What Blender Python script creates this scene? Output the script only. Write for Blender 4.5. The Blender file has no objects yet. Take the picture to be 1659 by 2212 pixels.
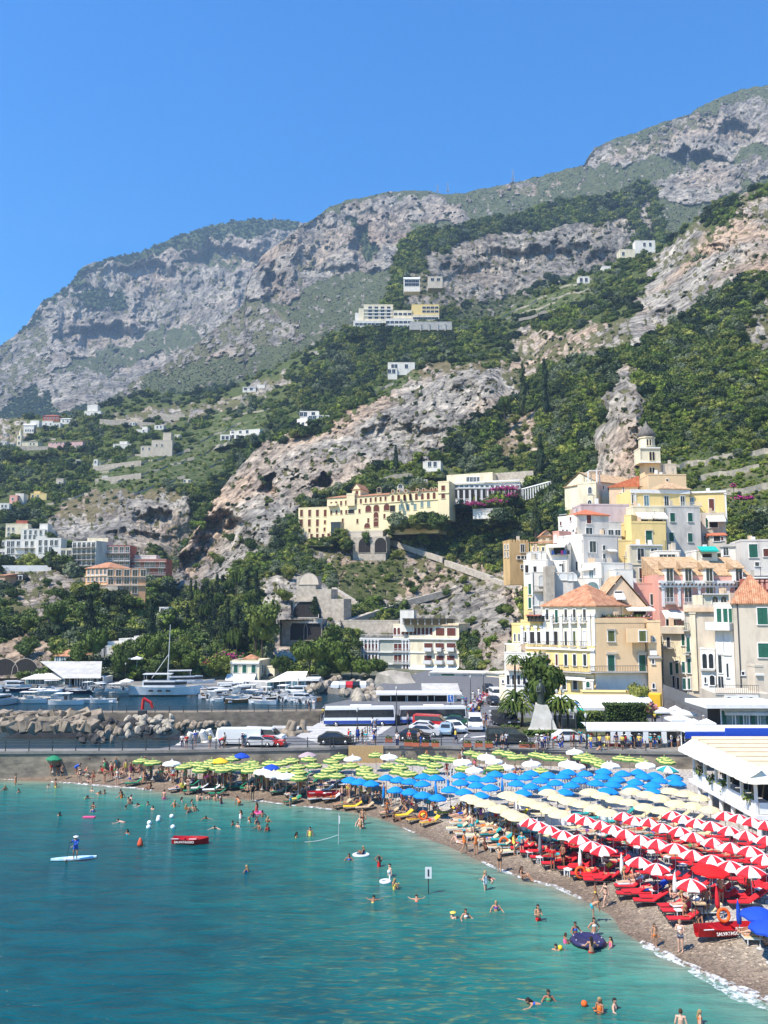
import bpy,bmesh,math,random
import numpy as np
from mathutils import Vector,Matrix
# ---------------- camera, world, sun, exposure ----------------
scene=bpy.context.scene
C=scene.collection
FV,CX,CY,HY,CH=1810.0,829.5,1106.0,1316.6,19.0
TH=math.atan((HY-CY)/FV)
cam_d=bpy.data.cameras.new("camera");cam=bpy.data.objects.new("camera",cam_d);C.objects.link(cam)
cam.location=(0,0,CH);cam.rotation_euler=(math.pi/2+TH,0,0)
cam_d.sensor_fit='VERTICAL';cam_d.sensor_height=36.0;cam_d.lens=36.0*FV/2212.0
cam_d.clip_start=0.5;cam_d.clip_end=9000
scene.camera=cam
SUN_EL=math.radians(55);SUN_DIR=Vector((-0.82,-0.57,0)).normalized()
world=bpy.data.worlds.new("World");scene.world=world;world.use_nodes=True
_nt=world.node_tree;_bg=_nt.nodes['Background']
_sky=_nt.nodes.new('ShaderNodeTexSky');_sky.sky_type='NISHITA';_sky.sun_disc=False
_sky.sun_elevation=SUN_EL;_sky.sun_rotation=math.atan2(SUN_DIR.x,SUN_DIR.y)
_sky.altitude=0;_sky.air_density=1.5;_sky.dust_density=0.1;_sky.ozone_density=6.0
_hs=_nt.nodes.new('ShaderNodeHueSaturation');_hs.inputs['Saturation'].default_value=1.5;_hs.inputs['Value'].default_value=.92;_hs.inputs['Hue'].default_value=.51
_nt.links.new(_sky.outputs[0],_hs.inputs['Color']);_nt.links.new(_hs.outputs[0],_bg.inputs[0]);_bg.inputs[1].default_value=0.15
sun_d=bpy.data.lights.new("sun",'SUN');sun=bpy.data.objects.new("sun",sun_d);C.objects.link(sun)
sun_d.energy=5.0;sun_d.angle=math.radians(0.5);sun_d.color=(1.0,0.93,0.82)
_sv=Vector((SUN_DIR.x*math.cos(SUN_EL),SUN_DIR.y*math.cos(SUN_EL),math.sin(SUN_EL)))
sun.rotation_euler=_sv.to_track_quat('Z','Y').to_euler();sun.location=(0,0,300)
scene.view_settings.view_transform='Standard';scene.view_settings.look='None'
scene.view_settings.exposure=0.66;scene.view_settings.gamma=1
scene.cycles.max_bounces=6;scene.cycles.diffuse_bounces=2;scene.cycles.glossy_bounces=2
scene.cycles.transparent_max_bounces=6;scene.cycles.volume_bounces=0
rnd=random.Random(7)
R=math.radians
# ---------------- projection helpers: a picture point plus a distance (or height) gives a place in the world ----------------
cT,sT=math.cos(TH),math.sin(TH)
def P(px,py,d):
 u=(px-CX)/FV;v=(CY-py)/FV
 k=d/(cT-v*sT)
 return Vector((u*k,d,CH+(sT+v*cT)*k))
def G(px,py,z=0.0):
 v=(CY-py)/FV
 k=(z-CH)/(sT+v*cT)
 return Vector(((px-CX)/FV*k,(cT-v*sT)*k,z))
def ZY(py,d):
 v=(CY-py)/FV
 return CH+(sT+v*cT)*d/(cT-v*sT)
def proj(p):
 x,y,z=p[0],p[1],p[2]-CH
 f=y*cT+z*sT;up=-y*sT+z*cT
 return CX+FV*x/f,CY-FV*up/f
_T=np.random.RandomState(3).rand(256,256)
def vn(x,y,s=0):
 x=x+s*17.13;y=y+s*9.71
 xi=np.floor(x).astype(int);yi=np.floor(y).astype(int);fx=x-xi;fy=y-yi
 fx=fx*fx*(3-2*fx);fy=fy*fy*(3-2*fy)
 a=_T[xi&255,yi&255];b=_T[(xi+1)&255,yi&255];c=_T[xi&255,(yi+1)&255];d=_T[(xi+1)&255,(yi+1)&255]
 return(a*(1-fx)+b*fx)*(1-fy)+(c*(1-fx)+d*fx)*fy
def fbm(x,y,o=4,s=0):
 r=0;a=1;t=0
 for i in range(o):
  r=r+a*vn(x*2**i,y*2**i,s+i*5);t+=a;a*=.5
 return r/t
def tag(o,label=None,cat=None,group=None,kind=None):
 if label:o['label']=label
 if cat:o['category']=cat
 if group:o['group']=group
 if kind:o['kind']=kind
 return o
def empty(name,loc=(0,0,0),rz=0,label=None,cat=None,group=None):
 o=bpy.data.objects.new(name,None);C.objects.link(o);o.empty_display_size=.3
 o.location=loc;o.rotation_euler=(0,0,rz)
 return tag(o,label,cat,group)
def link(name,me,parent=None,loc=None,rz=None,sc=None):
 o=bpy.data.objects.new(name,me);C.objects.link(o)
 if parent is not None:o.parent=parent
 if loc is not None:o.location=loc
 if rz is not None:o.rotation_euler=(0,0,rz)
 if sc is not None:o.scale=sc
 return o
KIDS={}
def copy_tree(o,parent=None):
 c=o.copy();C.objects.link(c)
 if parent is not None:c.parent=parent;c.matrix_parent_inverse=o.matrix_parent_inverse.copy()
 if o.name not in KIDS:KIDS[o.name]=list(o.children)
 for ch in KIDS[o.name]:copy_tree(ch,c)
 return c
class MB:
 "collects shapes, then builds them as one mesh"
 def __init__(s):s.v=[];s.f=[];s.m=[];s.mi=0;s.sm=[]
 def add(s,vs,fs,smooth=False):
  b=len(s.v);s.v+=[tuple(p)for p in vs]
  for f in fs:s.f.append(tuple(i+b for i in f));s.m.append(s.mi);s.sm.append(smooth)
  return s
 def box(s,x0,x1,y0,y1,z0,z1):
  return s.add([(x0,y0,z0),(x1,y0,z0),(x1,y1,z0),(x0,y1,z0),(x0,y0,z1),(x1,y0,z1),(x1,y1,z1),(x0,y1,z1)],[(0,3,2,1),(4,5,6,7),(0,1,5,4),(1,2,6,5),(2,3,7,6),(3,0,4,7)])
 def prism(s,pts,z0,z1):
  n=len(pts);a=sum(pts[i][0]*pts[(i+1)%n][1]-pts[(i+1)%n][0]*pts[i][1]for i in range(n))
  if a<0:pts=pts[::-1]
  z0f=z0 if callable(z0)else(lambda x,y:z0);z1f=z1 if callable(z1)else(lambda x,y:z1)
  return s.add([(x,y,z0f(x,y))for x,y in pts]+[(x,y,z1f(x,y))for x,y in pts],[tuple(range(n-1,-1,-1)),tuple(range(n,2*n))]+[(i,(i+1)%n,(i+1)%n+n,i+n)for i in range(n)])
 def tube(s,p,q,r0,r1=None,n=6,cap=True,smooth=True):
  r1=r0 if r1 is None else r1
  p=Vector(p);q=Vector(q);d=q-p
  if d.length<1e-6:return s
  m=d.to_track_quat('Z','Y').to_matrix();vs=[]
  for c,r in((p,r0),(q,r1)):
   for i in range(n):
    a=2*math.pi*i/n;vs.append(c+m@Vector((r*math.cos(a),r*math.sin(a),0)))
  fs=[(i,(i+1)%n,(i+1)%n+n,i+n)for i in range(n)]
  s.add(vs,fs,smooth)
  if cap:s.add(vs[:n],[tuple(range(n-1,-1,-1))]);s.add(vs[n:],[tuple(range(n))])
  return s
 def lathe(s,prof,n=12,c=(0,0,0),smooth=True,sx=1,sy=1):
  vs=[];k=len(prof)
  for r,z in prof:
   for i in range(n):
    a=2*math.pi*i/n;vs.append((c[0]+sx*r*math.cos(a),c[1]+sy*r*math.sin(a),c[2]+z))
  fs=[(j*n+i,j*n+(i+1)%n,(j+1)*n+(i+1)%n,(j+1)*n+i)for j in range(k-1)for i in range(n)]
  return s.add(vs,fs,smooth)
 def ball(s,c,r,n=10,k=6,sx=1,sy=1,sz=1):
  return s.lathe([(max(r*math.sin(math.pi*j/k),1e-4),-sz*r*math.cos(math.pi*j/k))for j in range(k+1)],n,c,True,sx,sy)
 def mesh(s,name,mats):
  me=bpy.data.meshes.new(name);me.from_pydata(s.v,[],s.f)
  for m in(mats if isinstance(mats,(list,tuple))else[mats]):me.materials.append(m)
  me.polygons.foreach_set('material_index',s.m);me.polygons.foreach_set('use_smooth',s.sm)
  me.update();return me
 def build(s,name,mats,parent=None,loc=None,rz=None):
  return link(name,s.mesh(name,mats),parent,loc,rz)
_M={}
def mat(name,c,c2=None,scale=.5,rough=.8,bump=0,spec=.3,metal=0,stretch=1,obj=False,detail=4,lo=.35,hi=.65):
 if name in _M:return _M[name]
 m=bpy.data.materials.new(name);m.use_nodes=True;nt=m.node_tree;b=nt.nodes['Principled BSDF']
 b.inputs['Roughness'].default_value=rough;b.inputs['Specular IOR Level'].default_value=spec;b.inputs['Metallic'].default_value=metal
 c=tuple(c)+(1,)
 if c2 is None:c2=tuple(min(1,v*.82)for v in c[:3])
 c2=tuple(c2)+(1,)
 if obj:
  t=nt.nodes.new('ShaderNodeTexCoord');src=t.outputs['Object']
 else:
  t=nt.nodes.new('ShaderNodeNewGeometry');src=t.outputs['Position']
 mp=nt.nodes.new('ShaderNodeMapping');nt.links.new(src,mp.inputs[0]);mp.inputs['Scale'].default_value=(1,1,1/stretch)
 n=nt.nodes.new('ShaderNodeTexNoise');n.inputs['Scale'].default_value=scale;n.inputs['Detail'].default_value=detail;n.inputs['Roughness'].default_value=.65
 nt.links.new(mp.outputs[0],n.inputs['Vector'])
 r=nt.nodes.new('ShaderNodeValToRGB');r.color_ramp.elements[0].position=lo;r.color_ramp.elements[1].position=hi
 r.color_ramp.elements[0].color=c2;r.color_ramp.elements[1].color=c
 nt.links.new(n.outputs[0],r.inputs[0]);nt.links.new(r.outputs[0],b.inputs['Base Color'])
 if bump:
  bp=nt.nodes.new('ShaderNodeBump');bp.inputs['Strength'].default_value=bump;bp.inputs['Distance'].default_value=.1
  nt.links.new(n.outputs[0],bp.inputs['Height']);nt.links.new(bp.outputs[0],b.inputs['Normal'])
 _M[name]=m;return m
def node(nt,t,**kw):
 n=nt.nodes.new(t)
 for k,v in kw.items():
  if k.startswith('i_'):
   n.inputs[k[2:].replace('_',' ')].default_value=v
  else:setattr(n,k,v)
 return n
def ramp(nt,src,stops):
 r=nt.nodes.new('ShaderNodeValToRGB');e=r.color_ramp.elements
 while len(e)<len(stops):e.new(.5)
 for i,(p,c)in enumerate(stops):
  e[i].position=p;e[i].color=tuple(c)+(1,)if len(c)==3 else c
 nt.links.new(src,r.inputs[0]);return r
def mixc(nt,fac,a,b,mode='MIX'):
 m=nt.nodes.new('ShaderNodeMix');m.data_type='RGBA';m.blend_type=mode
 for s,v in((0,fac),(6,a),(7,b)):
  if hasattr(v,'is_linked')or isinstance(v,bpy.types.NodeSocket):nt.links.new(v,m.inputs[s])
  else:m.inputs[s].default_value=v if s==0 else(tuple(v)+(1,)if len(v)==3 else v)
 return m.outputs[2]
def terrain_mat(name,g1,g2,warm=.5,fine=1.0,gain=1.15):
 m=bpy.data.materials.new(name);m.use_nodes=True;nt=m.node_tree;b=nt.nodes['Principled BSDF'];L=nt.links.new
 b.inputs['Roughness'].default_value=.95;b.inputs['Specular IOR Level'].default_value=.1
 at=node(nt,'ShaderNodeAttribute',attribute_name='cov');sp=node(nt,'ShaderNodeSeparateColor');L(at.outputs['Color'],sp.inputs[0])
 geo=node(nt,'ShaderNodeNewGeometry');mp=node(nt,'ShaderNodeMapping');L(geo.outputs['Position'],mp.inputs[0]);mp.inputs['Scale'].default_value=(1,1,.38)
 n1=node(nt,'ShaderNodeTexNoise',i_Scale=.035*fine,i_Detail=9.0,i_Roughness=.7);L(mp.outputs[0],n1.inputs['Vector'])
 n2=node(nt,'ShaderNodeTexNoise',i_Scale=.16*fine,i_Detail=8.0,i_Roughness=.75,i_Distortion=.6);L(mp.outputs[0],n2.inputs['Vector'])
 n3=node(nt,'ShaderNodeTexNoise',i_Scale=.012*fine,i_Detail=4.0);L(geo.outputs['Position'],n3.inputs['Vector'])
 mv=node(nt,'ShaderNodeMapping');L(geo.outputs['Position'],mv.inputs[0]);mv.inputs['Scale'].default_value=(1,1,.06)
 n4=node(nt,'ShaderNodeTexNoise',i_Scale=.20*fine,i_Detail=6.0,i_Roughness=.7,i_Distortion=.3);L(mv.outputs[0],n4.inputs['Vector'])
 mh=node(nt,'ShaderNodeMapping');L(geo.outputs['Position'],mh.inputs[0]);mh.inputs['Scale'].default_value=(.16,.16,1);mh.inputs['Rotation'].default_value=(0,.12,0)
 n5=node(nt,'ShaderNodeTexNoise',i_Scale=.13*fine,i_Detail=6.0,i_Roughness=.75);L(mh.outputs[0],n5.inputs['Vector'])
 rock=ramp(nt,n1.outputs[0],[(.32,(.115,.105,.095)),(.46,(.215,.198,.175)),(.6,(.335,.305,.262)),(.74,(.48,.43,.365))]).outputs[0]
 wf=ramp(nt,n3.outputs[0],[(.47,(0,0,0)),(.66,(warm,warm,warm))]).outputs[0]
 rock=mixc(nt,wf,rock,(.40,.28,.19),'MIX')
 vs_=ramp(nt,n4.outputs[0],[(.36,(.24,.235,.24)),(.46,(.8,.8,.8)),(.58,(1.35,1.34,1.31))]).outputs[0];rock=mixc(nt,.9,rock,vs_,'MULTIPLY')
 hs_=ramp(nt,n5.outputs[0],[(.36,(.5,.5,.5)),(.46,(1,1,1)),(.66,(1.2,1.2,1.2))]).outputs[0];rock=mixc(nt,.6,rock,hs_,'MULTIPLY')
 det=ramp(nt,n2.outputs[0],[(.34,(.66,.65,.64)),(.5,(1,1,1)),(.68,(1.22,1.21,1.2))]).outputs[0];rock=mixc(nt,1.0,rock,det,'MULTIPLY');rock=mixc(nt,1.0,rock,(gain*1.02,gain,gain*.96),'MULTIPLY')
 grn=ramp(nt,n2.outputs[0],[(.3,g1),(.5,g2),(.68,tuple(v*1.5 for v in g2))]).outputs[0]
 dry=ramp(nt,n2.outputs[0],[(.35,(.12,.10,.05)),(.55,(.26,.20,.11)),(.7,(.34,.27,.17))]).outputs[0]
 ter=ramp(nt,n2.outputs[0],[(.36,(.05,.08,.025)),(.5,(.11,.14,.045)),(.62,(.24,.22,.12)),(.72,(.36,.32,.22))]).outputs[0]
 c=mixc(nt,sp.outputs[1],grn,dry);c=mixc(nt,sp.outputs[2],c,ter);c=mixc(nt,sp.outputs[0],c,rock)
 L(c,b.inputs['Base Color'])
 vo=node(nt,'ShaderNodeTexVoronoi',i_Scale=.10*fine);mo=node(nt,'ShaderNodeMapping');L(geo.outputs['Position'],mo.inputs[0]);mo.inputs['Scale'].default_value=(1,1,.45);mo.inputs['Rotation'].default_value=(0,.25,.3)
 dn=mixc(nt,.12,mo.outputs[0],n2.outputs['Color'],'ADD');L(dn,vo.inputs['Vector']);v2=node(nt,'ShaderNodeTexVoronoi',i_Scale=.33*fine);L(dn,v2.inputs['Vector'])
 ha=node(nt,'ShaderNodeMath',operation='MULTIPLY_ADD');L(vo.outputs['Distance'],ha.inputs[0]);ha.inputs[1].default_value=-1.1;L(n1.outputs[0],ha.inputs[2])
 hb=node(nt,'ShaderNodeMath',operation='MULTIPLY_ADD');L(v2.outputs['Distance'],hb.inputs[0]);hb.inputs[1].default_value=-.5;L(ha.outputs[0],hb.inputs[2])
 hr=node(nt,'ShaderNodeMath',operation='MULTIPLY');L(hb.outputs[0],hr.inputs[0]);L(sp.outputs[0],hr.inputs[1])
 h0=node(nt,'ShaderNodeMath',operation='ADD');L(n2.outputs[0],h0.inputs[0]);L(n4.outputs[0],h0.inputs[1]);h=node(nt,'ShaderNodeMath',operation='ADD');L(h0.outputs[0],h.inputs[0]);L(hr.outputs[0],h.inputs[1])
 bp=node(nt,'ShaderNodeBump',i_Strength=1.0,i_Distance=3.4/fine);L(h.outputs[0],bp.inputs['Height']);L(bp.outputs[0],b.inputs['Normal'])
 return m
def inpoly(x,y,poly):
 r=np.zeros(x.shape,bool);n=len(poly)
 for i in range(n):
  x0,y0=poly[i];x1,y1=poly[(i+1)%n]
  if y0==y1:continue
  c=((y0>y)!=(y1>y))&(x<(x1-x0)*(y-y0)/(y1-y0)+x0);r^=c
 return r
def tps(ctrl):
 "smooth log-distance surface through the control points (px, py, metres)"
 c=np.array(ctrl,float);X=c[:,:2]/500.0;n=len(c)
 d=np.linalg.norm(X[:,None]-X[None],axis=2);K=np.where(d>0,d*d*np.log(d+1e-9),0)+np.eye(n)*.003
 Pm=np.c_[np.ones(n),X];A=np.zeros((n+3,n+3));A[:n,:n]=K;A[:n,n:]=Pm;A[n:,:n]=Pm.T
 w=np.linalg.solve(A,np.r_[np.log(c[:,2]),0,0,0])
 def f(px,py):
  px=np.atleast_1d(np.asarray(px,float));py=np.atleast_1d(np.asarray(py,float));q=np.stack([px.ravel()/500,py.ravel()/500],1)
  o=w[n]+q@w[n+1:]
  for i in range(n):
   dd=np.linalg.norm(q-X[i],axis=1);o=o+w[i]*np.where(dd>0,dd*dd*np.log(dd+1e-9),0)
  return np.exp(o).reshape(px.shape)
 return f
VEG=[]
DEPTH={}
CTRL={}
fronts={}
def layer(name,top,bot,ctrl,polys,default,material,step=2.2,rough=1.0,dents=(),pads=(),seed=0,back=.12,jag=1.0):
 f=DEPTH.get(name)or tps(ctrl);DEPTH[name]=f
 tx,ty=zip(*top);bx,by=zip(*bot)
 xs=np.arange(max(tx[0],bx[0]),min(tx[-1],bx[-1])+step,step);yt=np.interp(xs,tx,ty);yb=np.interp(xs,bx,by)
 yt=yt+jag*((fbm(xs/14,xs*0,4,seed)-.5)*9)
 nr=int(max(yb-yt)/step)+2;v=np.linspace(0,1,nr)**1.0
 PX=np.repeat(xs[None],nr,0);PY=yt[None]+(yb-yt)[None]*v[:,None]
 wx=PX+(fbm(PX/22,PY/22,5,seed+1)-.5)*52;wy=PY+(fbm(PX/22,PY/22,5,seed+2)-.5)*46
 typ=np.full(PX.shape,default,dtype='<U1')
 for t,pl in polys:typ[inpoly(wx,wy,pl)]=t
 n=fbm(PX/9,PY/9,4,seed+3)
 rock=np.select([typ=='R',typ=='M',typ=='D',typ=='S'],[1.0*(n<.68),np.clip((n-.47)*14,0,1),np.clip((n-.56)*12,0,1),np.clip((n-.66)*12,0,1)],0.0)
 dry=np.select([typ=='D',typ=='M',typ=='S',typ=='R'],[.85+0*n,.5+0*n,.25+0*n,.5+0*n],.1)
 ter=np.where(typ=='T',1.0,0.0)
 base=f(PX,PY)
 k=1/FV;ra=np.clip(rock,.28,1)
 rel=0
 for lam,a in((95,.5),(44,.66),(21,.68),(10,.5),(5.5,.34)):
  q=vn(wx/lam,wy/(lam*(2.0 if lam>30 else 3.4)),seed+int(lam));q=1-abs(2*q-1)*1.6
  rel=rel+a*lam*(q-.3)*.5
 lg=(vn(wx/60,wy/13,seed+40)-.5)*9+(vn(wx/26,wy/6,seed+41)-.5)*4
 dsp=-(rel*ra+lg*rock)*rough*base*k
 D=base+dsp
 for cx,cy,rx,ry,am in dents:
  e=((wx-cx)/rx)**2+((wy-cy)/ry)**2;D=D+am*np.clip(1.25-e,0,1)
 nat=D.copy()
 for k_ in pads:
  x0,x1,y0,y1,dm=k_;df=fronts[k_];e=PY-y1;sd=np.maximum(0,np.maximum(x0-PX,PX-x1));q=(e>=0)&(e<60)&(sd<14)&(nat<df*1.09);cap=df*(1.0-.0014*np.minimum(e,14)+.004*np.maximum(0,e-14))+sd*.8;D[q]=np.minimum(D,cap)[q]
 for x0,x1,y0,y1,dm in pads:
  q=(PX>x0)&(PX<x1)&(PY>y0)&(PY<y1);D[q]=np.maximum(D[q],dm)
 vv=(CY-PY)/FV;kk=D/(cT-vv*sT);X=(PX-CX)/FV*kk;Z=CH+(sT+vv*cT)*kk;Y=D
 nb=4;Xb=np.stack([X[0]*(1+back*(j+1)/nb)for j in range(nb)][::-1]);Yb=np.stack([Y[0]*(1+back*(j+1)/nb)for j in range(nb)][::-1])
 Zb=np.stack([Z[0]-(Y[0]*back*.55)*((j+1)/nb)**1.5 for j in range(nb)][::-1])
 Xa=np.vstack([Xb,X]);Ya=np.vstack([Yb,Y]);Za=np.vstack([Zb,Z])
 H,W=Xa.shape;co=np.stack([Xa,Ya,Za],-1).reshape(-1,3).astype(np.float32)
 idx=np.arange(H*W).reshape(H,W);q=np.stack([idx[:-1,:-1],idx[1:,:-1],idx[1:,1:],idx[:-1,1:]],-1).reshape(-1,4)
 me=bpy.data.meshes.new(name);me.vertices.add(len(co));me.vertices.foreach_set('co',co.ravel())
 me.loops.add(q.size);me.loops.foreach_set('vertex_index',q.ravel().astype(np.int32));me.polygons.add(len(q))
 me.polygons.foreach_set('loop_start',np.arange(0,q.size,4,dtype=np.int32));me.polygons.foreach_set('loop_total',np.full(len(q),4,np.int32))
 me.update(calc_edges=True);me.validate()
 z=np.zeros((nb,W));cov=np.stack([np.vstack([z,rock]),np.vstack([z,dry]),np.vstack([z,ter]),np.ones((H,W))],-1).astype(np.float32)
 ca=me.color_attributes.new('cov','FLOAT_COLOR','POINT');ca.data.foreach_set('color',cov.ravel())
 me.materials.append(material);o=link(name,me);o['kind']='structure'
 VEG.append((name,PX,PY,X,Y,Z,typ,n,rock))
 return o
def surf(name,px,py):
 "the built slope at a picture point"
 for nm,PX,PY,X,Y,Z,typ,n,rock in VEG:
  if nm==name:
   j=int(round((px-PX[0,0])/(PX[0,1]-PX[0,0])));j=max(0,min(PX.shape[1]-1,j));i=int(np.argmin(abs(PY[:,j]-py)));return Vector((X[i,j],Y[i,j],Z[i,j]))
def TD(name,px,py):return float(DEPTH[name](px,py)[0])
gA=((.034,.055,.024),(.068,.10,.04));gE=((.04,.058,.015),(.09,.12,.032))
MA=terrain_mat('far_mountain_ground',*gA,warm=.3,fine=.45);MBm=terrain_mat('mountain_ground',*gA,warm=.45,fine=.55)
MC=terrain_mat('upper_cliff_ground',*gA,warm=.25,fine=.8);MD=terrain_mat('valley_slope_ground',*gE,warm=.6,fine=1.3,gain=1.35);ME=terrain_mat('hillside_ground',*gE,warm=.75,fine=1.3,gain=1.5)
layer('far_mountain',[(-80,800),(0,748),(30,728),(60,700),(88,655),(120,635),(150,615),(175,580),(190,573),(230,560),(300,545),(360,520),(430,495),(500,478),(560,474),(620,476),(655,480),(720,470),(760,480)],[(-80,960),(0,960),(300,900),(760,800)],[(0,748,2050),(200,570,2250),(450,490,2350),(700,470,2400),(0,950,1500),(250,780,1950),(200,900,1500),(450,760,1900),(600,650,2100),(760,800,1900),(-80,960,1450),(350,640,2200)],[('F',[(290,530),(430,480),(560,460),(670,465),(650,497),(600,498),(560,502),(500,512),(430,528),(380,543),(310,562),(220,575),(180,600),(140,625),(150,600),(190,570)]),('F',[(80,660),(90,640),(140,625),(150,632),(110,650)]),('F',[(40,720),(66,690),(88,675),(84,695),(60,712)]),('F',[(150,625),(200,618),(280,640),(270,665),(200,668),(160,655)]),('M',[(0,760),(60,710),(100,700),(90,800),(40,860),(0,880)]),('S',[(110,800),(164,768),(255,751),(291,745),(364,705),(420,700),(440,730),(291,790),(255,806),(175,805)]),('F',[(-80,900),(0,882),(73,838),(95,857),(130,890),(200,880),(200,960),(-80,980)]),('S',[(400,560),(440,540),(520,560),(500,580)])],'R',MA,rough=1.1,seed=1,dents=[(230,725,90,30,70),(500,560,110,26,60),(330,590,60,25,45)])
layer('mountain',[(130,930),(200,880),(260,848),(300,815),(350,790),(400,760),(450,720),(490,690),(527,655),(530,620),(545,585),(565,553),(600,525),(650,490),(680,470),(710,447),(745,434),(780,430),(820,418),(870,412),(920,413),(960,418),(1000,418),(1040,408),(1090,400),(1150,385),(1200,372),(1262,356),(1268,343),(1285,318),(1310,308),(1360,290),(1420,270),(1480,250),(1540,215),(1600,195),(1660,183),(1740,175)],[(130,940),(300,930),(500,900),(700,820),(900,720),(1200,620),(1400,620),(1740,560)],[(150,920,1150),(300,820,1300),(450,720,1400),(530,640,1500),(600,525,1600),(750,434,1700),(900,412,1720),(1100,400,1700),(1300,310,1650),(1500,240,1600),(1700,178,1550),(700,640,1420),(860,560,1500),(600,760,1150),(500,890,900),(700,800,950),(900,700,1050),(1100,500,1350),(1200,600,1150),(1400,500,1250),(1700,400,1250),(1700,560,1000),(1420,400,1420),(1500,330,1500)],[('R',[(525,655),(530,600),(555,550),(610,517),(700,465),(740,446),(800,470),(830,510),(862,540),(850,570),(820,590),(760,600),(700,605),(655,620),(640,650),(600,655),(560,650)]),('R',[(738,438),(869,420),(949,427),(1003,445),(1025,474),(1014,485),(912,489),(883,493),(858,547),(861,565),(829,554),(818,533),(800,496),(774,467)]),('F',[(738,474),(775,470),(800,500),(815,560),(795,560),(770,510)]),('M',[(400,745),(440,700),(500,665),(560,660),(640,690),(650,740),(560,765),(480,775),(430,770),(370,800),(330,815),(300,840),(250,860),(300,810)]),('M',[(560,850),(640,770),(700,720),(730,730),(680,800),(600,860)]),('R',[(1262,356),(1288,305),(1317,310),(1383,296),(1456,263),(1510,252),(1565,235),(1601,210),(1700,205),(1700,303),(1601,317),(1572,346),(1492,328),(1456,341),(1405,338),(1376,345),(1310,358)]),('M',[(1310,312),(1383,298),(1500,255),(1540,260),(1460,300),(1400,330),(1330,330)]),('R',[(1400,400),(1434,380),(1485,374),(1528,355),(1601,350),(1700,328),(1700,385),(1616,392),(1579,421),(1517,440),(1474,436),(1416,430)]),('M',[(1065,410),(1110,396),(1150,400),(1180,425),(1110,425)]),('F',[(200,930),(260,860),(420,850),(520,830),(600,820),(600,920),(300,960)])],'S',MBm,rough=1.15,seed=4,dents=[(590,620,26,45,70),(1500,345,60,22,60),(760,600,80,22,30),(780,540,20,45,40),(1590,290,40,40,50)])
layer('upper_cliff',[(820,760),(832,660),(850,610),(853,575),(858,545),(872,520),(890,503),(930,492),(980,492),(1010,482),(1060,472),(1120,467),(1180,442),(1250,432),(1300,427),(1340,417),(1370,402),(1400,397),(1418,415),(1428,450),(1436,500),(1450,560),(1500,640)],[(820,770),(900,760),(1000,740),(1200,680),(1400,620),(1500,645)],[(850,560,880),(900,500,950),(1100,467,1000),(1400,400,1020),(930,560,870),(1100,520,930),(1350,460,960),(1100,640,850),(950,640,790),(1300,590,880),(850,660,740),(900,740,680),(1200,670,760),(1430,560,880),(1500,640,850)],[('R',[(905,568),(930,548),(1000,525),(1100,505),(1180,495),(1250,485),(1300,475),(1362,452),(1372,500),(1368,545),(1330,568),(1290,585),(1240,600),(1180,612),(1100,640),(1040,652),(990,645),(960,625),(935,605)]),('M',[(880,600),(935,600),(960,625),(1000,650),(990,670),(900,680),(870,660)]),('S',[(1000,655),(1100,640),(1250,600),(1360,560),(1360,620),(1100,700),(980,700)]),('R',[(1380,430),(1400,400),(1410,440),(1404,520),(1390,500)])],'F',MC,rough=.8,seed=9,dents=[(1180,570,170,40,25),(1010,600,60,30,20)])
PADS_D=[];PADS_E=[]
CTRL['valley_slope']=[(-80,905,800),(100,905,760),(230,870,800),(400,850,820),(550,813,800),(700,738,760),(850,695,690),(960,690,670),(1100,690,660),(0,1000,650),(250,1000,560),(400,960,600),(560,900,620),(700,850,600),(900,760,610),(100,1100,480),(250,1080,470),(400,1080,460),(250,1180,400),(100,1180,400),(0,1240,330),(250,1270,290),(0,1465,212),(200,1462,214),(500,1462,222),(450,1350,290),(100,1350,250),(500,1200,450),(600,1300,350),(410,1170,450),(430,1260,390),(380,1300,325),(-80,1470,210)]
DEPTH['valley_slope']=tps(CTRL['valley_slope'])
CTRL['hillside']=[(365,1255,350),(440,1105,410),(560,965,460),(700,900,470),(850,825,500),(1000,716,600),(1200,620,640),(1400,546,620),(1540,443,560),(1740,385,530),(700,1000,405),(850,960,400),(560,1150,352),(700,1170,350),(850,1150,350),(950,1060,375),(1000,1000,400),(1040,830,440),(1150,900,420),(1150,750,540),(600,1300,268),(700,1330,262),(560,1462,226),(700,1460,228),(900,1460,240),(900,1300,290),(1050,1250,300),(1060,1462,215),(1060,1380,235),(1130,1150,320),(1250,1040,300),(1330,1000,285),(1330,820,330),(1450,900,300),(1600,980,262),(1600,760,330),(1420,700,420),(1560,600,420),(1660,520,450),(1400,1200,235),(1640,1200,225),(1300,1462,190),(1700,1480,180),(450,1400,262),(420,1300,320)]
DEPTH['hillside']=tps(CTRL['hillside'])
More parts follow.
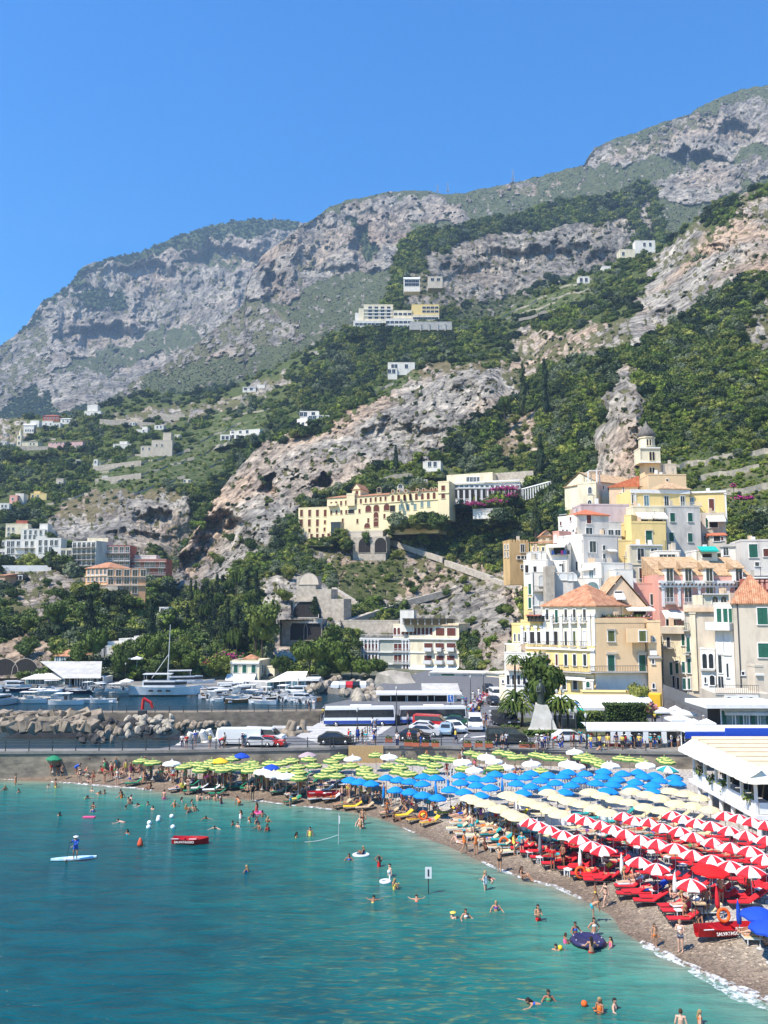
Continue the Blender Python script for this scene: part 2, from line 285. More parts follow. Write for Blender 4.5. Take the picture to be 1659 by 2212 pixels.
def make_near():
 layer('valley_slope',[(-80,900),(0,905),(60,900),(100,905),(170,892),(230,870),(300,850),(400,850),(480,845),(550,813),(600,790),(650,765),(700,738),(740,712),(770,700),(840,690),(900,690),(960,690),(1000,700),(1100,690),(1200,680)],[(-80,1470),(0,1465),(300,1462),(600,1462),(640,1300),(700,1000),(900,850),(1000,800),(1200,800)],CTRL['valley_slope'],[('T',[(198,1009),(298,982),(372,967),(440,930),(480,900),(560,890),(600,880),(520,950),(470,1030),(411,1046),(298,1071),(186,1054)]),('D',[(90,1120),(200,1060),(320,1060),(411,1060),(420,1085),(206,1118),(104,1120)]),('R',[(248,1095),(322,1078),(411,1085),(430,1158),(372,1200),(285,1190),(248,1175),(198,1172),(139,1175),(107,1150),(104,1120),(206,1118)]),('M',[(240,900),(350,880),(480,870),(620,800),(640,830),(520,880),(400,905),(280,920)]),('M',[(-80,900),(60,905),(100,930),(0,960),(-80,960)]),('M',[(0,1230),(100,1225),(200,1240),(150,1300),(110,1370),(60,1340),(0,1330)]),('R',[(-80,1375),(29,1386),(53,1365),(74,1390),(122,1405),(130,1470),(-80,1480)]),('R',[(120,1235),(150,1230),(145,1290),(125,1300)])],'F',MD,rough=.75,seed=13,pads=PADS_D,dents=[(330,1120,40,22,14),(300,1160,70,14,8)])
 layer('hillside',[(355,1285),(365,1255),(380,1212),(400,1168),(440,1102),(480,1055),(520,1005),(565,958),(640,928),(690,902),(720,888),(760,868),(810,840),(850,822),(880,808),(915,780),(950,745),(990,718),(1040,700),(1100,668),(1180,628),(1240,596),(1300,580),(1340,562),(1380,548),(1420,545),(1450,513),(1480,492),(1510,468),(1540,443),(1580,427),(1620,412),(1660,397),(1740,385)],[(355,1300),(380,1340),(420,1440),(560,1462),(700,1462),(800,1458),(1000,1465),(1090,1462),(1740,1480)],CTRL['hillside'],[('R',[(355,1290),(365,1240),(400,1160),(440,1095),(480,1045),(520,995),(570,955),(640,938),(700,935),(740,905),(800,865),(850,840),(900,815),(960,803),(1040,795),(1080,800),(1110,812),(1100,860),(1030,905),(965,935),(955,985),(870,1003),(800,1015),(740,1060),(700,1072),(650,1085),(640,1120),(600,1140),(590,1170),(545,1205),(500,1240),(440,1275),(380,1285)]),('T',[(725,890),(760,868),(810,842),(860,815),(890,800),(900,815),(840,850),(790,862),(740,890)]),('D',[(890,800),(950,780),(1060,785),(1040,800),(900,822)]),('T',[(790,1035),(860,1010),(950,1000),(1010,1010),(940,1040),(820,1050)]),('M',[(1103,767),(1128,713),(1219,720),(1310,690),(1365,694),(1368,749),(1274,774),(1201,778),(1160,810),(1128,870),(1095,860),(1080,800)]),('T',[(1040,700),(1100,668),(1180,628),(1240,600),(1285,600),(1275,650),(1200,668),(1100,690)]),('M',[(1380,600),(1420,545),(1500,480),(1600,425),(1740,400),(1740,480),(1600,480),(1560,510),(1500,560),(1440,590)]),('R',[(1440,590),(1500,565),(1560,505),(1600,480),(1740,470),(1740,590),(1610,600),(1570,620),(1530,645),(1500,665),(1450,690),(1420,720),(1372,748),(1365,690),(1382,640),(1405,600)]),('F',[(1515,480),(1560,440),(1600,430),(1590,470),(1540,500)]),('M',[(1600,690),(1680,640),(1680,780),(1620,760)]),('R',[(1278,1060),(1286,1000),(1295,920),(1310,860),(1332,805),(1352,770),(1374,810),(1388,880),(1396,940),(1392,1010),(1360,1060)]),('T',[(1440,990),(1510,972),(1600,975),(1740,960),(1740,1110),(1560,1115),(1500,1050)]),('M',[(640,1165),(700,1180),(800,1180),(860,1150),(960,1195),(1060,1230),(1140,1250),(1140,1462),(760,1462),(790,1340),(700,1230)]),('S',[(740,1230),(860,1200),(900,1230),(850,1290),(770,1330),(730,1290)]),('F',[(750,1320),(800,1300),(870,1320),(830,1350),(760,1360)]),('R',[(556,1250),(610,1240),(640,1245),(700,1260),(760,1330),(735,1400),(640,1440),(590,1440),(575,1330)]),('R',[(890,1270),(1000,1260),(1080,1290),(1135,1290),(1150,1462),(1000,1462),(990,1350),(920,1320)]),('F',[(1005,1395),(1020,1370),(1045,1375),(1035,1462),(1005,1462)]),('M',[(1090,900),(1150,880),(1160,980),(1080,1000)]),('D',[(1060,960),(1110,935),(1140,975),(1090,1000)])],'F',ME,rough=.8,seed=21,pads=PADS_E,dents=[(478,1165,55,62,34),(430,1225,40,40,20),(577,1047,22,24,22),(697,1037,18,20,20),(860,940,90,34,14),(1000,860,60,40,12),(1440,700,40,30,14),(1570,560,70,26,12),(1340,930,52,150,-6),(1120,1330,20,60,8)])
def leaf_mat(name,a,b,c,tr=.25):
 m=bpy.data.materials.new(name);m.use_nodes=True;nt=m.node_tree;p=nt.nodes['Principled BSDF'];L=nt.links.new
 oi=node(nt,'ShaderNodeObjectInfo');geo=node(nt,'ShaderNodeNewGeometry')
 n=node(nt,'ShaderNodeTexNoise',i_Scale=.55,i_Detail=4.0);L(geo.outputs['Position'],n.inputs['Vector'])
 r=ramp(nt,oi.outputs['Random'],[(0,a),(.55,b),(1,c)]).outputs[0]
 v=ramp(nt,n.outputs[0],[(.32,(.45,.5,.45)),(.68,(1.5,1.42,1.3))]).outputs[0]
 col=mixc(nt,1.0,r,v,'MULTIPLY');L(col,p.inputs['Base Color']);p.inputs['Roughness'].default_value=.75;p.inputs['Specular IOR Level'].default_value=.25
 _M[name]=m;return m
ML=leaf_mat('broad_leaves',(.042,.07,.014),(.09,.135,.026),(.20,.215,.048))
MLF=leaf_mat('far_leaves',(.028,.05,.022),(.05,.085,.032),(.095,.125,.048))
MLY=leaf_mat('bright_leaves',(.08,.13,.015),(.16,.22,.03),(.27,.28,.06))
MLD=leaf_mat('dark_needles',(.014,.030,.013),(.026,.048,.018),(.055,.075,.022))
MLP=leaf_mat('pine_needles',(.045,.075,.012),(.08,.12,.018),(.13,.16,.026))
BARK=mat('bark',(.11,.08,.055),(.06,.045,.03),3,.9,obj=True)
def crown_mesh(name,m,seed,lobes=8,leaves=60,size=.17,shape='round',core=True):
 r=np.random.RandomState(seed);b=MB();cs=[]
 for i in range(lobes):
  if shape=='round':
   a=r.rand()*6.28;q=r.rand()**.6*.55;c=np.array([q*math.cos(a),q*math.sin(a),.12+.62*r.rand()]);rad=.3+.18*r.rand()
  elif shape=='spire':
   t=(i+.5)/lobes;c=np.array([.05*r.randn(),.05*r.randn(),.1+t*2.5]);rad=.34*(1-t)**.55+.06
  elif shape=='flat':
   a=r.rand()*6.28;q=r.rand()**.5*.8;c=np.array([q*math.cos(a),q*math.sin(a),.1*r.rand()+.12*(1-q)]);rad=.24+.1*r.rand()
  else:
   t=(i+.5)/lobes;a=r.rand()*6.28;q=.42*(1-t)*r.rand();c=np.array([q*math.cos(a),q*math.sin(a),.1+t*1.7]);rad=.4*(1-t)+.13
  cs.append((c,rad))
 for c,rad in cs:
  if core:b.ball(c,rad*.72,6,4,1,1,1.25 if shape=='spire' else .85)
  d=r.randn(leaves,3);d/=np.linalg.norm(d,axis=1)[:,None];d[:,2]=np.abs(d[:,2])*.9+d[:,2]*.1 if shape!='spire' else d[:,2]
  for k in range(leaves):
   p=c+d[k]*rad*(.75+.45*r.rand())*(np.array([1,1,.8])if shape!='spire' else np.array([1,1,1.6]))
   n=d[k]+.7*r.randn(3);n/=np.linalg.norm(n);t=np.cross(n,r.randn(3));t/=np.linalg.norm(t);w=np.cross(n,t);s=size*(.5+.8*r.rand())
   b.add([p-t*s*.5-w*s*.25,p+t*s*.1-w*s*.5,p+t*s*.55+w*s*.1,p-t*s*.05+w*s*.5],[(0,1,2,3)])
 return b.mesh(name,m)
def gn_scatter(name,pts,scl,rot,idx,protos,label,cat):
 "one woodland object: crowns set on its points"
 me=bpy.data.meshes.new(name);me.vertices.add(len(pts));me.vertices.foreach_set('co',np.asarray(pts,np.float32).ravel())
 for an,arr,ty in(('scl',scl,'FLOAT_VECTOR'),('rot',rot,'FLOAT'),('idx',idx,'INT')):
  at=me.attributes.new(an,ty,'POINT')
  at.data.foreach_set('vector' if ty=='FLOAT_VECTOR' else 'value',np.asarray(arr,np.float32 if ty!='INT' else np.int32).ravel())
 o=link(name,me);tag(o,label,cat,None,'stuff')
 pc=bpy.data.collections.new(name+'_crowns')
 for i,pm in enumerate(protos):
  po=bpy.data.objects.new('crown_%02d'%i,pm);pc.objects.link(po)
 ng=bpy.data.node_groups.new(name,'GeometryNodeTree');ng.interface.new_socket('Geometry',in_out='INPUT',socket_type='NodeSocketGeometry');ng.interface.new_socket('Geometry',in_out='OUTPUT',socket_type='NodeSocketGeometry')
 N=ng.nodes;L=ng.links.new;gi=N.new('NodeGroupInput');go=N.new('NodeGroupOutput');ip=N.new('GeometryNodeInstanceOnPoints');ci=N.new('GeometryNodeCollectionInfo')
 ci.inputs['Collection'].default_value=pc;ci.inputs['Separate Children'].default_value=True;ci.inputs['Reset Children'].default_value=True
 def na(n,dt):
  a=N.new('GeometryNodeInputNamedAttribute');a.data_type=dt;a.inputs['Name'].default_value=n;return a.outputs['Attribute']
 L(gi.outputs[0],ip.inputs['Points']);L(ci.outputs[0],ip.inputs['Instance']);ip.inputs['Pick Instance'].default_value=True
 L(na('idx','INT'),ip.inputs['Instance Index']);L(na('scl','FLOAT_VECTOR'),ip.inputs['Scale'])
 cx=N.new('ShaderNodeCombineXYZ');L(na('rot','FLOAT'),cx.inputs[2]);L(cx.outputs[0],ip.inputs['Rotation']);L(ip.outputs[0],go.inputs[0])
 md=o.modifiers.new('crowns','NODES');md.node_group=ng
 return o
def woods(avoid):
 CR=[crown_mesh('crown_round_%d'%i,ML,40+i,9,80,.15)for i in range(5)]
 CRL=[crown_mesh('shrub_clump_%d'%i,MLF,60+i,6,36,.26)for i in range(3)]
 CY_=[crown_mesh('bright_crown_%d'%i,MLY,70+i,7,60,.17)for i in range(2)]
 CD=[crown_mesh('dark_crown_%d'%i,MLD,80+i,9,70,.16)for i in range(2)]
 CO=[crown_mesh('olive_crown_%d'%i,leaf_mat('silvery_leaves',(.07,.095,.05),(.12,.15,.085),(.17,.2,.12)),90+i,8,60,.16)for i in range(1)]
 rs=np.random.RandomState(5)
 spec={'far_mountain':(5200,3.9,.9,CRL,'hazy dark shrubs and woods on the farthest grey mountain'),'mountain':(13000,3.3,.9,CRL,'low green scrub covering the high mountain slopes'),'upper_cliff':(4200,4.6,.6,CR,'dark wood crowning the grey cliff above the hotel'),'valley_slope':(9000,3.3,.6,CR,'woods and terraces of green trees on the slopes left of the valley'),'hillside':(12000,2.7,.6,CR,'dense green woods on the hillside above the town')}
 for name,PX,PY,X,Y,Z,typ,n,rock in VEG:
  cnt,rad,var,pro,lab=spec[name]
  far=name in('far_mountain','mountain')
  pr=np.select([typ=='F',typ=='S',typ=='M',typ=='T',typ=='D',typ=='R'],[1.0,.5,.38*(rock<.5),.8,.22,.03+.3*(rock<.5)],0)
  ok=np.ones(PX.shape,bool)
  for x0,x1,y0,y1 in avoid.get(name,[]):ok&=~((PX>x0)&(PX<x1)&(PY>y0)&(PY<y1))
  pr=pr*ok;flat=pr.ravel();flat=flat/flat.sum();ch=rs.choice(len(flat),cnt,replace=False,p=flat)
  t=typ.ravel()[ch];pts=np.stack([X.ravel()[ch],Y.ravel()[ch],Z.ravel()[ch]],1)
  big=fbm(PX/40,PY/40,2,77).ravel()[ch]
  s=rad*np.where(t=='F',.75+.9*rs.rand(cnt)**1.6,np.where(t=='S',.28+.3*rs.rand(cnt),np.where(t=='T',.3+.35*rs.rand(cnt),.25+.45*rs.rand(cnt)**1.5)))
  if name=='hillside':s=s*np.where((PY.ravel()[ch]>1150)|(pts[:,1]<300),.72,1.0)*np.where((PX.ravel()[ch]>1290)&(PY.ravel()[ch]>600),1.05,1)
  s=s*(.8+.4*big)*(pts[:,1]/np.median(pts[:,1]))**.25
  scl=np.stack([s*(.85+.3*rs.rand(cnt)),s*(.85+.3*rs.rand(cnt)),s*(.8+.45*rs.rand(cnt))],1)
  pts[:,2]-=s*.25
  protos=list(pro);k=len(pro);idx=rs.randint(0,k,cnt)
  if not far:
   protos+=CY_+CD+CO;bt=(t=='T')&(rs.rand(cnt)<.85)|((t=='F')&(fbm(PX/30,PY/30,2,91).ravel()[ch]>.62)&(rs.rand(cnt)<.45))
   idx=np.where(bt,k+rs.randint(0,2,cnt),idx);dk=(~bt)&(fbm(PX/24,PY/24,2,95).ravel()[ch]>.6);idx=np.where(dk,k+2+rs.randint(0,2,cnt),idx);ol=(~bt)&(fbm(PX/28,PY/28,2,55).ravel()[ch]>.6)&(rs.rand(cnt)<.5);idx=np.where(ol,k+4,idx)
  gn_scatter('woodland',pts,scl,rs.rand(cnt)*6.28,idx,protos,lab,'woodland')
def wallm(name,c,st=.72):
 c2=tuple(v*st for v in c);return mat(name,c,c2,.45,.9,.25,.15,stretch=2.6,detail=9,lo=.34,hi=.54)
WHT=wallm('white_plaster',(.80,.75,.66),.8);WGR=wallm('grey_white_plaster',(.66,.61,.54));CRM=wallm('cream_plaster',(.80,.70,.50));YEL=wallm('yellow_plaster',(.80,.60,.26),.86)
CVT=wallm('pale_yellow_plaster',(.84,.71,.44),.92);PCH=wallm('peach_plaster',(.72,.53,.36));ORG=wallm('ochre_plaster',(.60,.40,.19),.75);PNK=wallm('pink_plaster',(.70,.36,.28),.85)
SAND=wallm('sand_plaster',(.78,.56,.33),.88);BEI=wallm('beige_plaster',(.60,.52,.41),.75);RED=wallm('red_plaster',(.38,.12,.08));APR=wallm('apricot_plaster',(.68,.38,.20));GRB=wallm('grey_green_plaster',(.48,.48,.40),.9)
STN=mat('masonry_stone',(.54,.475,.385),(.34,.29,.23),.8,.95,.6,.1,detail=8);CON=mat('pale_concrete',(.52,.50,.46),(.38,.36,.33),.6,.9,.3)
WTR=mat('white_trim',(.82,.80,.76),(.70,.68,.64),1.5,.7);GLS=mat('dark_window_glass',(.018,.022,.028),(.035,.04,.045),2,.12,spec=.6);BLG=mat('blue_green_glass',(.15,.25,.27),(.08,.15,.17),2,.1,spec=.6)
GRN=mat('green_shutter',(.02,.12,.075),(.015,.085,.055),4,.6);OLV=mat('olive_shutter',(.12,.14,.045),(.08,.10,.03),4,.7);BRN=mat('brown_shutter',(.16,.045,.025),(.10,.03,.02),4,.7)
IRN=mat('dark_iron',(.045,.05,.052),(.03,.03,.032),8,.5,spec=.4);RAILW=mat('white_railing',(.72,.72,.70),(.6,.6,.58),5,.6);AWN=mat('cream_awning',(.82,.78,.66),(.74,.69,.57),1.2,.85);TEAL=mat('teal_awning',(.01,.42,.33),(.01,.35,.28),2,.8)
AWW=mat('pale_blue_awning',(.68,.76,.80),(.6,.68,.72),1.2,.85);DRK=mat('shadow_recess',(.02,.018,.016),(.035,.03,.027),2,.9)  # DRK paints the shade inside open arches; also serves plain black parts
def tile_mat(name,a,b,c):
 m=bpy.data.materials.new(name);m.use_nodes=True;nt=m.node_tree;p=nt.nodes['Principled BSDF'];L=nt.links.new
 geo=node(nt,'ShaderNodeNewGeometry');n=node(nt,'ShaderNodeTexNoise',i_Scale=1.1,i_Detail=8.0,i_Roughness=.8);L(geo.outputs['Position'],n.inputs['Vector'])
 col=ramp(nt,n.outputs[0],[(.33,a),(.5,b),(.67,c)]).outputs[0];L(col,p.inputs['Base Color']);p.inputs['Roughness'].default_value=.9
 uv=node(nt,'ShaderNodeUVMap');w=node(nt,'ShaderNodeTexWave',i_Scale=1.0,i_Distortion=.6,i_Detail=1.0);L(uv.outputs[0],w.inputs['Vector'])
 bp=node(nt,'ShaderNodeBump',i_Strength=.8,i_Distance=.12);L(w.outputs[0],bp.inputs['Height']);L(bp.outputs[0],p.inputs['Normal'])
 _M[name]=m;return m
TIL=tile_mat('terracotta_tiles',(.22,.09,.05),(.50,.22,.11),(.66,.40,.24));TIO=tile_mat('sunbaked_tiles',(.26,.15,.08),(.56,.36,.19),(.70,.52,.32));TIR=tile_mat('red_tiles',(.40,.09,.04),(.58,.16,.07),(.62,.25,.12))
_K=[0,0,1.0]
CROPS={'Z1':(960,960,.248),'Z2':(1316.6,1042.3,.2063),'Z3':(1069.8,1289.2,.2149),'Z4':(1329.8,1261.8,.1984),'Z5':(768,1289.2,.2315),'Z6':(603.5,960,.248),'Z7':(0,1179.5,.2645),'Z8':(384,1371.5,.2645),'Z9':(0,823,.248),'Z10':(384,823,.248),'Z11':(1055.5,658.3,.36375),'Z12':(548.6,329.2,.36375),'Z13':(1055.5,164.6,.36375),'V':(0,0,1),'b1':(274.3,1591,.2645),'b2':(685.7,1591,.265),'b3':(932.6,1591,.2315),'b4':(1262,1508.7,.2395),'b5':(1152,1783,.3056),'b6':(658.3,1755.5,.3307),'b7':(0,1634.8,.4134),'b8':(1042.3,2029.8,.3717),'Za':(0,1426.4,.2315)}
def K(n):_K[:]=CROPS[n]
def kx(x):return _K[0]+_K[2]*x
def ky(y):return _K[1]+_K[2]*y
TH_ALL=[]
class Thing:
 def __init__(s,name,label,cat,loc,group=None):
  s.loc=Vector(loc);s.root=empty(name,s.loc,0,label,cat,group);s.vols=[];s.label=label;TH_ALL.append(s)
 def put(s,name,mb,m,parent=None):
  me=mb.mesh(name,m);me.transform(Matrix.Translation(-s.loc));me.update();return link(name,me,parent or s.root)
class Vol:pass
def vol(t,x0,x1,d0,d1,yt,yb,m,dep=8,xl=None,xr=None,roof='flat',rh=1.5,rm=None,par=.5,name='wall',embed=2.0,lay=None,over=.35,back=None):
 "one block of a building: front face from picture x0 to x1 at distances d0, d1"
 x0,x1,yt,yb=kx(x0),kx(x1),ky(yt),ky(yb);ym=(yt+yb)/2
 near0=d0<=d1;dn=min(d0,d1)
 a=P(x0,ym,d0);b=P(x1,ym,d1);a.z=b.z=0
 z1=ZY(yt,d0 if near0 else d1);z0=ZY(yb,d0 if near0 else d1)-embed
 ex=(b-a).normalized();ey=Vector((-ex.y,ex.x,0));W=(b-a).length
 if xl is not None or xr is not None:
  q,c=(kx(xl),a)if xl is not None else(kx(xr),b);s_=(P(q,ym,1)-Vector((0,0,0))).x/1.0
  den=ey.x-s_*ey.y;dep=abs((s_*c.y-c.x)/den)if abs(den)>1e-4 else dep;dep=min(dep,40)
 v=Vol();v.O=a;v.ex,v.ey,v.W,v.D,v.z0,v.z1=ex,ey,W,dep,z0,z1;v.ang=math.atan2(ex.y,ex.x);v.t=t;t.vols.append(v);v.tiled=roof!='flat' or name!='wall'
 mb=MB();c=[a,b,b+ey*dep,a+ey*dep];mb.prism([(p.x,p.y)for p in c],z0,z1)
 if roof=='flat' and par>0:
  th=.25;g=.003
  def pb(u0,u1,w0,w1):
   mb.prism([tuple((a+ex*u+ey*w).xy)for u,w in((u0,w0),(u1,w0),(u1,w1),(u0,w1))],z1,z1+par)
  pb(-.06,W+.06,-.06,th);pb(-.06,W+.06,dep-th,dep+.06);pb(-.06,th,th+g,dep-th-g);pb(W-th,W+.06,th+g,dep-th-g)
 t.put(name,mb,m)
 if roof in('hip','gable','gableF','shed','shedR'):
  o=over;A=a-ex*o-ey*o;B=b+ex*o-ey*o;Cc=b+ex*o+ey*(dep+o);Dd=a-ex*o+ey*(dep+o);z=z1+.02
  def V3(p,zz):return(p.x,p.y,zz)
  rb=MB();lo=[V3(p,z)for p in(A,B,Cc,Dd)];lo2=[V3(p,z-.18)for p in(A,B,Cc,Dd)]
  W2,D2=W+2*o,dep+2*o
  if roof=='hip':
   if W2>=D2:r0=A+ex*D2/2+ey*D2/2;r1=B-ex*D2/2+ey*D2/2;fs=[(0,1,5,4),(1,2,5),(2,3,4,5),(3,0,4)]
   else:r0=A+ex*W2/2+ey*W2/2;r1=Dd+ex*W2/2-ey*W2/2;fs=[(0,1,4),(1,2,5,4),(2,3,5),(3,0,4,5)]
   vs=lo+[V3(r0,z+rh),V3(r1,z+rh)]
  elif roof=='gable':r0=(A+Dd)/2;r1=(B+Cc)/2;vs=lo+[V3(r0,z+rh),V3(r1,z+rh)];fs=[(0,1,5,4),(2,3,4,5)]
  elif roof=='gableF':r0=(A+B)/2;r1=(Dd+Cc)/2;vs=lo+[V3(r0,z+rh),V3(r1,z+rh)];fs=[(1,2,5,4),(3,0,4,5)]
  elif roof=='shed':vs=lo+[V3(Dd,z+rh),V3(Cc,z+rh)];fs=[(0,1,5,4),(1,2,5),(2,3,4,5),(3,0,4)]
  else:vs=lo+[V3(B,z+rh),V3(Cc,z+rh)];fs=[(0,1,4),(0,4,5,3),(1,2,5,4),(2,3,5)]
  n=len(vs);rb.add(vs+lo2,fs+[(0,n,n+1,1),(1,n+1,n+2,2),(2,n+2,n+3,3),(3,n+3,n,0),(n+3,n+2,n+1,n)])
  ro=t.put('roof',rb,rm or TIL);me=ro.data;uv=me.uv_layers.new(name='UVMap')
  for pl in me.polygons:
   h=Vector((pl.normal.x,pl.normal.y,0));h=h.normalized()if h.length>.05 else ex;along=Vector((-h.y,h.x,0))
   for li in pl.loop_indices:co=me.vertices[me.loops[li].vertex_index].co;uv.data[li].uv=(co.dot(along)*1.0,co.z*.2)
  if roof in('gable','gableF','shed','shedR'):
   e=[a,b,b+ey*dep,a+ey*dep];prs=((a,b),(e[3],e[2]))if roof=='gableF' else((a,e[3]),(b,e[2]))if roof=='gable' else()
   for p,q in prs:
    gb=MB();g_=-ey*.01 if roof=='gableF' else Vector((0,0,0))
    gb.add([V3(p+g_,z1+.01),V3(q+g_,z1+.01),V3((p+q)/2+g_,z1+rh*.93)],[(0,1,2)]);t.put('gable_wall',gb,m)
 if lay:
  xs_=[proj((p.x,p.y,z1))[0]for p in c];pd=max(p.y for p in c[:2])+(dep*.5)
  kk=(min(x0,x1,*xs_[:2])-3,max(x0,x1,*xs_[:2])+3,yt-4,yb,pd);(PADS_E if lay=='hillside' else PADS_D).append(kk);fronts[kk]=min(d0,d1)-.4
  AVOID.setdefault(lay,[]).append((min(x0,x1)-6,max(x0,x1)+6,yt-2,yb+1.5))
 return v
AVOID={}
_W={}
def wmesh(w,h,st,arch,fr):
 k=(round(w,1),round(h,1),st,arch,fr)
 if k in _W:return _W[k]
 pm={'d':GLS,'g':GRN,'o':OLV,'b':BRN,'l':BLG,'w':RAILW,'k':DRK,'n':BEI}[st];f=MB();p=MB();bw=.13
 fm={'w':WTR,'c':CRM,'s':STN,'y':CVT,'p':PCH,'g':WGR,'k':IRN}[fr]
 f.box(-w/2-bw,-w/2,-.10,.02,-h/2,h/2);f.box(w/2,w/2+bw,-.10,.02,-h/2,h/2);f.box(-w/2-bw-.05,w/2+bw+.05,-.2,.02,-h/2-.12,-h/2)
 if arch:
  n=8;pts=[(w/2*math.cos(math.pi*i/n),h/2+w/2*math.sin(math.pi*i/n))for i in range(n+1)];r=1+2*bw/w
  for i in range(n):
   (xa,za),(xb,zb)=pts[i],pts[i+1];o=[(q[0]*r,-.10,h/2+(q[1]-h/2)*r)for q in(pts[i],pts[i+1])]
   f.add([(xa,-.10,za),(xb,-.10,zb),o[1],o[0]],[(0,1,2,3)]);f.add([(xa,-.1,za),(xb,-.1,zb),(xb,.02,zb),(xa,.02,za)],[(0,1,2,3)])
  p.add([(x,-.03,z)for x,z in pts],[tuple(range(n+1))])
 else:f.box(-w/2-bw,w/2+bw,-.12,.02,h/2,h/2+bw)
 p.add([(-w/2,-.03,-h/2),(w/2,-.03,-h/2),(w/2,-.03,h/2),(-w/2,-.03,h/2)],[(0,1,2,3)])
 if st in 'gob':
  for i in range(2):p.box(-w/2+.04+i*w/2,-.04+i*w/2,-.075,-.032,-h/2+.04,h/2-.04)
 if st in 'dl' and w>.8:p.mi=0;f.box(-.03,.03,-.06,-.034,-h/2,h/2)
 _W[k]=(f.mesh('window',fm),p.mesh('pane',pm));return _W[k]
def facept(v,face,px,py):
 "where the sight line through the picture point meets a wall face"
 if face=='F':o,ex,W=v.O,v.ex,v.W;nrm=-v.ey;rz=v.ang
 elif face=='L':o=v.O;nrm=-v.ex;rz=v.ang-math.pi/2
 else:o=v.O+v.ex*v.W;nrm=v.ex;rz=v.ang+math.pi/2
 d=P(px,py,100.0)-Vector((0,0,CH));o=Vector((o.x,o.y,0));c=Vector((0,0,CH))
 t=(o-c).dot(nrm)/d.dot(nrm);return c+d*t,rz
def win(v,face,xs,ys,w,h,st='d',arch=False,fr='w',sub=True,name='window'):
 if isinstance(xs,tuple):n=int(xs[2]);xs=[xs[0]+(xs[1]-xs[0])*i/max(n-1,1)for i in range(n)]
 if isinstance(ys,(int,float)):ys=[ys]
 for y in ys:
  for x in xs:
   yy=y
   if isinstance(x,tuple):x,yy=x
   p,rz=facept(v,face,kx(x),ky(yy));fm,pm=wmesh(w,h,st,arch,fr)
   o=link(name,fm,v.t.root,p-v.t.loc,rz)
   pn='shutter' if st in 'gob' else 'pane';link(pn,pm,o)if sub else None
def balcony(v,face,x0,x1,y,h=1.0,out=1.0,m=None,solid=False):
 "slab with a railing, floor line at picture y"
 a,rz=facept(v,face,kx(x0),ky(y));b,_=facept(v,face,kx(x1),ky(y));w=(b-a).xy.length;m=m or IRN
 s=MB();s.box(0,w,-out,-.01,-.16,0);r=MB()
 if solid:r.box(0,w,-out,-out+.1,.003,h);r.box(0,.1,-out+.103,-.01,.003,h);r.box(w-.1,w,-out+.103,-.01,.003,h)
 else:
  r.box(0,w,-out,-out+.06,h-.06,h);r.box(0,w,-out,-out+.05,.06,.11);n=max(2,int(w/.28))
  for i in range(n+1):x=(w-.04)*i/n;r.box(x,x+.04,-out+.01,-out+.045,.11,h-.06)
  for x in(0,w-.05):r.box(x,x+.05,-out+.063,-.01,h-.06,h)
 sm=s.mesh('balcony',CON);o=link('balcony',sm,v.t.root,a-v.t.loc,rz);link('railing',r.mesh('railing',m),o)
def awning(v,face,x0,x1,y,out=1.6,drop=.7,m=None):
 a,rz=facept(v,face,kx(x0),ky(y));b,_=facept(v,face,kx(x1),ky(y));w=(b-a).xy.length
 s=MB();s.add([(0,-.02,0),(w,-.02,0),(w,-out,-drop),(0,-out,-drop),(0,-out,-drop-.3),(w,-out,-drop-.3),(0,-.02,-.05),(w,-.02,-.05),(w,-out+.04,-drop-.05),(0,-out+.04,-drop-.05)],[(0,3,2,1),(3,4,5,2),(6,7,8,9),(0,6,9,3),(1,2,8,7)])
 s.tube((.05,-out,-drop),(.05,-.02,-drop-.4),.02,n=4);s.tube((w-.05,-out,-drop),(w-.05,-.02,-drop-.4),.02,n=4)
 link('awning',s.mesh('awning',m or AWN),v.t.root,a-v.t.loc,rz)
def trim(v,face,y,x0=None,x1=None,th=.3,out=.14,m=None,name='cornice'):
 y0_=y[0]if isinstance(y,tuple)else y
 W=v.W if face=='F' else v.D;u0,u1=0,W
 if x0 is not None:
  a,_=facept(v,face,kx(x0),ky(y0_));b,_=facept(v,face,kx(x1),ky(y0_))
 else:a=None
 o=v.O if face=='F' else(v.O+v.ey*v.D if face=='L' else v.O+v.ex*v.W);rz={'F':v.ang,'L':v.ang-math.pi/2,'R':v.ang+math.pi/2}[face]
 z=facept(v,face,kx(y[1])if isinstance(y,tuple)else proj(Vector((o.x,o.y,10)))[0],ky(y[0]if isinstance(y,tuple)else y))[0].z
 if a is not None:o=a;W=(b-a).xy.length
 s=MB();s.box(0,W,-out,-.004,z-th/2,z+th/2);link(name,s.mesh(name,m or WTR),v.t.root,Vector((o.x,o.y,0))-v.t.loc,rz)
def pilaster(v,face,x,y0,y1,w=.5,out=.16,m=None):
 a,rz=facept(v,face,kx(x),ky(y0));b,_=facept(v,face,kx(x),ky(y1))
 s=MB();s.box(-w/2,w/2,-out,-.004,b.z-a.z,-.35);s.box(-w/2-.12,w/2+.12,-out-.12,-.004,-.347,0);link('pilaster',s.mesh('pilaster',m or WTR),v.t.root,a-v.t.loc,rz)
def B(name,label,x0,x1,d0,d1,yt,yb,m,cat='house',group=None,**kw):
 t=Thing(name,label,cat,P(kx((x0+x1)/2),ky(yb),(d0+d1)/2),group)
 return t,vol(t,x0,x1,d0,d1,yt,yb,m,**kw)
K('Z11')
t=Thing('bell_tower','cream bell tower with a dark grey onion roof rising above the old town houses','bell tower',P(kx(975),ky(1005),232))
v=vol(t,926,1026,232,232,936,1020,SAND,dep=4.6,par=0,embed=4);v2=vol(t,899,1020,231,231,852,936,CRM,dep=5.6,par=.3,embed=0)
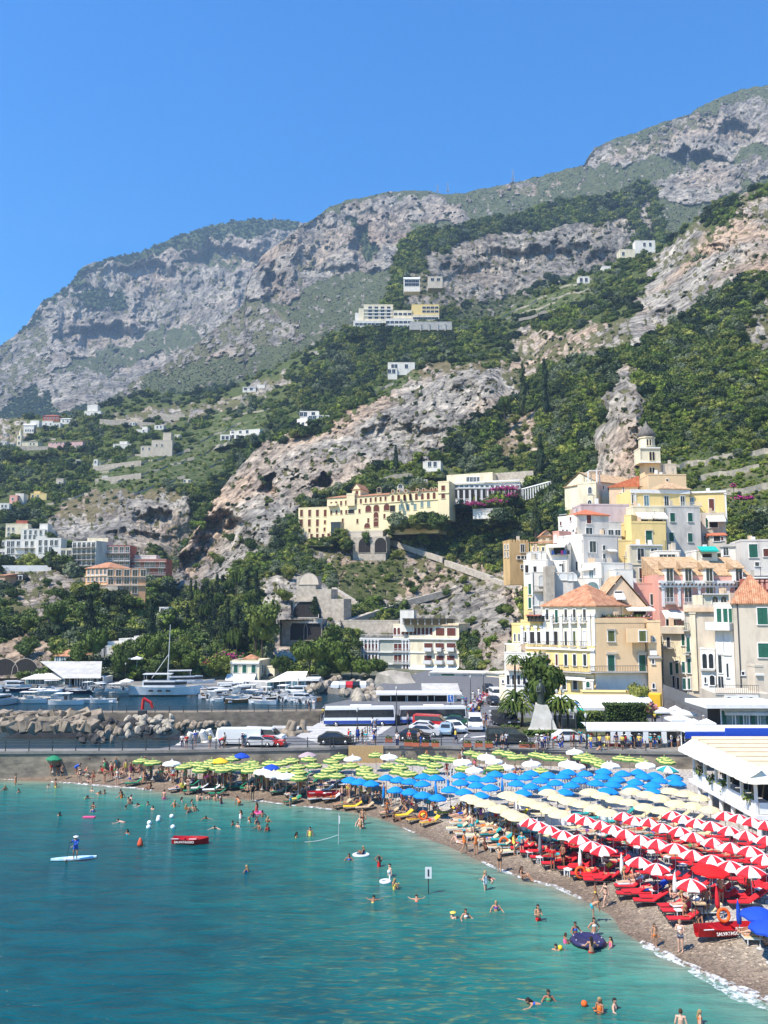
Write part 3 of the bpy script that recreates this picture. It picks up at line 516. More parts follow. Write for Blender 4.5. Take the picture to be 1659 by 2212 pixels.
a=v2.O+v2.ex*v2.W/2+v2.ey*v2.D/2;z=v2.z1+.3;rr=2.25
mb=MB();mb.prism([(a.x+rr*math.cos(math.pi*(2*i+1)/8),a.y+rr*math.sin(math.pi*(2*i+1)/8))for i in range(8)],z,z+2.9);mb.prism([(a.x+(rr+.25)*math.cos(math.pi*(2*i+1)/8),a.y+(rr+.25)*math.sin(math.pi*(2*i+1)/8))for i in range(8)],z+2.903,z+3.2);t.put('belfry',mb,CRM)
zz=z+3.2;mb=MB();mb.lathe([(2.25,0),(2.55,.5),(2.45,1.2),(1.75,2.2),(.95,3.1),(.4,3.9),(.12,4.8),(.02,5.0)],16,(a.x,a.y,zz));t.put('onion_roof',mb,mat('weathered_dome',(.20,.18,.155),(.10,.09,.08),1.2,.9,.3,stretch=3))
for i,(dx)in enumerate((-.45,.45)):
 for(vv,yy,hh)in((v2,903,2.1),(v,985,1.2)):
  p,rz=facept(vv,'F',kx(962+(dx>0)*17),ky(yy));fm,pm=wmesh(.7 if vv is v2 else .55,hh,'k',True,'c');o=link('window',fm,t.root,p-t.loc,rz);link('pane',pm,o)
for dx in(-.4,.4):
 fm,pm=wmesh(.45,1.6,'k',True,'c');o=link('window',fm,t.root,Vector((a.x+dx,a.y-rr*.924,z+1.4))-t.loc,0);link('pane',pm,o)
trim(v2,'F',936,th=.35,out=.3);trim(v2,'F',851,th=.35,out=.3)
t,v=B('chapel','weathered beige church block beneath the bell tower',950,1174,228,228,1012,1085,SAND,dep=9,par=.3);vol(t,1028,1116,232,232,950,1020,BEI,dep=6,par=.3);win(v,'F',[1060],1045,.6,.8,'k')
t,v=B('church','cream church flank with a long pinkish tiled roof left of the bell tower',640,905,222,231,1050,1150,CRM,dep=12,roof='gable',rh=3.4,rm=TIO)
win(v,'F',[680,740],1085,.5,.9,'k')
t,v=B('house','peach house with a bright red tiled roof under the bell tower',716,890,214,212,1076,1207,PCH,dep=8,roof='shedR',rh=2.6,rm=TIR);win(v,'F',[788],1133,.8,1.3,'b');win(v,'F',[(800,1110)],1110,.25,2.6,'k')
t,v=B('house','narrow pale villa with rooftop pergola at the left top of the old town',530,640,216,214,1060,1235,CRM,dep=8,par=.5)
win(v,'F',[602],1108,.9,1.3,'d',True);win(v,'F',[600],1185,.9,1.2,'d',True)
mb=MB();z1=v.z1
for u in(1.4,3.6):
 for w in(1,5):q=v.O+v.ex*(u+1.2)+v.ey*w;mb.box(q.x-.15,q.x+.15,q.y-.15,q.y+.15,z1,z1+3.4)
q=v.O+v.ex*3.7+v.ey*3;mb.box(q.x-1.7,q.x+1.6,q.y-2.4,q.y+2.4,z1+3.403,z1+3.6);t.put('pergola',mb,WTR)
K('Z2')
t,v=B('house','long yellow house with white window surrounds and a hipped tile roof below the tower',222,840,205,207,82,262,YEL,dep=9,par=.0);trim(v,'F',92,th=.9,out=.25);trim(v,'F',253,th=.5,out=.3)
vh=vol(t,530,840,205.5,207,62,84,WTR,dep=8,roof='hip',rh=2.6,rm=TIO,embed=.2)
win(v,'F',[387],190,1.2,2.6,'l');win(v,'F',[597,765],195,1.1,2.5,'d');win(v,'F',[(242,175)],175,.5,2.2,'d');pilaster(v,'F',268,100,250,.4);balcony(v,'F',570,625,246,.9,.5);balcony(v,'F',730,945,246,.9,1,RAILW)
t,v=B('house','tall yellow and beige house with a red door at the upper right of town',848,1222,208,206,100,300,YEL,dep=10,par=0);trim(v,'F',103,th=.5,out=.3);pilaster(v,'F',1212,110,420,.35)
win(v,'F',[1068],235,1.2,3.0,'b');win(v,'F',[(862,195)],195,.9,1.7,'l');w2=vol(t,956,1222,205,204,312,640,BEI,dep=8,par=0);awning(w2,'F',1012,1195,350,2.2,1.4);win(w2,'F',[1085],440,2.2,1.5,'k');win(w2,'F',[(1022,425)],425,.7,2.4,'g')
win(w2,'F',[(1000,590)],590,.7,1.5,'l');w3=vol(t,1050,1222,198,197,550,650,BEI,dep=6,roof='shed',rh=1.1,rm=TIR);win(w3,'F',[1125],588,1.5,1.2,'k');win(w3,'F',[(1180,588)],588,.6,.9,'b')
t,v=B('house','grey white house with four green shuttered windows in the upper town',582,956,200,201,258,740,WGR,dep=8,par=.4)
win(v,'F',[660,845],365,1.2,2.1,'g');win(v,'F',[(845,577),(648,570)],577,1.2,2.1,'g');win(v,'F',[(820,755)],755,1.1,1.4,'d')
t,v=B('house','bright yellow stepped house with twin cream awnings on its terrace',232,592,190,191,425,650,YEL,dep=7,par=.5);win(v,'F',[412],575,1.5,3.0,'g');trim(v,'F',497,372,452,.25,.3,BEI);balcony(v,'F',380,442,638,.9,.5,GRN)
u=vol(t,250,592,194,195,258,430,CRM,dep=8,par=.3);awning(u,'F',268,416,312,1.8,1.5);awning(u,'F',424,578,312,1.8,1.5);win(u,'F',[345,500],388,2.6,1.2,'k')
u=vol(t,158,232,191,190,345,640,YEL,dep=7,par=.2);u=vol(t,90,234,188,188,612,850,YEL,dep=7,par=.3);win(u,'F',[190],752,.9,1.3,'d')
u=vol(t,218,560,186,187,648,1052,CRM,dep=8,par=.0);trim(u,'F',655,th=.3,out=.3);win(u,'F',[327,468],752,1.5,2.6,'d');win(u,'F',[(335,952),(453,960)],952,1.0,2.3,'b');trim(u,'F',860,th=.15,out=.12,m=CRM)
t,v=B('house','small white rooftop house between the yellow house and the pink palace',500,745,178,178,718,800,WHT,dep=5,par=.2);win(v,'F',[562,648],775,1.6,.9,'d')
t,v=B('pink_palace','pink palace with pilasters, a bracket cornice and four dormer windows',520,1395,168,169,965,1500,PNK,cat='palace',dep=9,par=0)
rf=vol(t,522,1470,168.2,169.2,968,970,WTR,dep=9,roof='shed',rh=4.2,rm=TIO,embed=.1,over=.2)
for x in(630,825,1045,1355):
 dv=vol(t,x-42,x+42,167.4,167.4,892,1025,WTR,dep=3,roof='shed',rh=1.6,rm=TIO,embed=0,name='dormer');win(dv,'F',[x],965,1.25,2.5,'d')
trim(v,'F',1040,th=.5,out=.7);trim(v,'F',1088,th=.35,out=.4)
for i in range(21):pilaster(v,'F',545+i*41,1047,1082,.32,.55)
win(v,'F',[630,823],1172,1.4,2.9,'d');win(v,'F',[1047,1350],1150,1.4,2.0,'d')
for x in(558,725,935,1122,1240):pilaster(v,'F',x,1098,1300,.55,.2)
balcony(v,'F',575,692,1268,1.2,1.1,RAILW);balcony(v,'F',768,850,1268,1.2,1.1,RAILW);awning(v,'F',545,705,1340,1.8,1.4);awning(v,'F',712,800,1345,1.8,1.6);win(v,'F',[(640,1445)],1445,1.9,2.2,'k')
t,v=B('house','plain salmon pink block with two shuttered windows left of the pink palace',196,522,172,171,1060,1450,PNK,dep=8,par=.2);win(v,'F',[457],1225,1.1,2.2,'d');win(v,'F',[(275,1192)],1192,1.1,1.0,'d')
t,v=B('house','low white house with a bright green awning on the terrace',905,1130,176,176,720,800,WHT,dep=6,par=.3);awning(v,'F',915,1105,668,2.0,1.0,TEAL);win(v,'F',[1020],765,2.0,.8,'k')
t,v=B('house','white house with flat shed roof left of the grey white corner house',1165,1385,182,180,660,800,WHT,dep=6,roof='shedR',rh=.9,rm=CON);win(v,'F',[1220,1362],722,1.0,1.7,'d')
t,v=B('house','grey white corner house with a large dark green window at the right edge',1383,1720,176,175,612,960,WGR,dep=9,par=.4);win(v,'F',[1506],716,1.7,2.8,'g');win(v,'F',[(1545,855)],855,.8,.8,'d');win(v,'F',[1645],735,1.3,1.6,'b');balcony(v,'F',1410,1700,975,1.3,1.0,RAILW)
t,v=B('house','low brick red house with blind niches at the right edge',1405,1720,164,163,1005,1140,RED,dep=7,par=0);trim(v,'F',998,th=.3,out=.4)
for x in range(1440,1700,52):pilaster(v,'F',x,1020,1120,.35,.15,PNK)
win(v,'F',[1465,1520],1068,.5,1.4,'k')
t,v=B('house','low cream pavilion with two arched windows in front of the pink palace',970,1385,160,160,1175,1300,CRM,dep=5,par=0);trim(v,'F',1168,th=.2,out=.5);win(v,'F',[1105,1195],1245,1.1,.9,'d',True)
K('Z4')
t,v=B('house','big pale house with red tiled roof and green shuttered windows at the right edge',1300,1760,134,132,205,1330,BEI,dep=12,roof='hip',rh=4.6,rm=TIL)
win(v,'F',[1600],348,1.5,2.6,'g');win(v,'F',[(1610,722)],722,1.5,2.2,'g');win(v,'F',[(1388,972)],972,.4,.5,'k');pilaster(v,'F',1322,205,1150,.14,.14,IRN)
u=vol(t,1088,1300,137,134.5,212,1200,WHT,dep=8,par=.2);win(u,'F',[1130,1200,1258],348,.8,2.4,'g')
trim(u,'F',425,1030,1290,.1,1.0,WHT,'bay_floor');balcony(u,'F',1022,1285,492,1.2,1.3,WHT,True)
for x,y in((1140,640),(1215,650)):win(u,'F',[x],y,1.0,3.4,'k' if 0 else 'w',True,sub=True)
win(u,'F',[(1222,940)],940,.35,2.2,'d');win(u,'F',[(1140,870)],870,.6,2.8,'d');win(u,'F',[(1150,1080)],1080,.9,2.2,'d')
u=vol(t,930,1090,139,137.5,715,1190,WHT,dep=6,par=.3)
for x in(972,1042):win(u,'F',[x],850,.75,2.0,'d',True)
win(u,'F',[(1055,1060)],1060,.8,1.2,'d',True);win(u,'F',[(980,1050)],1050,.3,.8,'d',True);trim(u,'F',930,th=.3,out=.5,m=CON)
t,v=B('stone_arch_gate','pale masonry gate pier and arch beside the big pale house',1525,1620,124,124,900,1310,BEI,cat='gate',dep=2.5,par=.3);trim(v,'F',985,th=.25,out=.3)
t,v=B('terrace','pale terrace with railings and air conditioner boxes at the foot of the big pale house',1080,1700,122,121,1195,1400,BEI,cat='terrace',dep=9,par=0);balcony(v,'F',1090,1560,1195,1.3,.1)
for x in(1245,1375,1485):
 p,rz=facept(v,'F',kx(x),ky(1260));mb=MB();mb.box(-.8,.8,-.5,0,-.5,.6);o=link('air_conditioner',mb.mesh('air_conditioner',WTR),t.root,p-t.loc,rz)
 mb=MB();mb.tube((-.25,-.52,.05),(-.25,-.503,.05),.38,n=14);link('fan',mb.mesh('fan',IRN),o)
t,v=B('house','tall narrow beige house with rounded corner and roof terrace in the alley',760,1090,143,141,282,1180,BEI,dep=9,par=.9);trim(v,'F',278,th=.7,out=.5,m=PCH);pilaster(v,'F',835,300,1160,.9,.3,CRM)
win(v,'F',[(792,660),(800,890)],660,.5,2.4,'g');balcony(v,'F',735,800,500,1.2,.8,GRN);balcony(v,'F',735,805,760,1.2,.8,GRN);win(v,'F',[(740,905),(750,1085),(798,1085)],905,.45,1.8,'g')
t,v=B('house','shadowed cream house with laundry and green shutters deep in the alley',512,765,152,150,480,1180,CRM,dep=8,par=.3)
win(v,'F',[(605,920),(668,905),(735,600)],920,.5,2.2,'g');win(v,'F',[(640,1065),(672,1080),(575,640)],1065,.6,2.0,'k');balcony(v,'F',640,700,850,1.0,.6,GRN);balcony(v,'F',520,630,690,1.0,.9);trim(v,'F',500,th=1.2,out=.8,m=BEI)
K('Z3')
t,v=B('palazzo','long yellow palazzo with white pilasters, black shutters and orange tiled roof',262,1010,151,140,500,1010,YEL,cat='palazzo',dep=12,par=.0)
u=vol(t,480,1010,148,140,88,500,CRM,dep=11,roof='hip',rh=3.8,rm=TIL,embed=0);uv_=u
lo=vol(t,262,480,151,148.2,255,500,YEL,dep=10,par=.4,embed=0);ll=vol(t,168,262,153,151.2,285,600,YEL,dep=8,par=.4)
win(u,'F',[525,712,798,900],178,.55,1.8,'d');win(u,'F',[618],195,.6,2.2,'g')
for x in(498,570,665,755,850,945,990):pilaster(u,'F',x,170,495,.5,.22)
for x in(272,335,410,470):pilaster(lo,'F',x,290,495,.5,.2)
for x,s in((375,'k'),(445,'k')):win(lo,'F',[x],410,.9,2.0,s);balcony(lo,'F',x-38,x+30,505,1.0,.6)
win(lo,'F',[307],405,.4,1.8,'d')
for x,s in((527,'k'),(612,'k'),(712,'d'),(798,'o'),(900,'w')):win(u,'F',[x],418,.8 if s=='k' else .5,2.4,s);balcony(u,'F',x-38,x+28,500,.9,.6)
for x in(618,712,798,890):balcony(u,'F',x-36,x+24,262,.9,.5,RAILW if x>700 else IRN)
trim(v,'F',508,th=.3,out=.35);trim(ll,'F',480,th=.3,out=.3)
win(ll,'F',[200,243],415,.4,1.2,'d',True)
for x,s in((298,'o'),(370,'o'),(442,'o'),(530,'b'),(620,'b'),(712,'d'),(800,'d'),(903,'d')):win(v,'F',[x],635,.45 if s!='d' else .6,1.9,s)
mb=MB()
for i in range(9):p,rz=facept(v,'F',kx(975),ky(530+i*25));mb2=MB();mb2.box(-.4+.12*(i%2),.55,-.09,-.004,-.19,.17);link('quoin',mb2.mesh('quoin',WTR),t.root,p-t.loc,rz)
w2=vol(t,325,470,149.5,147,190,250,GLS,dep=3,par=0,embed=0,name='veranda');trim(w2,'F',185,th=.2,out=.5,m=RED);[pilaster(w2,'F',x,192,250,.12,.06,IRN)for x in(330,365,405,440,468)]
balcony(v,'F',680,1005,742,1.0,1.3);trim(v,'F',755,440,1000,.6,.2,CRM)
win(v,'F',[(695,870),(805,870)],870,.8,2.0,'d');awning(v,'F',745,940,790,1.5,.3);kk=vol(t,880,985,137.5,137,850,965,WHT,dep=2.5,par=.1,name='kiosk');win(kk,'F',[932],890,.55,.7,'g',True)
t,v=B('house','wide apricot yellow house with olive shutters, long balcony and arched niches',1010,1538,140,141,262,1010,SAND,dep=12,par=.8)
win(v,'F',[1165,1480],395,1.15,1.75,'o');win(v,'F',[1165,1478],665,1.15,2.6,'g');win(v,'F',[1170,1480],895,1.3,2.1,'g')
trim(v,'F',762,th=.2,out=.9,m=CON);balcony(v,'F',940,1532,752,1.0,1.1);trim(v,'F',565,1110,1225,.35,.3,BEI);trim(v,'F',570,1425,1540,.35,.3,BEI);trim(v,'F',325,1118,1210,.2,.25,BEI)
wb=vol(t,1012,1534,139.85,140.85,768,980,WHT,dep=.13,par=0,name='white_ground_floor',embed=0)
u=vol(t,1541,1672,140.4,140,255,1010,SAND,dep=10,par=.3,embed=1);win(u,'F',[(1592,430)],430,.35,.6,'l',True);u2=vol(t,1541,1672,139.6,139.2,605,975,SAND,dep=.7,par=0);win(u2,'F',[(1587,655),(1592,900)],655,.35,.6,'d',True);trim(u2,'F',605,th=.35,out=.3,m=CON)
ub=vol(t,1325,1560,139.4,139.3,318,460,SAND,dep=.5,par=0,embed=0,name='bay');win(ub,'F',[1480],395,1.1,1.7,'o')
p,rz=facept(u2,'F',kx(1590),ky(575));mb=MB();mb.box(-.55,.55,-.2,.5,-.2,.55);o=link('air_conditioner',mb.mesh('air_conditioner',WTR),t.root,p-t.loc,rz)
t,v=B('house','peach gabled penthouse with black balcony and cream awning on the roof terrace',1030,1520,147,147,95,262,PCH,dep=7,roof='gableF',rh=5.4,rm=TIO)
win(v,'F',[(1240,15)],15,1.3,2.4,'k');balcony(v,'F',1185,1295,78,1.0,.8);awning(v,'F',1192,1290,-38,1.2,.9,WTR);win(v,'F',[1035],168,.8,2.4,'k');awning(v,'F',1285,1560,98,2.6,.5);win(v,'F',[1450],175,2.2,1.8,'k')
t=Thing('planter_row','row of flowering plants along the roof terrace of the apricot yellow house','plants',P(kx(1285),ky(255),140.5));mb=MB();a=P(kx(1012),ky(262),140.6);b=P(kx(1575),ky(262),141.3);r_=np.random.RandomState(3)
bx=MB();bx.box(a.x,b.x,140.9,141.5,a.z+.72,a.z+.95);t.put('planter',bx,mat('clay',(.42,.16,.09),obj=True))
for i in range(420):
 q=a.lerp(b,r_.rand())+Vector((0,.6+.2*r_.randn(),.95+.35*r_.rand()));n=Vector(r_.randn(3)).normalized()*.16;s_=n.orthogonal()*.8;mb.mi=int(r_.rand()<.18);mb.add([q-n,q+s_,q+n,q-s_],[(0,1,2,3)])
t.put('foliage',mb,[ML,mat('pink_flowers',(.6,.12,.25),(.75,.6,.6),6)])
t,v=B('house','low white arcaded house with a pinkish balustrade at the foot of the palazzo',95,432,147,144,575,1080,WHT,dep=7,par=.2);win(v,'F',[170,195],640,.25,.6,'d',True);win(v,'F',[(262,645)],645,.6,.9,'o');win(v,'F',[132,185,238,295,375],835,.5,1.6,'d');balcony(v,'F',130,432,728,.9,1.0,PCH,True);trim(v,'F',470,98,260,.2,.2)
u=vol(t,96,262,152.5,151.3,478,600,CRM,dep=5,par=0)
t,v=B('house','tiny cream annex beside the road at the palazzo corner',42,120,150,149,800,1090,CRM,dep=5,par=.1);win(v,'F',[80],852,.4,.5,'d')
t,v=B('arcade_wall','bright yellow wall and white shop canopy below the apricot house',880,1545,133,132,965,1010,YEL,cat='shopfront',dep=3,par=.1);u=vol(t,1478,1660,131,130,985,1115,mat('mustard_paint',(.80,.48,.03)),dep=3,par=0)
K('Z1')
t,v=B('house','pinkish grey house with bright orange hipped roof in the white cluster',1165,1432,188,190,608,800,WGR,dep=8,roof='hip',rh=1.6,rm=TIR);win(v,'F',[1258],652,1.2,1.9,'b');win(v,'F',[1260],755,1.6,1.5,'d');win(v,'F',[1380],772,1.1,.8,'d',True)
u=vol(t,992,1165,193,188.2,622,800,WHT,dep=7,par=.3);win(u,'F',[1035,1070,1125],770,.5,1.5,'d');win(u,'F',[(1100,650),(1015,690)],650,.5,.9,'b');balcony(u,'F',1000,1070,612,1.4,.1,GRN);trim(v,'F',790,th=.2,out=.3)
t,v=B('house','lilac pink house behind the orange hipped roof',1195,1612,197,198,530,720,wallm('lilac_plaster',(.62,.50,.48)),dep=7,par=.4);win(v,'F',[(1450,770)],770,1.2,1.2,'d')
u=vol(t,1432,1540,190,190,680,800,WGR,dep=5,par=.2);win(u,'F',[1450,1510],770,1.2,1.3,'d')
t,v=B('house','tall grey white block with dark square window above the roof terrace',1212,1515,180,183,790,1045,WGR,dep=9,par=.3);win(v,'F',[1292],892,1.6,2.4,'d');win(v,'F',[(1390,900),(1392,975)],900,.7,1.0,'d');awning(v,'F',1412,1490,915,.8,.3)
u=vol(t,1000,1212,186,180.2,790,1130,WHT,dep=7,par=.3);pilaster(u,'F',1200,830,950,.1,.1,CON);win(u,'F',[(1155,1060),(1095,1075)],1060,.6,1.9,'d');u=vol(t,945,1000,188,186.2,760,900,PNK,dep=5,par=.2);win(u,'F',[970],830,.9,1.2,'w',True)
t,v=B('house','bluish white house with a wide glazed arch in the white cluster',1365,1640,172,174,1035,1240,WHT,dep=8,par=.2);u=vol(t,1195,1365,176,172.2,1035,1300,WHT,dep=6,par=.2);win(u,'F',[1280],1125,1.0,2.0,'l');awning(u,'F',1205,1315,1075,.8,.3,WTR);win(v,'F',[1468],1130,.8,1.6,'w')
u=vol(t,1128,1362,173.5,171.5,1165,1300,WHT,dep=3,par=.1);win(u,'F',[1290],1262,2.6,.4,'l',True)
t,v=B('chapel','small white rounded chapel beside the salmon block',1492,1645,168,168,1090,1300,WHT,dep=5,par=.1);win(v,'F',[1557],1240,.7,1.0,'d',True);win(v,'F',[(1510,1140)],1140,.5,.7,'w',True)
t,v=B('house','white house with open loggia and hanging laundry in the white cluster',885,1080,182,180,872,1125,WHT,dep=7,par=.1);awning(v,'F',895,1062,872,1.6,.5);win(v,'F',[(1000,925)],925,2.4,1.2,'k');win(v,'F',[(1020,1080)],1080,.9,1.9,'d');balcony(v,'F',930,1078,958,.9,.5)
mb=MB();a_,rz=facept(v,'F',kx(940),ky(958));mm=[mat('blue_cloth',(.1,.2,.6)),mat('black_cloth',(.02,.02,.025)),mat('magenta_cloth',(.65,.08,.3))]
for i,x in enumerate((0,.7,2.0,2.6,3.4)):mb.mi=i%3;mb.box(x,x+.5,-.62,-.59,-.1,.75)
link('laundry',mb.mesh('laundry',mm),t.root,a_-t.loc,rz)
t,v=B('house','stepped white house with arched terraces at the left end of the white cluster',690,900,178,176,1010,1240,WHT,dep=8,par=.2);win(v,'F',[(718,1085),(790,1095)],1085,.7,1.6,'k');u=vol(t,755,890,181,181,935,1110,WHT,dep=6,par=.1);win(u,'F',[787],968,.7,.8,'d')
u=vol(t,770,890,174,174,1115,1450,WHT,dep=6,par=.1);win(u,'F',[(848,1200),(795,1370)],1200,1.2,1.6,'w',True);balcony(u,'F',770,880,1275,1,.8);u=vol(t,690,768,176,175,1240,1460,YEL,dep=5,par=.1);win(u,'F',[(745,1260),(745,1380)],1260,.6,2.2,'g')
t,v=B('rock_house','white plastered rock and arches under the glazed arch house',890,1130,172,171,1120,1400,WGR,cat='house',dep=6,par=.2);win(v,'F',[(1030,1165),(1115,1170)],1165,1.6,.7,'w',True);u=vol(t,885,960,170,170,1060,1390,STN,dep=3,par=0)
t,v=B('house','square ochre tower house with crenellated top at the left edge of the old town',570,740,205,206,850,1150,ORG,dep=8,xl=512,par=.0);win(v,'F',[680],905,1.0,1.9,'d');win(v,'F',[648,680,712],985,.9,.7,'k');win(v,'F',[(680,1065)],1065,.9,.8,'d')
for face,n_,Wd in(('F',6,v.W),('L',6,v.D)):
 for i in range(n_):
  u0=Wd*(i+.15)/n_;u1=Wd*(i+.75)/n_;mb=MB()
  q=[v.O+v.ex*u+v.ey*w for u,w in(((u0,.0),(u1,.0),(u1,.4),(u0,.4))if face=='F' else((0,u0+.45),(0,u1+.45),(.4,u1+.45),(.4,u0+.45)))];mb.prism([(p.x,p.y)for p in q],v.z1,v.z1+.6);t.put('merlon',mb,ORG)
win(v,'L',[530,555],[895,960],.8,1.2,'d')
t,v=B('house','low yellow house with a small tiled turret behind the ochre tower',748,948,196,194,860,960,YEL,dep=7,par=.0);trim(v,'F',855,th=.3,out=.4,m=TIL);win(v,'F',[780,810,860],912,.5,.9,'d');u=vol(t,850,945,199,199,795,850,PCH,dep=5,roof='gableF',rh=1.4)
TOWN=[v for t in TH_ALL for v in t.vols if not getattr(v,'tiled',0)]
# ---------------- chimneys, aerials and drainpipes of the old town ----------------
r=random.Random(21)
for v in TOWN:
 if v.W>3.2 and v.D>3 and v.z1>8 and 'tower' not in v.t.root.name:
  for i in range(r.choice((1,1,2))):
   q=v.O+v.ex*r.uniform(.15,.85)*v.W+v.ey*r.uniform(.08,.4)*v.D;q.z=v.z1+.01;mb=MB();mb.box(q.x-.35,q.x+.35,q.y-.35,q.y+.35,q.z,q.z+r.uniform(1.1,1.9));v.t.put('chimney',mb,r.choice((WTR,BEI,PCH)))
  q=v.O+v.ex*r.uniform(.2,.8)*v.W+v.ey*r.uniform(.1,.4)*v.D;q.z=v.z1+.01;mb=MB();h=r.uniform(1.8,3);mb.tube(q,q+Vector((0,0,h)),.05,n=4);mb.tube(q+Vector((-.5,0,h-.1)),q+Vector((.5,0,h-.1)),.025,n=4);mb.tube(q+Vector((-.35,.1,h-.5)),q+Vector((.35,-.1,h-.5)),.025,n=4);v.t.put('aerial',mb,IRN)
 if v.W>2.5 and r.random()<.8:
  u=r.choice((.04,.96))*v.W;a=v.O+v.ex*u-v.ey*.07;mb=MB();mb.tube((a.x,a.y,v.z0+1),(a.x,a.y,v.z1-.1),.06,n=5);v.t.put('drainpipe',mb,r.choice((IRN,CON,BEI)))
K('Z6')
t=Thing('convent','long pale yellow hillside convent with tiled roofs and many small windows','convent',P(kx(760),ky(800),345))
LL=dict(lay='hillside')
v=vol(t,165,415,356,352,548,780,CVT,dep=12,par=.3,**LL);win(v,'F',[193,264,332,400],[598],1.3,2.9,'b',fr='y');win(v,'F',[193,262,332],[682],1.3,2.9,'b',fr='y');win(v,'F',[(397,677),(190,755),(262,750),(330,745),(394,740)],677,1.0,1.6,'b',fr='y')
v=vol(t,415,962,351,340,436,760,CVT,dep=14,roof='shed',rh=2.8,rm=TIL,embed=3,**LL)
win(v,'F',[(452+i*43,521-i*4.6)for i in range(12)],1,.9,1.9,'b',fr='y');win(v,'F',[(452,594),(498,592),(540,590),(583,588),(698,580)],1,.9,1.7,'b',fr='y');win(v,'F',[(626,585)],1,2.8,1.6,'k',fr='c')
win(v,'F',[(775,572),(845,568),(935,560)],1,2.6,1.6,'b',True,'y');win(v,'F',[(842,640),(842,690)],1,2.2,2.6,'b',True,'y');win(v,'F',[(552,665),(680,668),(775,662),(915,625)],1,.9,1.9,'b',fr='y');win(v,'F',[(765,720)],1,2.6,.8,'b',True,'y')
trim(v,'F',(512,840),725,960,.25,.3,CVT);balcony(v,'F',430,512,540,1.0,1.6,CVT,True)
v=vol(t,962,1382,339.8,331,398,640,CVT,dep=14,roof='shed',rh=2.4,rm=TIL,embed=6,**LL)
win(v,'F',[(988+i*51.5,476-i*3.4)for i in range(8)],1,1.2,2.1,'b',True,'y');win(v,'F',[(1053,550),(1120,547),(1182,544),(1242,523),(1300,520)],1,1.2,2.4,'l',fr='y');win(v,'F',[(986,558)],1,2.4,2.6,'k',fr='y');trim(v,'F',(492,1170),th=.25,out=.3,m=CVT)
for x in(990,1038,1102,1202,1258,1325,1360):dv=vol(t,x-7,x+7,334,333.6,396-(x-990)*.04,420-(x-990)*.06,CVT,dep=3,par=0,embed=.6,name='dormer');win(dv,'F',[x],409-(x-990)*.05,1.0,1.1,'b',fr='y')
v=vol(t,1382,1478,329.5,328,330,480,CVT,dep=8,xr=1530,par=.6,embed=8,**LL);win(v,'F',[(1427,450),(1427,380)],1,1.5,2.0,'b',fr='y');trim(v,'F',425,th=.3,out=.3,m=CVT)
v=vol(t,634,705,352,350.5,388,450,CVT,dep=8,xr=778,roof='gableF',rh=2.6,rm=TIL,embed=3,**LL);win(v,'F',[675],420,1.3,1.7,'b',fr='y')
v=vol(t,586,655,346,345,440,470,CVT,dep=4,par=.8,embed=3)
v=vol(t,850,886,349,349,385,430,CVT,dep=2,par=0,embed=2,name='belfry');win(v,'F',[868],405,1.6,1.4,'k',True,'y')
v=vol(t,1028,1082,340,340,362,400,WHT,dep=3,par=0,embed=3);win(v,'F',[1053],372,1.6,.8,'d',True)
v=vol(t,253,450,346,342,768,832,CVT,dep=8,par=0,**LL);win(v,'F',[(280,797),(331,797),(381,797),(430,793)],1,1.2,1.7,'b',fr='y');v=vol(t,450,532,340,339,678,812,GLS,dep=5,par=.2,name='glass_lift');[pilaster(v,'F',x,680,810,.25,.1,IRN)for x in(452,480,508,530)];trim(v,'F',745,th=.2,out=.1,m=IRN)
v=vol(t,512,650,341,339,760,810,CVT,dep=6,par=0);win(v,'F',[550,575],785,1.2,1.7,'b',fr='y');v=vol(t,112,250,350,347,780,835,STN,dep=9,par=.3,name='terrace');v=vol(t,600,900,338,334,760,830,BEI,dep=5,par=.6,name='terrace',**LL)
t,v=B('house','small white house with two windows high above the convent roof',1250,1405,385,383,148,235,WHT,dep=6,par=.3,**LL);win(v,'F',[1308,1356],172,1.5,2.4,'d')
t,v=B('house','white box house perched behind the convent dormers',1196,1290,347,347,312,375,WHT,dep=6,par=.3,**LL);win(v,'F',[1227],340,1.6,4.0,'d');win(v,'F',[1262],325,.5,1.0,'d')
K('Z1')
t,v=B('hotel_wing','low white terraced hotel wing with colonnade and purple bougainvillea right of the convent',20,660,345,335,322,470,WHT,cat='hotel wing',dep=10,par=.0,**LL);trim(v,'F',(328,340),th=.5,out=.8);win(v,'F',(95,640,12),428,2.7,4.2,'k');win(v,'F',(60,640,14),372,1.3,1.6,'d')  # near-black panes between the columns stand in for the shade behind them
u=vol(t,20,420,352,344,250,330,CRM,dep=7,par=.4,**LL);win(u,'F',[205,235,265,292],305,1.3,2.0,'d');u=vol(t,420,775,350,343,228,320,STN,dep=5,par=.0,**LL);u=vol(t,350,700,340,336,312,350,CRM,dep=4,par=.4)
for i in range(10):
 x=122+i*51;d=331;p=P(kx(x),ky(472-i*3),d);q=P(kx(x),ky(402-i*3),d);mb=MB();mb.box(p.x-.3,p.x+.3,d-.3,d+.3,p.z-2,q.z);t.put('column',mb,WTR)
a,b=P(kx(115),ky(400),331),P(kx(600),ky(372),331);mb=MB();mb.box(a.x,b.x,330.5,334,(a.z+b.z)/2+.02,(a.z+b.z)/2+.5);t.put('pergola_beam',mb,WTR)
t=Thing('pergola','long row of white pergola columns with green vines right of the hotel wing','pergola',P(kx(820),ky(400),330))
for i in range(15):
 x=684+i*22;p=P(kx(x),ky(425-i*6),330-i*.8);q=P(kx(x),ky(388-i*6),330-i*.8);mb=MB();mb.box(p.x-.2,p.x+.2,p.y-.2,p.y+.2,p.z-3,q.z);t.put('column',mb,WTR)
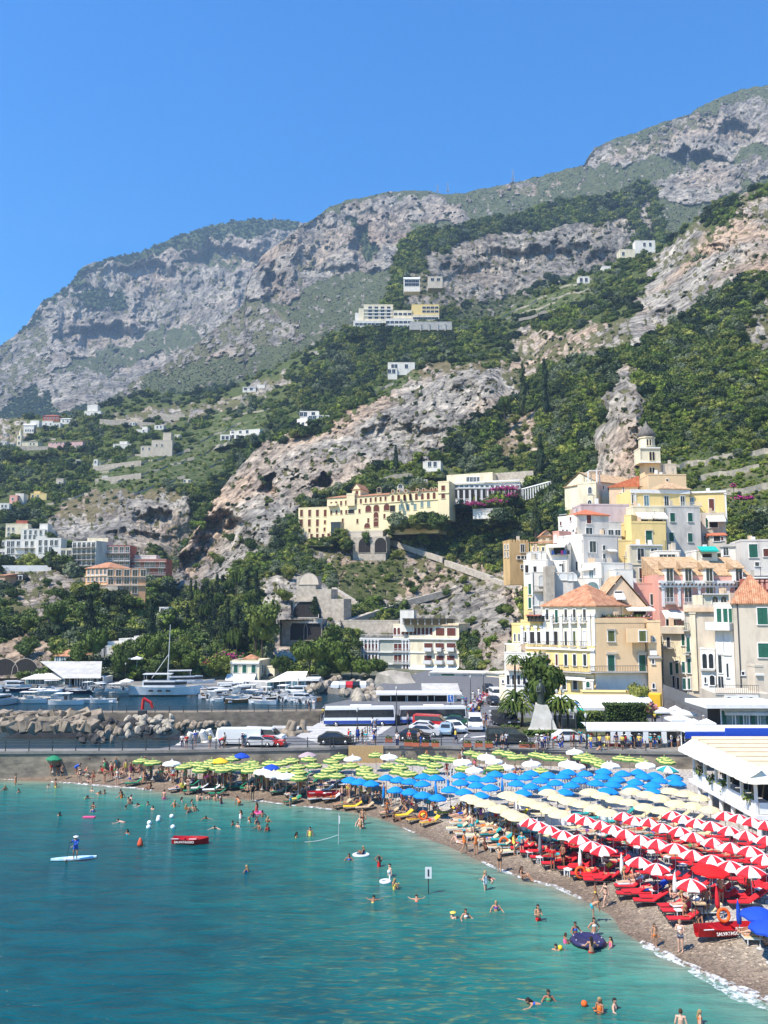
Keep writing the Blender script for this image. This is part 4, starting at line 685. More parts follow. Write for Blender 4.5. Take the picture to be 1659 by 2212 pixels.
a,b=P(kx(675),ky(392),330.3),P(kx(1000),ky(304),318.5);mb=MB();mb.tube(a,b,.35,n=4);t.put('beam',mb,WTR)
t=Thing('name_wall','white retaining wall with large raised lettering below the bougainvillea','wall',P(kx(380),ky(590),322));v=vol(t,248,515,323,320,556,598,WHT,dep=2,par=.1,lay='hillside')
def text(body,size,m,parent,loc,rz,name='lettering',ext=.02,rx=math.pi/2,align='CENTER'):
 c=bpy.data.curves.new('t','FONT');c.body=body;c.size=size;c.extrude=ext;c.align_x=align;c.align_y='CENTER';o=bpy.data.objects.new('t',c);C.objects.link(o)
 me=bpy.data.meshes.new_from_object(o);bpy.data.objects.remove(o);me.materials.clear();me.materials.append(m);o=link(name,me,parent,loc);o.rotation_euler=(rx,0,rz);return o
for s_,x,y,z_ in(('CONVENTO DI AMALFI',383,568,.98),('GRAND HOTEL',383,584,.8)):
 p,rz=facept(v,'F',kx(x),ky(y));text(s_,z_,mat('grey_letters',(.38,.33,.30)),t.root,p-t.loc+Vector((0,-.1,0)),rz)
def bougain(px,py,d,w,h,lab,n=700,m=None):
 t=Thing('bougainvillea',lab,'shrub',P(px,py,d));mb=MB();r_=np.random.RandomState(int(px)+int(py));s0=d/FV
 for i in range(n):
  g=r_.randn(3);g[2]=abs(g[2])*.8;q=t.loc+Vector((g[0]*w*s0*.28,g[1]*w*s0*.12,g[2]*h*s0*.45));nn=Vector(r_.randn(3)).normalized()*.24;s_=nn.orthogonal()*.8;mb.mi=int(r_.rand()<.3);mb.add([q-nn,q+s_,q+nn,q-s_],[(0,1,2,3)])
 t.put('flowers',mb,[m or BOU,ML]);tr=MB();tr.tube(t.loc-Vector((0,0,1.5)),t.loc+Vector((0,0,h*s0*.5)),.12,.05);t.put('stem',tr,BARK)
BOU=mat('bougainvillea_flowers',(.50,.02,.20),(.28,.01,.14),1.5,.8)
for i,(x,y,w,h,dd,l)in enumerate(((570,395,150,40,329,'purple bougainvillea over the colonnade of the hotel wing'),(470,400,130,30,329,'purple bougainvillea over the middle of the white colonnade'),(255,530,140,34,322,'purple bougainvillea hanging left of the lettered wall'),(450,505,110,30,322,'magenta bougainvillea above the lettered wall'),(590,455,90,30,326,'magenta bougainvillea below the right end of the colonnade'))):
 bougain(kx(x),ky(y),dd,w*.248,h*.3,l,500)
K('Z2');bougain(kx(1405),ky(175),215,34,10,'bright magenta bougainvillea beside the tall yellow and beige house',500);bougain(kx(1300),ky(45),235,10,10,'small magenta bougainvillea in the garden right of the bell tower',200)
K('Z8');bougain(kx(395),ky(200),226,34,14,'crimson bougainvillea behind the cream harbour office',600);bougain(kx(228),ky(245),222,14,8,'dull red oleander left of the cream harbour office',200,mat('dull_red_flowers',(.35,.07,.07)))
K('Z4');bougain(kx(395),ky(1390),118,16,20,'pink oleander beside the clipped hedge',300,mat('oleander_pink',(.5,.2,.2)))
K('Z5')
t,v=B('grand_hotel','large cream hotel with maroon shutters, balustrades and a rooftop terrace by the road tunnel',500,968,246,240,382,880,CRM,cat='hotel',dep=14,par=.5,embed=1,**LL)
win(v,'F',[682,787,893],462,2.6,1.8,'b');win(v,'F',[677,790,890],577,2.3,1.8,'b');balcony(v,'F',648,718,505,1.0,1.2,RAILW,True);balcony(v,'F',758,810,505,1.0,1.2,RAILW,True);balcony(v,'F',860,930,505,1.0,1.2,RAILW,True)
for x in(645,752,858):balcony(v,'F',x,x+72,622,1.0,1.6,RAILW,True)
trim(v,'F',388,th=.4,out=.5,m=WTR);trim(v,'F',518,th=.25,out=.25);awning(v,'F',520,640,640,2.6,1.2,AWW);awning(v,'F',635,752,645,2.6,1.2,AWW);awning(v,'F',742,860,645,2.6,1.2,AWW);awning(v,'F',850,968,645,2.6,1.2,AWW);win(v,'F',[680,790,895],690,2.2,1.0,'b')
u=vol(t,352,740,251,244,268,385,CRM,dep=10,par=.4,embed=.5,**LL);win(u,'F',[(368+i*37.5,330)for i in range(10)],1,1.0,1.7,'b',True);u3=vol(t,740,965,244,241,262,385,CRM,dep=10,par=.4,embed=.5,**LL);win(u3,'F',[790,895],330,2.6,2.4,'b');trim(u3,'F',262,th=.3,out=.4,m=PCH)
balcony(u,'F',395,720,380,1.0,1.0,RAILW)
u=vol(t,40,500,250,246.2,392,860,GRB,dep=12,par=.2,embed=1,**LL);trim(u,'F',392,th=.4,out=.5);balcony(u,'F',50,430,385,1.1,.1,RAILW)
for y in(470,575,660):win(u,'F',[62,100,132,165,198]+([376,415,452,488]if y<600 else[450,488]),y,1.1,2.0,'b')
for y in(513,622):trim(u,'F',y,th=.3,out=.5);balcony(u,'F',40,212,y,1.0,.7,RAILW);balcony(u,'F',350,500,y,1.0,.7,RAILW)
for x in(50,80,117,149,182,212,440,470,500):pilaster(u,'F',x,400,700,.45,.35)
u=vol(t,470,640,240,238,715,870,CRM,dep=6,par=.2);win(u,'F',[608],815,.8,1.7,'d');u=vol(t,415,545,247,246,125,262,WHT,dep=4,par=.1,name='roof_hut');u=vol(t,440,912,245,242,205,262,GLS,dep=5,par=0,name='glass_veranda',embed=0);trim(u,'F',205,th=.3,out=.6,m=IRN);[pilaster(u,'F',x,208,262,.15,.1,RAILW)for x in range(450,912,66)]
t,v=B('arcade','white walled arcade with pointed arches between hotel and road',684,1220,208,205,712,880,WHT,cat='arcade',dep=8,par=0);trim(v,'F',706,th=.3,out=.4,m=CON);win(v,'F',[745,1020],810,2.8,1.2,'k',True);win(v,'F',[820,1150],850,2.0,2.2,'g',True)
p,rz=facept(v,'F',kx(862),ky(768));mb=MB();mb.box(-1.5,1.5,-.2,-.004,-1.2,1.2);link('sign',mb.mesh('sign',GRN),t.root,p-t.loc,rz)
u=vol(t,1220,1390,204.8,200,712,900,CRM,dep=7,par=0);win(u,'F',[1310],850,3.2,1.2,'k',True);trim(u,'F',706,th=.3,out=.4,m=CON)
t,v=B('bus_terminal','long white roofed ferry and bus terminal with dark shop fronts',235,945,150,150,912,985,WHT,cat='terminal',dep=3,par=0,embed=2.2);mb=MB();a=v.O;mb.box(a.x-.8,a.x+v.W+.8,a.y-1,a.y+3.5,v.z1+.003,v.z1+.35);t.put('roof',mb,WTR)
win(v,'F',[345,455,610,800],968,4.6,1.7,'k');
t,v=B('bus_terminal_hall','pale shed with a slanting concrete roof behind the bus terminal',640,955,165,165,870,960,BEI,cat='hall',dep=4,roof='shed',rh=.9,rm=CON,embed=2)
t=Thing('road_sign','blue and white disabled parking sign in front of the terminal','sign',G(kx(888),ky(1150),3.0));o=t.loc;mb=MB();mb.tube(o,o+Vector((0,0,3.4)),.05);t.put('pole',mb,IRN);mb=MB();mb.box(o.x-.5,o.x+.5,o.y-.12,o.y-.06,o.z+2.5,o.z+3.7);t.put('plate',mb,WTR);mb=MB();mb.box(o.x-.4,o.x+.4,o.y-.14,o.y-.123,o.z+2.62,o.z+3.58);t.put('panel',mb,mat('sign_blue',(.05,.15,.45)));mb=MB();mb.ball((o.x,o.y-.16,o.z+3.4),.09);mb.box(o.x-.05,o.x+.05,o.y-.165,o.y-.143,o.z+3.0,o.z+3.3);mb.tube((o.x,o.y-.16,o.z+2.98),(o.x+.2,o.y-.16,o.z+2.75),.04);t.put('symbol',mb,WTR)
K('Z6')
t=Thing('tunnel_portal','stone tunnel portal with a round arch and side arch cut in the cliff','tunnel',P(kx(235),ky(1500),264));v=vol(t,118,310,266,264,1355,1520,STN,dep=6,par=.2,embed=1,**LL);v2=vol(t,150,315,268,266,1145,1360,STN,dep=5,par=0,**LL);v3=vol(t,312,450,266,264,1260,1530,STN,dep=5,par=.0,**LL);v4=vol(t,450,560,264,262,1345,1530,STN,dep=5,par=0,**LL)
win(v,'F',[228],1492,8.6,1.0,'k',True,'w');win(v3,'F',[322],1495,3.4,2.4,'k',True,'w');win(v2,'F',[255],1215,6.6,.3,'n',True,'s');trim(v,'F',1362,th=.6,out=.5,m=STN)
t=Thing('viaduct','stone road viaduct with tall arches below the tunnel portal','viaduct',P(kx(180),ky(1560),256));v=vol(t,20,372,258,255,1545,1760,STN,dep=7,par=.9,embed=3,**LL);win(v,'F',[168,290],1655,5.4,3.4,'k',True,'s');trim(v,'F',1548,th=.6,out=.6,m=CON)
t,v=B('retaining_wall','long sloping stone retaining wall with tufts above the cream hotel',545,1040,262,256,1540,1640,STN,cat='wall',dep=4,par=.3,**LL)
K('Z6')
for i,(x0,y0,x1,y1,d0,d1,l)in enumerate(((925,815,1420,985,322,306,'stone stair ramp running down right from the convent arches'),(455,1245,690,1392,258,254,'pale diagonal stair wall right of the tunnel portal'),(600,1535,1040,1385,262,268,'stone wall rising to the right above the cream hotel'),(1000,1385,1560,1240,292,288,'upper stone path wall across the dry slope under the convent'),(1437,1008,1837,1149,0,0,'pale stepped stone wall left of the ochre tower house'),(1837,1160,2058,1235,0,0,'pale stone wall at the foot of the ochre tower house'))):
 a=P(kx(x0),ky(y0),TD('hillside',kx(x0),ky(y0))*.985);b=P(kx(x1),ky(y1),TD('hillside',kx(x1),ky(y1))*.985);t=Thing('stair_wall',l,'wall',(a+b)/2);mb=MB();n=(b-a);s_=Vector((-n.y,n.x,0)).normalized()*2
 mb.add([a+Vector((0,0,-2.2)),b+Vector((0,0,-2.2)),b,a,a+s_+Vector((0,0,-2.2)),b+s_+Vector((0,0,-2.2)),b+s_,a+s_],[(0,1,2,3),(3,2,6,7),(1,5,6,2),(5,4,7,6),(4,0,3,7)]);t.put('wall',mb,STN)
 AVOID.setdefault('hillside',[]).append((min(kx(x0),kx(x1)),max(kx(x0),kx(x1)),min(ky(y0),ky(y1))-3,max(ky(y0),ky(y1))+3))if i in(1,)else None
t,v=B('ruined_arches','ruined stone arches below the convent terrace',640,925,333,328,800,1010,STN,cat='ruin',dep=5,par=.0,embed=1,**LL);win(v,'F',[742,882],905,5.0,3.4,'k',True,'s')
r_pick=random.Random(5)
def H(cr,name,label,x0,x1,yt,yb,m,wins=(),lay='valley_slope',d=None,roof='flat',rm=None,cat='house',dep=9,rh=2.5,ww=1.1,wh=1.6,st='d',rot=0,ex=()):
 K(cr);d=d or TD(lay,kx((x0+x1)/2),ky(yb))*.985
 t,v=B(name,label,x0,x1,d,d+rot,yt,yb,m,cat=cat,dep=dep,roof=roof,rm=rm,rh=rh,par=.4,embed=4,lay=lay)
 for w in wins:win(v,'F',w[0],w[1],ww,wh,st)
 for e in ex:u=vol(t,e[0],e[1],d+e[4],d+e[4],e[2],e[3],e[5]if len(e)>5 else m,dep=dep*.7,par=.4,embed=2,lay=lay);[win(u,'F',w[0],w[1],ww,wh,st)for w in(e[6]if len(e)>6 else())]
 return t,v
H('Z9','house','white house with a stepped upper storey high on the left slope',735,880,265,312,WHT,[([745,800,830],290)],ex=[(760,850,210,268,3)])
H('Z9','house','dark red house above white houses on the left ridge',372,518,305,350,RED,[((395,500,5),325)],roof='hip',rm=RED,rh=2,ex=[(365,460,350,400,-3,WHT,[([400,440],375)])])
H('Z9','house','white house with an arched loggia at the left of the ridge hamlet',205,295,385,455,WHT,[((225,285,4),430)],roof='gable',rm=WTR,rh=2,ex=[(262,340,348,400,4)])
H('Z9','house','small white house right of the dark red house',525,610,330,372,WHT,[([550,590],350)],roof='gable',rm=WTR,rh=1.5);H('Z9','house','white terrace house below the dark red house',460,525,365,412,WHT,[([480,505],385)])
H('Z9','church','cream church hall beside a small spired bell tower on the left slope',190,330,525,590,CRM,[([265,295],548)],roof='shed',rm=CON,rh=1,cat='church')
t,v=H('Z9','bell_tower','small cream bell tower with a pointed cap far left on the slope',146,184,478,590,CRM,[([165],492),([165],540)],roof='flat',cat='bell tower',dep=4,ww=1.4,wh=2.0)
mb=MB();c=v.O+v.ex*v.W/2+v.ey*v.D/2;mb.lathe([(v.W*.45,0),(v.W*.35,1.4),(v.W*.3,3.5),(.1,6.5)],8,(c.x,c.y,v.z1));t.put('spire',mb,CRM)
H('Z9','house','long pink house with a row of arched windows below the hamlet',420,720,520,580,wallm('rose_plaster',(.66,.42,.38)),[((460,600,5),540),((640,700,3),570)],roof='shed',rm=TIO,rh=1.5,rot=-6,ex=[(150,420,572,600,-3,STN)])
H('Z9','house','white cubic house alone among the trees on the left slope',985,1145,553,588,WHT,[([1010,1125],570)],ex=[(1042,1108,530,556,3)]);H('Z9','house','white cottage with a little tower left of the long stone wall end',1185,1285,425,452,WHT,[([1250],435)],ex=[(1240,1285,402,430,3)]);H('Z9','house','white cottage at the right end of the long stone wall',1345,1425,388,420,WHT,[([1370,1400],400)])
H('Z9','farmhouse','weathered grey stone farmhouse with an arch on the terraces',1320,1500,520,650,BEI,[([1365,1410],560)],ex=[(1225,1325,570,660,1,BEI,[([1245,1300],590)]),(1420,1490,455,530,6)],cat='farmhouse')
H('Z9','house','tiny stone hut with a white wall on the terrace edge',815,850,688,740,WHT,[([830],705)],dep=4);H('Z9','hut','small pale stone ruin at the lower end of the terraces',488,552,855,918,BEI,[([520],890)],dep=4,cat='hut');H('Z9','hut','small grey hut on the middle terraces',886,938,830,858,WGR,dep=4,cat='hut')
H('Z9','house','salmon pink house at the left edge with stepped roof',82,150,1000,1095,PNK,[([110],1030)],ex=[(132,205,985,1090,3,WHT)]);H('Z9','house','yellow house above the left road',265,405,985,1035,YEL,[([285,330],1005)],ex=[(295,350,965,990,2)]);H('Z9','house','white house cut by the left edge of the picture',-30,80,1070,1130,WHT,[([20,50],1090)])
H('Z9','house','yellowish house with terracotta upper terrace above the white apartments',48,240,1250,1360,CRM,[([75,115],1290),([75,115],1335)],ex=[(140,238,1222,1260,4,RED)]);H('Z9','apartment_building','white three storey apartment house behind the broad white block',182,415,1295,1385,WHT,[((220,400,5),1320),((220,300,3),1360)],cat='apartment house',wh=2.2,ex=[(345,415,1250,1300,3)])
t,v=H('Z9','apartment_building','broad white apartment block with many balconies at the left edge',40,410,1390,1590,WHT,[([75,110,160,230,280,350,390],1420),([75,110,230,280,345,390],1480),([75,230,280,345],1530)],cat='apartment block',ww=1.3,wh=2.3,ex=[(310,530,1375,1520,-2,WHT,[([350,400,450,490],1410),([350,400,440],1470)])])
for y in(1455,1510,1560):balcony(v,'F',130,310,y,1.0,1.2,RAILW)
t,v=H('Z9','apartment_building','grey white block with blue grey scaffold like balconies above the orange building',625,835,1400,1640,WGR,[((650,815,5),1430),((650,815,5),1480),((650,815,5),1535),((650,815,5),1585),((650,750,3),1630)],cat='apartment block',ww=1.6,wh=2.3,rot=-5,ex=[(530,640,1465,1560,2,CRM,[([550,600],1500)])])
for y in(1455,1510,1560,1612):balcony(v,'F',625,832,y,1.0,1.2)
t,v=H('Z9','apartment_building','maroon and white apartment block with awnings behind the orange building',838,1130,1440,1640,RED,[((860,1110,6),1470),((860,1110,6),1540),((860,1110,6),1590)],cat='apartment block',ww=1.6,wh=2.3,ex=[(760,940,1375,1440,6,CRM)])
for y in(1500,1570,1625):balcony(v,'F',838,1128,y,1.1,1.2,RAILW)
t,v=H('Z9','apartment_building','maroon terrace block with white sunshades right of the maroon apartments',1150,1450,1560,1740,RED,[([1200,1280,1330,1410],1600),([1200,1280,1400],1650)],cat='apartment block',ww=1.7,wh=2.2,ex=[(1150,1360,1525,1570,4,WHT)])
for y in(1575,1628,1690):balcony(v,'F',1150,1448,y,1.1,1.2,WGR)
K('Z7');t,v=H('Z7','apartment_building','large orange building with tiled roof corner and rows of tall windows',880,1190,190,410,APR,[((900,1170,5),230),((905,1100,4),290),((965,1100,3),350)],cat='building',ww=1.5,wh=2.8,rot=3,d=262)
u=vol(t,700,880,268,262.2,175,330,APR,dep=9,roof='hip',rh=2.0,rm=TIL,lay='valley_slope');win(u,'F',(725,860,5),215,1.1,1.8,'d',True);win(u,'F',(725,860,5),262,1.1,2.2,'d')
for y in(248,318):trim(v,'F',y,th=.4,out=.4,m=PCH);trim(u,'F',y,th=.3,out=.3,m=PCH)
u=vol(t,800,960,260,259,330,400,STN,dep=6,par=.2)
H('Z7','house','orange house cut by the left edge above the cliff',-20,42,240,330,APR,[([15],290)],roof='shed',rm=TIL,rh=1)
t,v=H('Z7','greenhouse','low glazed greenhouse beside the cliff road',60,185,238,275,GLS,cat='greenhouse',dep=5);[pilaster(v,'F',x,240,275,.25,.1,RAILW)for x in(65,95,125,155,183)];trim(v,'F',240,th=.3,out=.2)
H('Z10','house','white villa with flat terraced roof alone high in the left woods',565,680,55,95,WHT,[([590,640],70)],roof='gable',rm=WTR,rh=1.5,ex=[(690,760,35,60,5)],ww=2.5,wh=2)
H('Z10','house','long white farmhouse half hidden by trees on the middle slope',455,715,420,500,WHT,[([478,545,605],440),([480,520],485)],ex=[(370,455,470,515,-3,WHT,[([395,430],495)])],ww=2,wh=2.4,rot=-8)
H('Z10','house','white villa with arched windows on the edge of the great rock',1038,1130,320,410,WHT,[([1052,1090],380)],lay='hillside',ex=[(1130,1320,305,340,1,WHT,[([1155,1190,1245],320)]),(1065,1230,268,310,5,WHT,[([1080,1110,1180],290)])],rot=-5,ww=2,wh=2.5)
t,v=H('Z12','hotel','large white hotel with rows of loggias on the high promontory',652,826,905,1020,CRM,[((690,800,4),[922,942,962,982])],lay='valley_slope',cat='hotel',ww=3.0,wh=2.0,dep=14,d=690,ex=[(622,652,928,1020,-.5,CRM),(600,622,955,1030,-.5,WHT),(828,938,940,1000,-3,CRM,[((842,925,4),960)]),(590,800,1002,1045,-6,WHT,[((612,780,8),1020)]),(782,940,988,1052,-10,WHT,[((795,925,6),1008),((795,925,6),1034)]),(938,1100,905,970,-2,YEL,[((1010,1085,4),922),((1010,1085,4),945)]),(940,1100,966,1012,-4,CRM,[((955,1085,7),985)])])
for y in(933,953,973):trim(v,'F',(y,740),th=.5,out=.8,m=RAILW)
t,v=H('Z12','terrace','long thin terrace bridge carried on posts right of the promontory hotel',925,1175,1008,1022,CON,lay='hillside',cat='terrace',d=TD('hillside',kx(1050),ky(1030))*.96,dep=5);[pilaster(v,'F',x,1020,1060,1.0,.5,CON)for x in(990,1040,1090,1135)]
H('Z12','house','white house with a slanted roof on the crag above the promontory hotel',890,985,750,800,WHT,[((905,970,4),765),((905,970,4),785)],lay='upper_cliff',ww=3,wh=2.6,roof='gable',rm=WTR,rh=3,d=700)if 'upper_cliff' in DEPTH else 0
H('Z12','house','grey flat roofed house right of the crag house',1035,1120,738,780,BEI,[([1060,1095],755)],lay='upper_cliff',ww=3,wh=2.6,d=720)if 'upper_cliff' in DEPTH else 0
H('Z12','house','white two storey house with arched doors on the slope under the promontory',795,955,1250,1285,WHT,[([825,842,905],1270)],lay='hillside',ww=2,wh=2.5,ex=[(795,850,1285,1330,-1,WHT,[([805,830],1300)])])
H('Z12','house','ruined little house roof left of the middle slope',330,400,1182,1200,BEI,lay='valley_slope',dep=6)
H('Z13','house','weathered white villa with stone front on the right skyline spur',780,870,1030,1085,CRM,[([800],1055)],lay='hillside',ww=2,wh=3,ex=[(870,990,978,1050,3,WHT,[([925,960],1000),([920],1035)])])
H('Z13','house','small white cottage left of the skyline villa',675,725,1130,1155,WHT,lay='hillside',dep=6);H('Z13','house','white shed above the upper vineyard terraces',535,600,1192,1228,WHT,[([550,580],1210)],lay='hillside',dep=6,ww=2,wh=3)
for a in((30,60,455,480,'Z9'),(5,60,525,560,'Z9'),(85,120,545,575,'Z9'),(600,660,340,362,'Z9'),(1520,1570,470,500,'Z9'),(1130,1175,360,384,'Z9'),(660,700,690,715,'Z9'),(0,40,1470,1540,'Z9'),(20,60,1395,1440,'Z9'),(420,470,1440,1500,'Z9'),(50,110,860,885,'Z10'),(90,150,330,352,'Z10')):H(a[4],'house','small pale house scattered on the left slope',a[0],a[1],a[2],a[3],r_pick.choice((WHT,CRM,WGR,PCH)),[((a[0]+10,a[1]-10,2),(a[2]+a[3])/2)],dep=5)
for i,(x,y0,y1,d)in enumerate(((592,460,476,2300),(945,397,415,1700),(967,393,414,1690),(1108,363,396,1690),(1486,330,372,1380))):
 t=Thing('pylon','lattice electricity pylon, number %s from the left along the mountain'%('one','two','three','four','five')[i],'pylon',P(x,y1,d),'pylons on the mountain');a=P(x,y1+3,d);b=P(x,y0,d);h=b.z-a.z;w=h*.1;mb=MB()
 for sx in(-1,1):
  for sy in(-1,1):mb.tube(a+Vector((sx*w,sy*w,0)),b,.25,.12,4)
 for k in range(1,6):z=k/6;ww=w*(1-z);q=a.lerp(b,z);mb.box(q.x-ww,q.x+ww,q.y-ww,q.y+ww,q.z-.12,q.z+.12)
 t.put('lattice',mb,CON);mb=MB()
 for z in(.72,.85):q=a.lerp(b,z);mb.box(q.x-h*.12,q.x+h*.12,q.y-.2,q.y+.2,q.z-.15,q.z+.15)
 t.put('crossarm',mb,CON)
for cr,x0,x1,yt0,yb0,l,lay in(('Z9',868,1430,330,395,'very long curved stone retaining wall high on the left slope','valley_slope'),('Z9',1290,1610,290,330,'second stone retaining wall above the long curved one','valley_slope'),('Z9',810,1230,690,760,'pale terrace wall below the farmhouse','valley_slope'),('Z9',830,1230,800,870,'middle terrace wall on the left slope','valley_slope'),('Z7',0,420,158,178,'white parapet wall of the left cliff road','valley_slope')):
 K(cr);dl=TD(lay,kx(x0),ky(yb0))*.98;dr=TD(lay,kx(x1),ky(yt0+20))*.98;a=P(kx(x0),ky(yb0),dl)
 tl={0:(yt0,yb0)};t=Thing('retaining_wall',l,'wall',a);mb=MB();up='below the farm' in l or 'middle' in l
 A0,A1=P(kx(x0),ky(yb0 if not up else yb0),dl),P(kx(x1),ky(yb0 if not up else yt0+14),dr);T0,T1=P(kx(x0),ky(yt0 if not up else yb0-18),dl),P(kx(x1),ky(yt0+(40 if 'curved' in l and 'long' in l[:10]else 0)),dr)
 mb.add([A0-Vector((0,0,3)),A1-Vector((0,0,3)),T1,T0,T0+Vector((0,4,0)),T1+Vector((0,4,0))],[(0,1,2,3),(3,2,5,4)]);t.put('wall',mb,STN if 'white' not in l else WTR)
SHORE=[(-90,1683),(0,1684),(62,1686),(136,1691),(223,1698),(289,1703),(343,1709),(397,1715),(455,1720),(508,1724),(579,1733),(620,1739),(670,1744),(720,1749),(762,1755),(813,1766),(845,1778),(877,1792),(911,1806),(937,1818),(964,1827),(990,1838),(1017,1852),(1041,1862),(1071,1876),(1118,1894),(1152,1904),(1199,1915),(1259,1944),(1323,1980),(1341,2012),(1396,2043),(1427,2058),(1488,2089),(1549,2119),(1595,2142),(1659,2168),(1800,2228)]
SHW=np.array([tuple(G(x,y,0).xy)for x,y in SHORE]);SX,SY_=zip(*SHORE)
WALL=[(-90,1624),(0,1624),(274,1622.6),(713,1615),(753,1612),(960,1612),(1100,1617),(1396,1624),(1800,1630)]
WW=[G(x,y,3.0)for x,y in WALL];WXs,WYs=zip(*WALL)
def sdist(x,y):
 "distance to the waterline"
 x=np.asarray(x,float);y=np.asarray(y,float);best=np.full(x.shape,1e9)
 for(ax,ay),(bx,by)in zip(SHW[:-1],SHW[1:]):
  dx,dy=bx-ax,by-ay;t=np.clip(((x-ax)*dx+(y-ay)*dy)/(dx*dx+dy*dy),0,1);best=np.minimum(best,np.hypot(x-ax-t*dx,y-ay-t*dy))
 return best
def beach_z(x,y):return float(min(1.15,.17*float(sdist(np.array([x]),np.array([y]))[0])))
def GB(px,py,up=0.0):
 "point on the beach (plus a height) seen at a picture point"
 z=.9
 for _ in range(4):p=G(px,py,z+up);z=beach_z(p.x,p.y)
 p=G(px,py,z+up);p.z=z;return p
def grid_mesh(name,X,Y,Z,attr=None,m=None):
 H,W=X.shape;co=np.stack([X,Y,Z],-1).reshape(-1,3);idx=np.arange(H*W).reshape(H,W);q=np.stack([idx[:-1,:-1],idx[:-1,1:],idx[1:,1:],idx[1:,:-1]],-1).reshape(-1,4)
 me=bpy.data.meshes.new(name);me.from_pydata(co.tolist(),[],q.tolist())
 if attr is not None:ca=me.color_attributes.new('cov','FLOAT_COLOR','POINT');ca.data.foreach_set('color',attr.reshape(-1,4).astype(np.float32).ravel())
 me.polygons.foreach_set('use_smooth',[True]*len(me.polygons));me.materials.append(m);me.update();return link(name,me)
def sea_mat():
 m=bpy.data.materials.new('sea_water');m.use_nodes=True;nt=m.node_tree;p=nt.nodes['Principled BSDF'];L=nt.links.new
 at=node(nt,'ShaderNodeAttribute',attribute_name='cov');sp=node(nt,'ShaderNodeSeparateColor');L(at.outputs['Color'],sp.inputs[0]);geo=node(nt,'ShaderNodeNewGeometry')
 mp=node(nt,'ShaderNodeMapping');L(geo.outputs['Position'],mp.inputs[0]);mp.inputs['Scale'].default_value=(.32,1,1)
 n0=node(nt,'ShaderNodeTexNoise',i_Scale=.16,i_Detail=4.0);L(geo.outputs['Position'],n0.inputs['Vector'])
 n1=node(nt,'ShaderNodeTexNoise',i_Scale=3.4,i_Detail=4.0,i_Roughness=.65,i_Distortion=.5);L(mp.outputs[0],n1.inputs['Vector'])
 n2=node(nt,'ShaderNodeTexNoise',i_Scale=.9,i_Detail=4.0,i_Distortion=.8);L(mp.outputs[0],n2.inputs['Vector'])
 mx=node(nt,'ShaderNodeMath',operation='MULTIPLY_ADD');L(n0.outputs[0],mx.inputs[0]);mx.inputs[1].default_value=.36;mx.inputs[2].default_value=-.18
 ad=node(nt,'ShaderNodeMath',operation='ADD');L(sp.outputs[0],ad.inputs[0]);L(mx.outputs[0],ad.inputs[1])
 c=ramp(nt,ad.outputs[0],[(0,(.21,.21,.15)),(.07,(.12,.22,.165)),(.22,(.045,.20,.155)),(.5,(.003,.125,.115)),(.85,(.0,.066,.082))]).outputs[0]
 gl=ramp(nt,n1.outputs[0],[(.52,(0,0,0)),(.66,(1,1,1))]).outputs[0];mg=node(nt,'ShaderNodeMath',operation='MULTIPLY');L(gl,mg.inputs[0]);L(sp.outputs[1],mg.inputs[1])  # yellow-green glints of the ripples, painted into the water colour
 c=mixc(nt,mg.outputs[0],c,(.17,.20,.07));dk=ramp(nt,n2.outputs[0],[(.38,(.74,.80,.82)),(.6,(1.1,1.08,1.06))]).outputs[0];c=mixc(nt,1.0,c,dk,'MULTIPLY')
 c=mixc(nt,sp.outputs[2],c,(.003,.03,.05));L(c,p.inputs['Base Color'])
 p.inputs['Roughness'].default_value=.12;p.inputs['Specular IOR Level'].default_value=.5;p.inputs['IOR'].default_value=1.33
 h=node(nt,'ShaderNodeMath',operation='MULTIPLY_ADD');L(n2.outputs[0],h.inputs[0]);h.inputs[1].default_value=2.2;L(n1.outputs[0],h.inputs[2])
 bp=node(nt,'ShaderNodeBump',i_Strength=1.0,i_Distance=.11);L(h.outputs[0],bp.inputs['Height']);L(bp.outputs[0],p.inputs['Normal']);return m
def beach_mat():
 m=bpy.data.materials.new('beach_shingle');m.use_nodes=True;nt=m.node_tree;p=nt.nodes['Principled BSDF'];L=nt.links.new
 at=node(nt,'ShaderNodeAttribute',attribute_name='cov');sp=node(nt,'ShaderNodeSeparateColor');L(at.outputs['Color'],sp.inputs[0]);geo=node(nt,'ShaderNodeNewGeometry')
 n0=node(nt,'ShaderNodeTexNoise',i_Scale=.5,i_Detail=5.0);L(geo.outputs['Position'],n0.inputs['Vector']);vo=node(nt,'ShaderNodeTexVoronoi',i_Scale=9.0);L(geo.outputs['Position'],vo.inputs['Vector'])
 ad=node(nt,'ShaderNodeMath',operation='MULTIPLY_ADD');L(n0.outputs[0],ad.inputs[0]);ad.inputs[1].default_value=.3;L(sp.outputs[0],ad.inputs[2])
 c=ramp(nt,ad.outputs[0],[(.1,(.15,.105,.07)),(.3,(.22,.165,.115)),(.55,(.29,.235,.175)),(.8,(.42,.385,.34))]).outputs[0]
 sc=node(nt,'ShaderNodeSeparateColor');L(vo.outputs['Color'],sc.inputs[0]);st=ramp(nt,sc.outputs[0],[(0,(.5,.48,.46)),(.55,(.95,.95,.95)),(.93,(1.15,1.15,1.12)),(1,(1.9,1.9,1.9))]).outputs[0];L(mixc(nt,1.0,c,st,'MULTIPLY'),p.inputs['Base Color'])
 p.inputs['Roughness'].default_value=.85;bp=node(nt,'ShaderNodeBump',i_Strength=.8,i_Distance=.06);L(vo.outputs['Distance'],bp.inputs['Height']);L(bp.outputs[0],p.inputs['Normal']);return m
